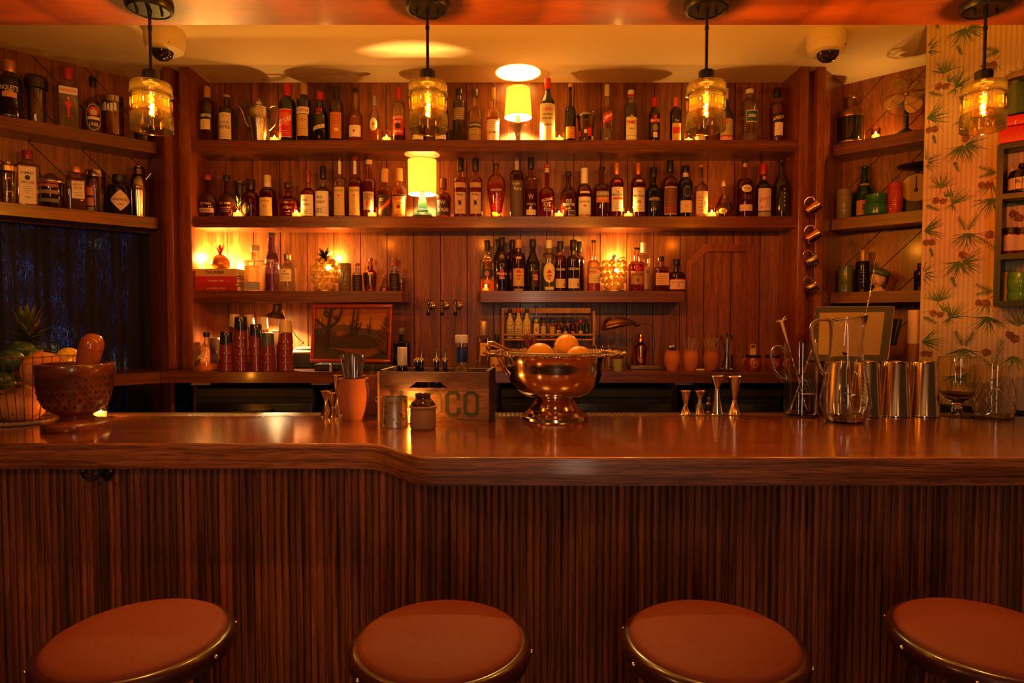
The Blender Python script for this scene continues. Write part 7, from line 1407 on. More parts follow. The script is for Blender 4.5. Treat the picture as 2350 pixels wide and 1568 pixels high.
for pts, a, b_ in (([(390, 1260), (420, 900), (460, 600), (480, 380), (505, 200)], 85, 75), ([(450, 340), (380, 290), (340, 200)], 45, 40), ([(440, 410), (370, 400), (340, 340), (350, 290)], 40, 40), ([(420, 700), (330, 650), (230, 560), (140, 470)], 75, 40), ([(480, 690), (600, 590), (690, 470), (730, 330), (760, 200)], 85, 35), ([(630, 510), (590, 450), (570, 400)], 45, 35), ([(630, 500), (640, 430), (620, 380)], 35, 35), ([(540, 220), (585, 215)], 45, 40),
    ([(980, 860), (1000, 620), (1030, 400), (1045, 200)], 50, 28), ([(980, 700), (955, 630), (955, 540)], 32, 20), ([(1010, 650), (1060, 590), (1070, 490)], 30, 20), ([(1085, 860), (1100, 640), (1125, 430), (1145, 200)], 52, 28), ([(1110, 730), (1190, 680), (1210, 560)], 40, 22), ([(1110, 650), (1150, 620), (1170, 580)], 28, 20), ([(1395, 830), (1405, 650), (1435, 420)], 34, 16), ([(1390, 740), (1355, 680), (1350, 600)], 24, 14), ([(1405, 700), (1455, 650), (1462, 590)], 26, 14), ([(200, 950), (195, 650), (205, 440)], 34, 16), ([(290, 860), (300, 600), (312, 440)], 26, 14), ([(130, 860), (135, 590)], 24, 14), ([(370, 660), (375, 580)], 20, 12), ([(240, 720), (245, 510)], 20, 12)): stroke(pts, a, b_, CA)
for i in range(80):
    y = 250+i*12; x = 1830-max(0, min(1, (i-8)/40))*260*rr_.uniform(.5, 1); stroke([(1830, y+120), (x+60, y+30), (x, y-rr_.uniform(10, 60))], 34, 8, rr_.choice([(.06, .016, .006), (.04, .012, .006), (.10, .03, .008)]))
mb.build('canvas', t, False)
# wall taps
for x, lab in ((984, 'left one of three small chrome wall taps'), (1015, 'middle one of three small chrome wall taps'), (1045, 'right one of three small chrome wall taps')):
    p = P(x+7, 703, WY); t = T('wall_tap', lab, 'tap', (p.x, WY, p.z), group=None); k = .0026
    mb = MB(); mb.lathe([(.026, .0), (.025, .006), (.012, .012), (.0005, .013)], CHR, 28, ax=(0, -1, 0)); mb.build('wall_flange', t)
    mb = MB(); mb.tube([(0, -.01, .0), (0, -.06, .0)], .006, CHR, 12); mb.lathe([(.004, -.036), (.008, -.034), (.0105, .005), (.0125, .012), (.0125, .022), (.008, .026), (.009, .032), (.003, .038), (.002, .05), (.0005, .052)], CHR, 20, c=(-.012, -.065, 0)); mb.build('spout', t)
    mb = MB(); mb.ball((-.012, -.065, -.045), .0125, M((.005, .012, .07), .5, name='blue_rubber'), (1, 1, .95)); mb.build('plug', t)
# bitters rack
RK = wood('rack_pine', (.28, .13, .08), (.42, .22, .14), 'z', 30, 3, .6, 0, .3); D = DRK
xl_, xr_ = P(1154, 740, D).x, P(1361, 740, D).x; zt = P(1250, 707, D).z; zp = P(1360, 714, D).z
t = T('bitters_rack', 'small wooden wall rack holding the bitters bottles', 'rack', ((xl_+xr_)/2, D, CT)); hw = (xr_-xl_)/2; zs = ZRK-CT
for sg, zz_ in ((-1, zt-CT), (1, zp-CT)): mb = MB(); mb.box((sg*hw-.006, -.04, 0), (sg*hw+.006, .04, zz_), RK); mb.build('side_post', t, False)
mb = MB(); mb.box((-hw, .03, zt-CT-.028), (hw-.01, .04, zt-CT), RK); mb.build('top_rail', t, False)
mb = MB(); mb.box((-hw+.006, -.035, zs-.010), (hw-.006, .035, zs-.001), RK); mb.build('shelf_board', t, False)
mb = MB(); mb.box((-hw+.006, -.042, zs+.018), (hw-.006, -.036, zs+.028), RK); mb.build('front_rail', t, False)
# cherry mug, glasses, green pot behind the bowl
t, R, H, bd = lathe_thing('cherry_mug', 'pinkish mug with red cherry circles behind the punch bowl', 'mug', 1141, 820, 34, 3.38, CT, CUP, M((.45, .28, .18), .35, name='pink_glaze'))
mb = MB(); CH = M((.30, .02, .02), .4, name='label_print')
for a in (-.45, .15): mb.ball((R*.94*math.sin(a), -R*.94*math.cos(a), H*.45), .0095, CH, (1, .35, 1), 14, 8)
mb.build('cherries', bd)
for i, x in enumerate((1368, 1383, 1397, 1410)):
    t, R, H, bd = lathe_thing('shot_glass', ('first', 'second', 'third', 'fourth')[i]+' of four clear glasses right of the bitters rack', 'glass', x, 792, 14, 3.52, CT, [(.9, 0), (.95, .02), (1, 1), (.9, 1), (.85, .06), (.0005, .05)], GLS, 'clear glasses behind the punch bowl')
t, R, H, bd = lathe_thing('glazed_cup', 'cream-green cup with dark upper half behind bowl rim', 'cup', 1418, 801, 27, 3.40, CT, [(.72, 0), (.76, .02), (.9, .55), (.92, .56)], M((.30, .30, .14), .4, name='sage_glaze'))
mb = MB(); mb.lathe([(R*.915, H*.56), (R, H), (R*.93, H), (R*.8, H*.3), (.0005, H*.25)], M((.06, .02, .012), .4, name='brown_dip'), 36, close=False); mb.build('dipped_top', t)
# three terracotta cups with straws and spoons
gs = 'terracotta cups on the back counter'
STRW = M((.55, .38, .30), .25, .7, name='straw_metal')
for i, (x, lab) in enumerate(((1542, 'terracotta cup full of measuring spoons by shell lamp'), (1584.5, 'middle terracotta cup of thin straws on counter'), (1631, 'right terracotta cup of thin straws beside utensil glass'))):
    t, b, H, rt = pot('terracotta_cup', lab, x, 853, 804, 33, 36, 24, TERR if i < 2 else TERRD, 3.42, None, CT)
    if i == 0:
        for q in range(5):
            mb = MB(); a = q*1.3; mb.ball((0, 0, 0), .012, CHR, (1, .5, 1)); mb.tube([(0, 0, -.01), (-.3*.01, 0, -.05)], .002, CHR, 6); tag(mb.build('measuring_spoon', loc=(b.x+.012*math.cos(a), b.y+.012*math.sin(a), CT+H+.008+.003*q)), 'one of the rounded steel spoons in the terracotta cup by shell lamp', 'spoon', 'steel spoons in the terracotta cup')
        continue
    s0 = None
    for q in range(14):
        a = q*2.4; r = rt*.62*math.sqrt((q+.5)/14); top = P(x+(r*math.cos(a))/rt*34, 775+rnd.uniform(-3, 5), b.y+r*math.sin(a)*.6); bt_ = Vector((b.x+r*.7*math.cos(a), b.y+r*.6*math.sin(a), CT+H*.6)); v = top-bt_
        if s0 is None: mb = MB(); mb.lathe([(.0014, 0), (.0014, .1)], STRW, 8); s0 = mb.build('thin_straw'); o = s0
        else: o = s0.copy(); COL.objects.link(o)
        o.location = bt_; o.rotation_euler = v.to_track_quat('Z', 'Y').to_euler(); o.scale = (1, 1, v.length/.1)
        tag(o, 'one of the thin straws in the '+('middle' if i == 1 else 'right')+' terracotta cup on back counter', 'straw', 'thin straws in the '+('middle' if i == 1 else 'right')+' terracotta cup')
mb = MB(); mb.rbox((0, 0, .006), (.046, .03, .010), M((.62, .55, .36), .5, name='white_ceramic'), .004); p = P(1607, 850, 3.40); tag(mb.build('small_dish', loc=(p.x, 3.40, CT)), 'little white dish between two terracotta cups', 'dish')
mb = MB(); mb.lathe([(.02, 0), (.085, .003), (.09, .006), (.0005, .005)], M((.16, .05, .03), .3, name='dark_wafer'), 40, close=False); p = P(1662, 857, 3.42); tag(mb.build('highlight_wafer', loc=(p.x, 3.425, CT)), 'thin dark round tray under the utensil glass, added for the counter-edge highlight', 'wafer')  # disc added to stand in for a highlight on the counter edge
t, R, H, bd = lathe_thing('utensil_glass', 'tall glass cylinder holding dark bar utensils', 'glass', 1667, 776, 40, 3.42, CT+.0065, [(.93, 0), (1, .02), (1, 1), (.95, 1), (.94, .05), (.0005, .04)], GLS)
for q in range(9):
    a = q*2.4; x = 1667+15*math.cos(a); p1 = P(1667+12*math.cos(a+2.6), 848, 3.42+.02*math.sin(a)); p0 = P(x, 760+rnd.uniform(-6, 14), 3.42+.02*math.sin(a)); mb = MB(); v = p0-p1
    mb.tube([p1, p1+v*.86], .0016, STRW if q % 2 else BLK, 6); m_ = BLK if q < 6 else STRW
    mb.T = Matrix.Translation(p1+v*.93) @ v.to_track_quat('Z', 'Y').to_matrix().to_4x4(); mb.ball((0, 0, 0), .008, m_, (1, .3, 1.8), 12, 8); tag(mb.build('bar_utensil'), 'one of the dark long utensils standing in the tall glass cylinder', 'utensil', 'utensils in the glass cylinder')
mb = MB(); mb.rbox((0, 0, .04), (.014, .03, .08), BLK, .003); p = P(1684, 800, 3.47); tag(mb.build('black_case', loc=(p.x, 3.48, CT)), 'narrow black case behind the utensil glass', 'case')
# red mugs with swirls
SW = M((.60, .42, .28), .5, name='label_print')
for x, lab, hd_ in ((1729, 'red swirl mug with dark rim carrying the tag', -1), (1774, 'red swirl mug with handle, behind the mixing jug', 1)):
    t, R, H, bd = lathe_thing('swirl_mug', lab, 'mug', x, 816, 37, 3.42, CT, [(.7, 0), (.78, .02), (1, .35), (.98, .6), (.85, .85)], M((.20, .022, .010), .2, coat=.6, name='red_glaze'))
    mb = MB(); mb.lathe([(R*.85, H*.85), (R*.92, H), (R*.85, H), (R*.78, H*.8), (.0005, H*.4)], BLK, 36, close=False); mb.build('rim', t)
    mb = MB(); pts = []
    for v in range(26): th_ = v*.42; rr = .55*(1-v/34); pts.append((R*1.0*math.sin(-.2+rr*math.cos(th_)), -R*1.0*math.cos(-.2+rr*math.cos(th_)), H*(.42+.45*rr*math.sin(th_))))
    mb.tube(pts, .0011, SW, 5)
    for q in range(3): mb.ball((R*.97*math.sin(.2+.12*q), -R*.97*math.cos(.2+.12*q), H*(.70+.02*q)), .0018, SW, seg=8, rings=5)
    mb.build('swirl', bd)
    mb = MB(); mb.tube(curve([(hd_*R*.9, 0, H*.75), (hd_*R*1.35, 0, H*.65), (hd_*R*1.3, 0, H*.35), (hd_*R*.9, 0, H*.25)], 5), .0045, M((.20, .022, .010), .2, coat=.6, name='red_glaze'), 10); mb.build('handle', t)
c = P(1728, 803, 3.40); mb = MB(); mb.box((-.016, 0, -.024), (.016, .001, .012), M((.50, .30, .16), .7, name='card')); mb.ring((0, .0005, .018), .016, .0022, M((.50, .30, .16), .7, name='card'), 24, 6, rot=Matrix.Rotation(PI/2, 3, 'X')); o = mb.build('paper_tag', smooth=False, loc=(c.x, 3.40-.0, CT+P(1728, 816, 3.42).z-CT+.028)); tag(o, 'brown paper tag with ring standing on the red mug', 'tag')
# faucet knob behind bar
p = P(1626, 948, 2.80); mb = MB(); mb.lathe([(.02, .861-p.z), (.012, .90-p.z), (.012, 0), (.007, .01), (.011, .03), (.012, .04), (.006, .05), (.010, .06), (.009, .07), (.0005, .075)], CHR, 20); tag(mb.build('faucet', loc=(p.x, 2.80, p.z)), 'small chrome faucet knob behind the bar between jiggers', 'faucet')
# mugs and cups hung on the right pilaster
PXC = (Xb[2]+Xb[3])/2
for i, (y, m_, lab) in enumerate(((478, COP, 'upper copper mug hanging on the right pillar'), (543, COP, 'lower copper mug hanging on the right pillar'), (597, SILV, 'upper silver cup hanging on the right pillar'), (658, SILV, 'lower silver cup hanging on the right pillar'))):
    D = NY-.07; p = P(1866, y, D); cu_ = i < 2; t = T('hanging_mug', lab, 'mug', (PXC, D, p.z)); dx = p.x-PXC
    mb = MB(); ax_ = Vector((.75, -.35, .62 if cu_ else .35)).normalized(); R = .030; H = .072; c_ = Vector((dx, 0, 0))-ax_*H*.5
    pf = [(.95, 0), (1, .03), (1, 1), (.95, 1), (.94, .06), (.0005, .05)] if cu_ else [(.5, 0), (.66, .06), (.85, .3), (.88, .7), (1.25, 1), (1.2, 1.01), (.82, .72), (.6, .1), (.0005, .08)]
    if not cu_: H *= .8; R *= .95
    mb.lathe([(r*R, h*H) for r, h in pf], m_, 32, c=tuple(c_), ax=ax_, close=False); mb.build('body', t)
    sd = Vector((-.45, .0, .75)).normalized(); b0 = c_+ax_*H*.15+sd*R; b1 = c_+ax_*H*.85+sd*R; mb = MB(); mb.tube(curve([b0, b0+sd*.022, (b0+b1)/2+sd*.034, b1+sd*.02, b1], 5), .0032, m_, 8); mb.build('handle', t)
    hk = (b0+b1)/2+sd*.036; mb = MB(); wl = Vector((hk.x, NY-.020-D, hk.z+.004)); mb.tube([wl, Vector((hk.x, -.0+.01, hk.z-.001)), hk+Vector((0, -.006, .008))], .0022, COP, 8); tag_ = mb.build('hook', t)
mb = MB(); mb.rbox((0, 0, 0), (.020, .006, .028), M((.50, .36, .16), .4, .4, name='brass_catch'), .002); mb.tube([(-.006, -.002, .014), (-.004, -.008, .022), (.002, -.004, .026)], .0018, M((.50, .36, .16), .4, .4, name='brass_catch')); p = P(1873, 722, NY-.02); tag(mb.build('wall_hook', loc=(p.x, NY-.0235, p.z)), 'little empty brass hook plate below hanging silver cups', 'hook')
# ---------------- right corner
D = DR(1950, 270); c = P(1950, 318, D); t = T('ship_lantern', 'old brass ship lantern with dark ribbed lens', 'lantern', (c.x, D, SH1), R_(-20)); k = wid(1, 270, D); zf = lambda y: P(1950, y, D).z-SH1
ABL = M((.30, .14, .06), .3, .9, name='lantern_brass')
mb = MB(); mb.lathe([(30*k, 0), (31*k, .004), (31*k, .010), (27*k, .014)], ABL, 32); mb.build('base', t)
mb = MB(); mb.lathe([(26*k+.002*(i % 2), .014+(zf(272)-.014)*i/16) for i in range(17)], M((.008, .007, .010), .08, coat=.8, name='dark_lens'), 32); mb.build('lens', t)
mb = MB(); mb.lathe([(27*k, zf(272)), (28*k, zf(268)), (27*k, zf(258)), (14*k, zf(247)), (13*k, zf(230)), (15*k, zf(228)), (12*k, zf(225)), (.0005, zf(224))], ABL, 32, close=False); mb.build('hood', t)
mb = MB(); 
for sg in (-1, 1): mb = MB(); mb.tube([(sg*29*k, 0, .01), (sg*29*k, 0, zf(268))], .004, ABL); mb.build('guard', t)
mb = MB(); mb.tube([(14*k*math.cos(a), 0, zf(238)+14*k*1.3*math.sin(a)) for a in [PI*v/12 for v in range(13)]], .0018, ABL); mb.build('bail', t)
# fan
D = DR(2080, 222, 5.50); c = P(2080, 222, D); t = T('desk_fan', 'vintage desk fan with wire cage in right corner', 'fan', (c.x, D, SH1), R_(-32)); zc = c.z-SH1
FW = M((.45, .25, .12), .3, .8, name='fan_wire'); FBm = M((.60, .40, .18), .4, .3, name='fan_blade')
Rf = wid(50, 222, D); tl = Matrix.Translation((0, -.03, zc)) @ Matrix.Rotation(R_(78), 4, 'X')
mb = MB(); mb.T = tl; mb.ring((0, 0, .0), Rf, .002, FW, 48, 6); mb.ring((0, 0, .03), Rf*.62, .0014, FW, 36, 6); mb.ring((0, 0, -.02), Rf*.92, .0014, FW, 40, 6)
for i in range(9):
    a = 2*PI*i/9; mb.tube([(Rf*.22*math.cos(a-.5), Rf*.22*math.sin(a-.5), .04), (Rf*.62*math.cos(a), Rf*.62*math.sin(a), .03), (Rf*math.cos(a+.3), Rf*math.sin(a+.3), 0), (Rf*.92*math.cos(a+.4), Rf*.92*math.sin(a+.4), -.02)], .0013, FW, 5)
mb.ring((0, 0, .04), Rf*.22, .0016, FW, 24, 6); mb.tube([(-Rf*.9, -.0, .02), (0, 0, .045), (Rf*.9, .0, .02)], .0035, FW, 8, flat=1.6); cg_ = mb.build('cage', t)
for i in range(4):
    mb = MB(); mb.T = tl @ Matrix.Rotation(i*PI/2+.5, 4, 'Z') @ Matrix.Translation((Rf*.50, 0, .0)) @ Matrix.Rotation(R_(22), 4, 'X'); n_ = 18
    vs = [(Rf*.45*math.cos(2*PI*v/n_)*(1), Rf*.34*math.sin(2*PI*v/n_)*(1+.35*math.cos(2*PI*v/n_)), zz_) for zz_ in (0, .0015) for v in range(n_)]
    mb.add(vs, [tuple(range(n_)), tuple(reversed(range(n_, 2*n_)))]+[(v, n_+v, n_+(v+1) % n_, (v+1) % n_) for v in range(n_)], FBm); mb.build('blade', t)
mb = MB(); mb.T = tl; mb.ball((0, 0, .01), .014, GLDL); mb.lathe([(.03, -.11), (.038, -.09), (.038, -.04), (.02, -.02)], BLK, 24); mb.build('motor', t)
mb = MB(); mb.lathe([(.06, 0), (.06, .01), (.035, .03), (.014, .045), (.012, zc-.04)], BLK, 28, c=(0, .085, 0)); mb.build('base', t)
tiki(1937, 436, 33, DR(1937, 480), SH2, M((.20, .15, .07), .3, coat=.4, name='tan_glaze'), 'tall tan tiki mug at left of middle right shelf')
tiki(2055, 421, 32, DR(2055, 480, 5.51), SH2, M((.42, .04, .02), .25, coat=.5, name='scarlet_glaze'), 'tall red tiki mug beside the dial scale')
GRG = M((.03, .15, .05), .25, coat=.6, name='green_glaze'); D = DR(2011, 480, 5.50)
t, R, H, bd = lathe_thing('tiki_bowl', 'short green tiki bowl with spiral eyes', 'bowl', 2011, 447, 50, D, SH2, [(.75, 0), (.95, .05), (1, .3), (.95, .52), (.8, .60), (.88, .66), (.95, .97), (.9, 1), (.82, .97), (.75, .6), (.0005, .5)], GRG)
mb = MB()
for sg in (-1, 1): mb.tube([(R*.98*math.sin(sg*.5-.3+.32*math.cos(v*.5)*(1-v/30)), -R*.98*math.cos(sg*.5-.3+.32*math.cos(v*.5)*(1-v/30)), H*(.30+.18*math.sin(v*.5)*(1-v/30))) for v in range(26)], .0028, GRG, 6)
mb.tube([(R*.9*math.sin(a), -R*.9*math.cos(a), H*.60) for a in [-1.4+.2*v for v in range(15)]], [.003+.0015*(v % 2) for v in range(15)], GRG, 6); mb.build('carved_face', bd)
D = DR(2103, 431, 5.57); c = P(2103, 431, D); t = T('dial_scale', 'antique kitchen scale with round dial and black pan', 'scale', (c.x, D, SH2), R_(-38)); r = wid(31, 431, D)/1; zc = c.z-SH2
mb = MB(); mb.rbox((0, .03, zc*.5), (r*1.6, .06, zc*1.0), BLK, .01); mb.lathe([(r*1.08, -.005), (r*1.08, .06)], BLK, 40, c=(0, 0, zc), ax=(0, 1, 0)); mb.build('body', t)
mb = MB(); mb.lathe([(r, 0), (r, .003)], M((.50, .36, .20), .6, bump=(40, .4), name='aged_dial'), 40, c=(0, -.008, zc), ax=(0, 1, 0)); fc = mb.build('dial', t)
mb = MB(); mb.box((-.003, -.011, zc-.02), (.003, -.0085, zc+r*.85), BLK); mb.ball((0, -.01, zc-.012), .009, BLK, (1, .3, 1.2)); mb.build('needle', fc, False)
zp_ = P(2103, 380, D).z-SH2; mb = MB(); mb.lathe([(.01, zc+r), (.01, zp_-.01)], BLK, 12, c=(0, .02, 0)); mb.lathe([(.02, zp_-.012), (.09, zp_-.002), (.095, zp_+.006), (.088, zp_+.004), (.0005, zp_-.006)], BLK, 40, c=(0, .02, 0), close=False); mb.build('pan', t)
D = DR(1941, 660); OLG = M((.10, .12, .025), .25, coat=.5, name='moss_glaze'); t, R, H, bd = lathe_thing('bamboo_mug', 'tall mossy green bamboo mug on lowest corner shelf', 'mug', 1941, 611, 31, D, SH3-.004, [(.92, 0), (.98, .02), (.93, .40), (.98, .43), (.93, .46), (1.0, .95), (1.02, 1), (.92, 1), (.85, .1), (.0005, .1)], OLG)
mb = MB(); mb.ring((0, 0, H), R*.97, .002, M((.05, .015, .01), .4, name='brown_dip'), 32, 6); mb.build('rim', bd)
# lady head vase
D = DR(2015, 640, 5.52); c = P(2015, 666, D); t = T('lady_head_vase', 'ceramic lady head with red lips and green beret', 'vase', (c.x, D, SH3-.004), R_(-48)); k = wid(1, 640, D); zf = lambda y: P(2015, y, D).z-SH3+.004
SKN = M((.72, .42, .27), .22, coat=.5, name='porcelain_skin'); HAIR = M((.06, .015, .01), .3, coat=.4, name='hair_glaze'); BER = M((.075, .12, .025), .4, coat=.3, name='beret_glaze'); LIP = M((.55, .015, .02), .3, name='lip_red'); EYE_ = M((.02, .012, .012), .3, name='eye_paint')
hc = Vector((0, 0, zf(641))); rx, ry, rz2 = 16.5*k, 17*k, 20*k
mb = MB(); 
vs = []; seg, rg_ = 36, 24
for j in range(rg_+1):
    t_ = PI*j/rg_
    for i in range(seg):
        a = 2*PI*i/seg; x = rx*math.sin(t_)*math.cos(a); y = ry*math.sin(t_)*math.sin(a); z = -rz2*math.cos(t_); f = -y/ry
        if z < 0: s = 1-.38*(-z/rz2)**1.5*(1 if f > -.2 else .5); x *= s
        if f > 0:
            nose = math.exp(-(x/(rx*.13))**2)*math.exp(-((z+rz2*.12)/(rz2*.17))**2); y -= nose*ry*.24
            y += math.exp(-((abs(x)-rx*.38)/(rx*.22))**2)*math.exp(-((z-rz2*.08)/(rz2*.13))**2)*ry*.07
            y -= math.exp(-(x/(rx*.25))**2)*math.exp(-((z+rz2*.50)/(rz2*.12))**2)*ry*.08; y -= math.exp(-(x/(rx*.3))**2)*math.exp(-((z+rz2*.85)/(rz2*.15))**2)*ry*.10
        vs.append((x, y, hc.z+z))
mb.add(vs, [(j*seg+i, j*seg+(i+1) % seg, (j+1)*seg+(i+1) % seg, (j+1)*seg+i) for j in range(rg_) for i in range(seg)], SKN)
mb.lathe([(15*k, 0), (14*k, .008), (8*k, zf(660)), (6.5*k, zf(652)), (7*k, zf(646))], SKN, 32, c=(0, 2*k, 0)); hd_o = mb.build('head', t, ang=70)
mb = MB()
for sg in (-1, 1):
    mb.ball((sg*rx*.40, -ry*.86, hc.z+rz2*.06), rx*.20, EYE_, (1, .3, .42), 14, 8); mb.ball((sg*rx*.38, -ry*.93, hc.z+rz2*.05), rx*.07, M((.6, .5, .4), .3, name='eye_white'), (1.6, .3, .8), 10, 6)
    mb.tube([(sg*rx*.18, -ry*.93, hc.z+rz2*.24), (sg*rx*.42, -ry*.90, hc.z+rz2*.31), (sg*rx*.66, -ry*.74, hc.z+rz2*.24)], .0009, EYE_, 5)
mb.build('eyes', hd_o)
mb = MB(); mb.ball((0, -ry*.99, hc.z-rz2*.47), rx*.20, LIP, (1, .4, .36), 14, 8); mb.ball((0, -ry*.98, hc.z-rz2*.55), rx*.15, LIP, (1, .4, .4), 14, 8); mb.build('lips', hd_o)
mb = MB(); mb.ball((rx*.15, ry*.35, hc.z+rz2*.02), rx*1.06, HAIR, (1, .85, 1.15), 24, 16)
for v in range(6): mb.ball((rx*(.95-.04*v), ry*.0, hc.z-rz2*(.1+.17*v)), rx*.22, HAIR, (1, 1, 1), 12, 8)
mb.build('hair', t)
mb = MB(); q = Matrix.Rotation(R_(22), 3, 'Y'); mb.ball((rx*.22, ry*.12, hc.z+rz2*.80), rx*1.38, BER, (1.05, 1, .42), 32, 14, rot=q); mb.build('beret', t)
# tilted pos screen
D = 3.08; t = T('screen', 'dark tilted touch screen behind the glass pitcher', 'screen', P(1958, 835, D)); o0 = P(1958, 835, D)
A_, B_, C_, E_ = P(1872, 704.5, 3.20)-o0, P(2053, 704, 3.02)-o0, P(2037, 831, 2.96)-o0, P(1861, 829, 3.13)-o0
nrm = ((B_-A_).cross(E_-A_)).normalized()
if nrm.y > 0: nrm = -nrm
mb = MB(); vs = [A_, B_, C_, E_]+[v-nrm*.025 for v in (A_, B_, C_, E_)]; mb.add(vs, [(0, 1, 2, 3), (7, 6, 5, 4), (0, 4, 5, 1), (1, 5, 6, 2), (2, 6, 7, 3), (3, 7, 4, 0)], M((.012, .008, .008), .5, name='bezel')); mb.build('bezel', t, False)
ip = lambda u, v: (A_*(1-u)+B_*u)*(1-v)+(E_*(1-u)+C_*u)*v
mb = MB(); mb.add([ip(.06, .11)+nrm*.001, ip(.89, .10)+nrm*.001, ip(.89, .88)+nrm*.001, ip(.09, .88)+nrm*.001], [(0, 1, 2, 3)], M((.26, .15, .07), .35, name='screen_glass')); mb.build('display', t, False)
mb = MB(); mb.tube([A_, B_, C_], .0016, M((.4, .35, .32), .3, .5, name='edge_strip'), 5); mb.build('edge_strip', t)
mb = MB(); m1 = (C_+E_)/2; mb.rbox((m1.x, m1.y+.06, -.02), (.16, .14, .02), BLK, .006); mb.tube([m1+Vector((0, .03, .05)), Vector((m1.x, m1.y+.06, -.012))], .02, BLK, 12); mb.build('stand', t)
t.location.z += max(0, CT-(o0.z-.032))
p = P(2058, 800, 3.02); mb = MB(); mb.T = Matrix.Rotation(R_(12), 4, 'Y'); mb.rbox((0, 0, .0), (.022, .05, .13), BLK, .006); tag(mb.build('card_reader', loc=(p.x+.0, 3.04, P(2058, 762, 3.04).z)), 'slim black card reader beside the tilted screen', 'card reader')
D = 3.06; p = P(2098, 830, D); t = T('decorated_canister', 'cream canister with brown print beside wallpapered wall', 'canister', (p.x, D, CT)); H = P(2098, 712, D).z-CT; R = wid(30, 780, D)/2
mb = MB(); mb.lathe([(R, 0), (R, H-.003), (R*.96, H), (.0005, H)], M((.55, .36, .22), .5, name='cream_print'), 36, close=False); mb.lathe([(R+.0004, H*.02), (R+.0004, H*.50)], M((.26, .09, .03), .6, bump=(60, .6), name='brown_print'), 36, close=False); mb.ball((R*.35, -R*.92, H*.66), .012, M((.30, .03, .015), .5, name='label_print'), (1, .2, 1)); mb.build('body', t)
# ---------------- dark green cabinet on the wallpapered wall
GRD = M((.012, .022, .010), .4, bump=(25, .2), name='dark_green_paint')
dc = .12; tl_ = lambda x, y: ((lambda r: (lambda D: ((r.x*D-WX0+dc*S2)/S2, EYE+r.z*D))((cW-dc*2*S2)/(1+r.x)))(ray(x, y)))
t0, z_t = tl_(2289, 333); _, z_b = tl_(2280, 704); w_c = .42
t = T('wall_cabinet', 'dark green open cabinet on the pine wallpaper', 'cabinet', wp(t0+w_c/2, z_b, dc/2)); t.rotation_euler = (0, 0, R_(-45)); Hc = z_t-z_b; hw = w_c/2
mb = MB()
for a, b_ in (((-hw, -dc/2, 0), (-hw+.022, dc/2, Hc)), ((hw-.022, -dc/2, 0), (hw, dc/2, Hc)), ((-hw+.022, -dc/2, 0), (hw-.022, dc/2, .024)), ((-hw+.022, -dc/2, Hc-.02), (hw-.022, dc/2, Hc))): mb.box(a, b_, GRD)
mb.build('case', t, False)
zs_ = []
for y in (440, 578): _, zq = tl_(2300, y); zs_.append(zq-z_b-.010); mb = MB(); mb.box((-hw+.022, -dc/2, zq-z_b-.010-.022), (hw-.022, dc/2, zq-z_b-.010), GRD); mb.build('shelf_board', t, False)
def incab(x, yt, wpx, z, e=.06):
    r = ray(x, yt+30); D = (cW-e*2*S2)/(1+r.x); p = P(x, yt, D); return Vector((p.x, D, z)), p.z-z, wid(wpx, 500, D)/2
zc1, zc2, zc3 = z_b+.024, z_b+zs_[1], z_b+zs_[0]
gc = 'small dark-lidded jars in the green cabinet'
for x, lab in ((2321, 'jar with white label at left in green cabinet'), (2349, 'jar with white label at right edge in green cabinet')):
    b, H, R = incab(x, 523, 29, zc2); t = T('condiment_jar', lab, 'jar', b, R_(-40), gc); mb = MB(); mb.lathe([(R*.95, 0), (R, .003), (R, H*.76), (R*.85, H*.8)], M((.10, .015, .012), .15, coat=.5, name='dark_preserve'), 28); mb.build('body', t)
    mb = MB(); mb.lathe([(R*.92, H*.80), (R*.92, H*.99), (R*.85, H), (.0005, H)], BLK, 28, close=False); mb.build('lid', t)
    mb = MB(); r = R+.0005; vs = [(r*math.sin(-1.1+2.2*i/8), -r*math.cos(-1.1+2.2*i/8), H*q) for q in (.14, .72) for i in range(9)]; mb.add(vs, [(i, i+1, 10+i, 9+i) for i in range(8)], M((.55, .42, .30), .6, name='label_print')); mb.build('label', t, False)
b, H, R = incab(2340, 625, 45, zc1); tm = T('tiki_mug', 'bright green tiki mug at bottom of green cabinet', 'mug', b, R_(-40)); mb = MB(); GM_ = M((.09, .24, .03), .2, coat=.6, name='lime_glaze')
mb.lathe([(R*.9, 0), (R, H*.05), (R*1.0, H*.28), (R*.86, H*.31), (R*.95, H*.36), (R, H*.6), (R*.96, H*.95), (R*.9, H), (R*.8, H*.95), (.0005, H*.2)], GM_, 36, close=False); bd = mb.build('body', tm)
mb = MB()
for sg in (-1, 1):
    for q in (.42, .28, .14): mb.tube([(R*.98*math.sin(sg*.5+q*math.cos(v*.5)), -R*.98*math.cos(sg*.5+q*math.cos(v*.5)), H*(.66+.45*q*math.sin(v*.5))) for v in range(13)], .002, GM_, 6)
mb.build('carved_face', bd)
b, H, R = incab(2352, 375, 62, zc3); t = T('syrup_bottle', 'black round bottle with white label in green cabinet', 'bottle', b, R_(-40)); mb = MB(); mb.lathe([(R*.92, 0), (R, .005), (R, H*.55), (R*.85, H*.75), (R*.4, H*.86), (R*.35, H)], M((.012, .008, .010), .1, coat=.6, name='dark_glass'), 32); mb.build('body', t)
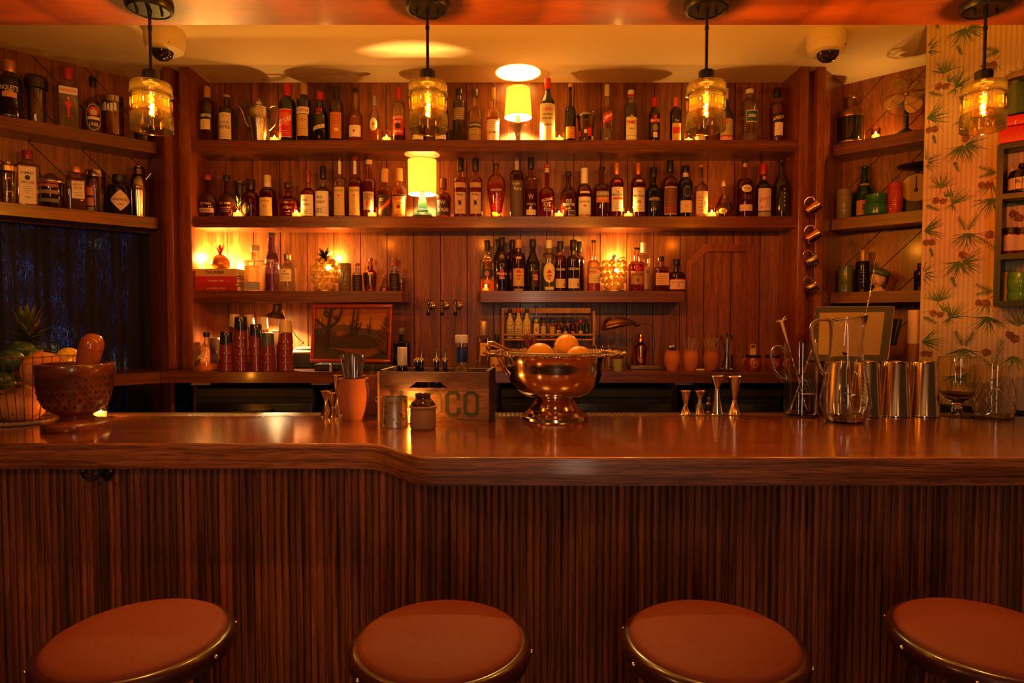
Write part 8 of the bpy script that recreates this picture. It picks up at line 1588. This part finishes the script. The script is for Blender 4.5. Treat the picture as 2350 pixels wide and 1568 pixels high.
mb = MB(); r = R+.0005; vs = [(r*math.sin(-1.2+2.4*i/8), -r*math.cos(-1.2+2.4*i/8), H*q) for q in (.12, .50) for i in range(9)]; mb.add(vs, [(i, i+1, 10+i, 9+i) for i in range(8)], M((.55, .42, .30), .6, name='label_print')); vsx, fsx, asp = textmesh('BLIS'); r += .0004; mb.add([(r*math.sin((x_*.016-.012)/r), -r*math.cos((x_*.016-.012)/r), H*.38+z_*.016) for x_, z_ in vsx], fsx, M(INK, .6, name='label_print')); mb.build('label', t, False)
b, H, R = incab(2322, 385, 14, zc3, .04); mb = MB(); mb.lathe([(R, 0), (R, H*.9), (R*.5, H), (.0005, H)], M((.6, .5, .38), .6, name='paper_roll'), 20, close=False); tag(mb.build('paper_tube', loc=b), 'pale little tube left of the black round bottle', 'tube')
# red box and pickle jar on top of the cabinet
b, H, R = incab(2322, 275, 60, z_t, .06); t = T('red_box', 'red lidded box on top of the green cabinet', 'box', wp(t0+.17, z_t, dc/2)); t.location = wp(t0+.17, z_t, dc/2+.012); t.rotation_euler = (0, 0, R_(-45)); RB_ = M((.50, .010, .012), .4, name='red_card')
mb = MB(); mb.rbox((0, 0, H*.30), (.33, dc, H*.6-.001), RB_, .003); mb.build('body', t); mb = MB(); mb.rbox((0, 0, H*.81), (.334, dc+.004, H*.37), RB_, .003); flat_text(mb, 'f', (-.11, -dc/2-.0025, H*.72), (1, 0, 0), (0, 0, 1), .018, M((.6, .4, .35), .6, name='label_print')); mb.build('lid', t)
b, Hj, R = incab(2352, 172, 92, z_t+H, .055); t = T('pickle_jar', 'big glass jar of green pickles on the red box', 'jar', b)
mb = MB(); mb.lathe([(R*.92, 0), (R, .006), (R, Hj*.80), (R*.88, Hj*.86)], glass((.75, .9, .65), .02, 1.2), 40, close=False); mb.build('glass', t)
mb = MB(); mb.lathe([(.0005, .006), (R*.93, .006), (R*.93, Hj*.72), (.0005, Hj*.74)], M((.10, .13, .025), .3, bump=(50, 1), name='pickles'), 36, close=False); mb.build('contents', t)
mb = MB(); mb.lathe([(R*.92, Hj*.86), (R*.95, Hj*.87), (R*.95, Hj*.97), (R*.85, Hj), (.0005, Hj)], M((.30, .18, .07), .4, .5, name='brass_lid'), 40, close=False); mb.build('lid', t)
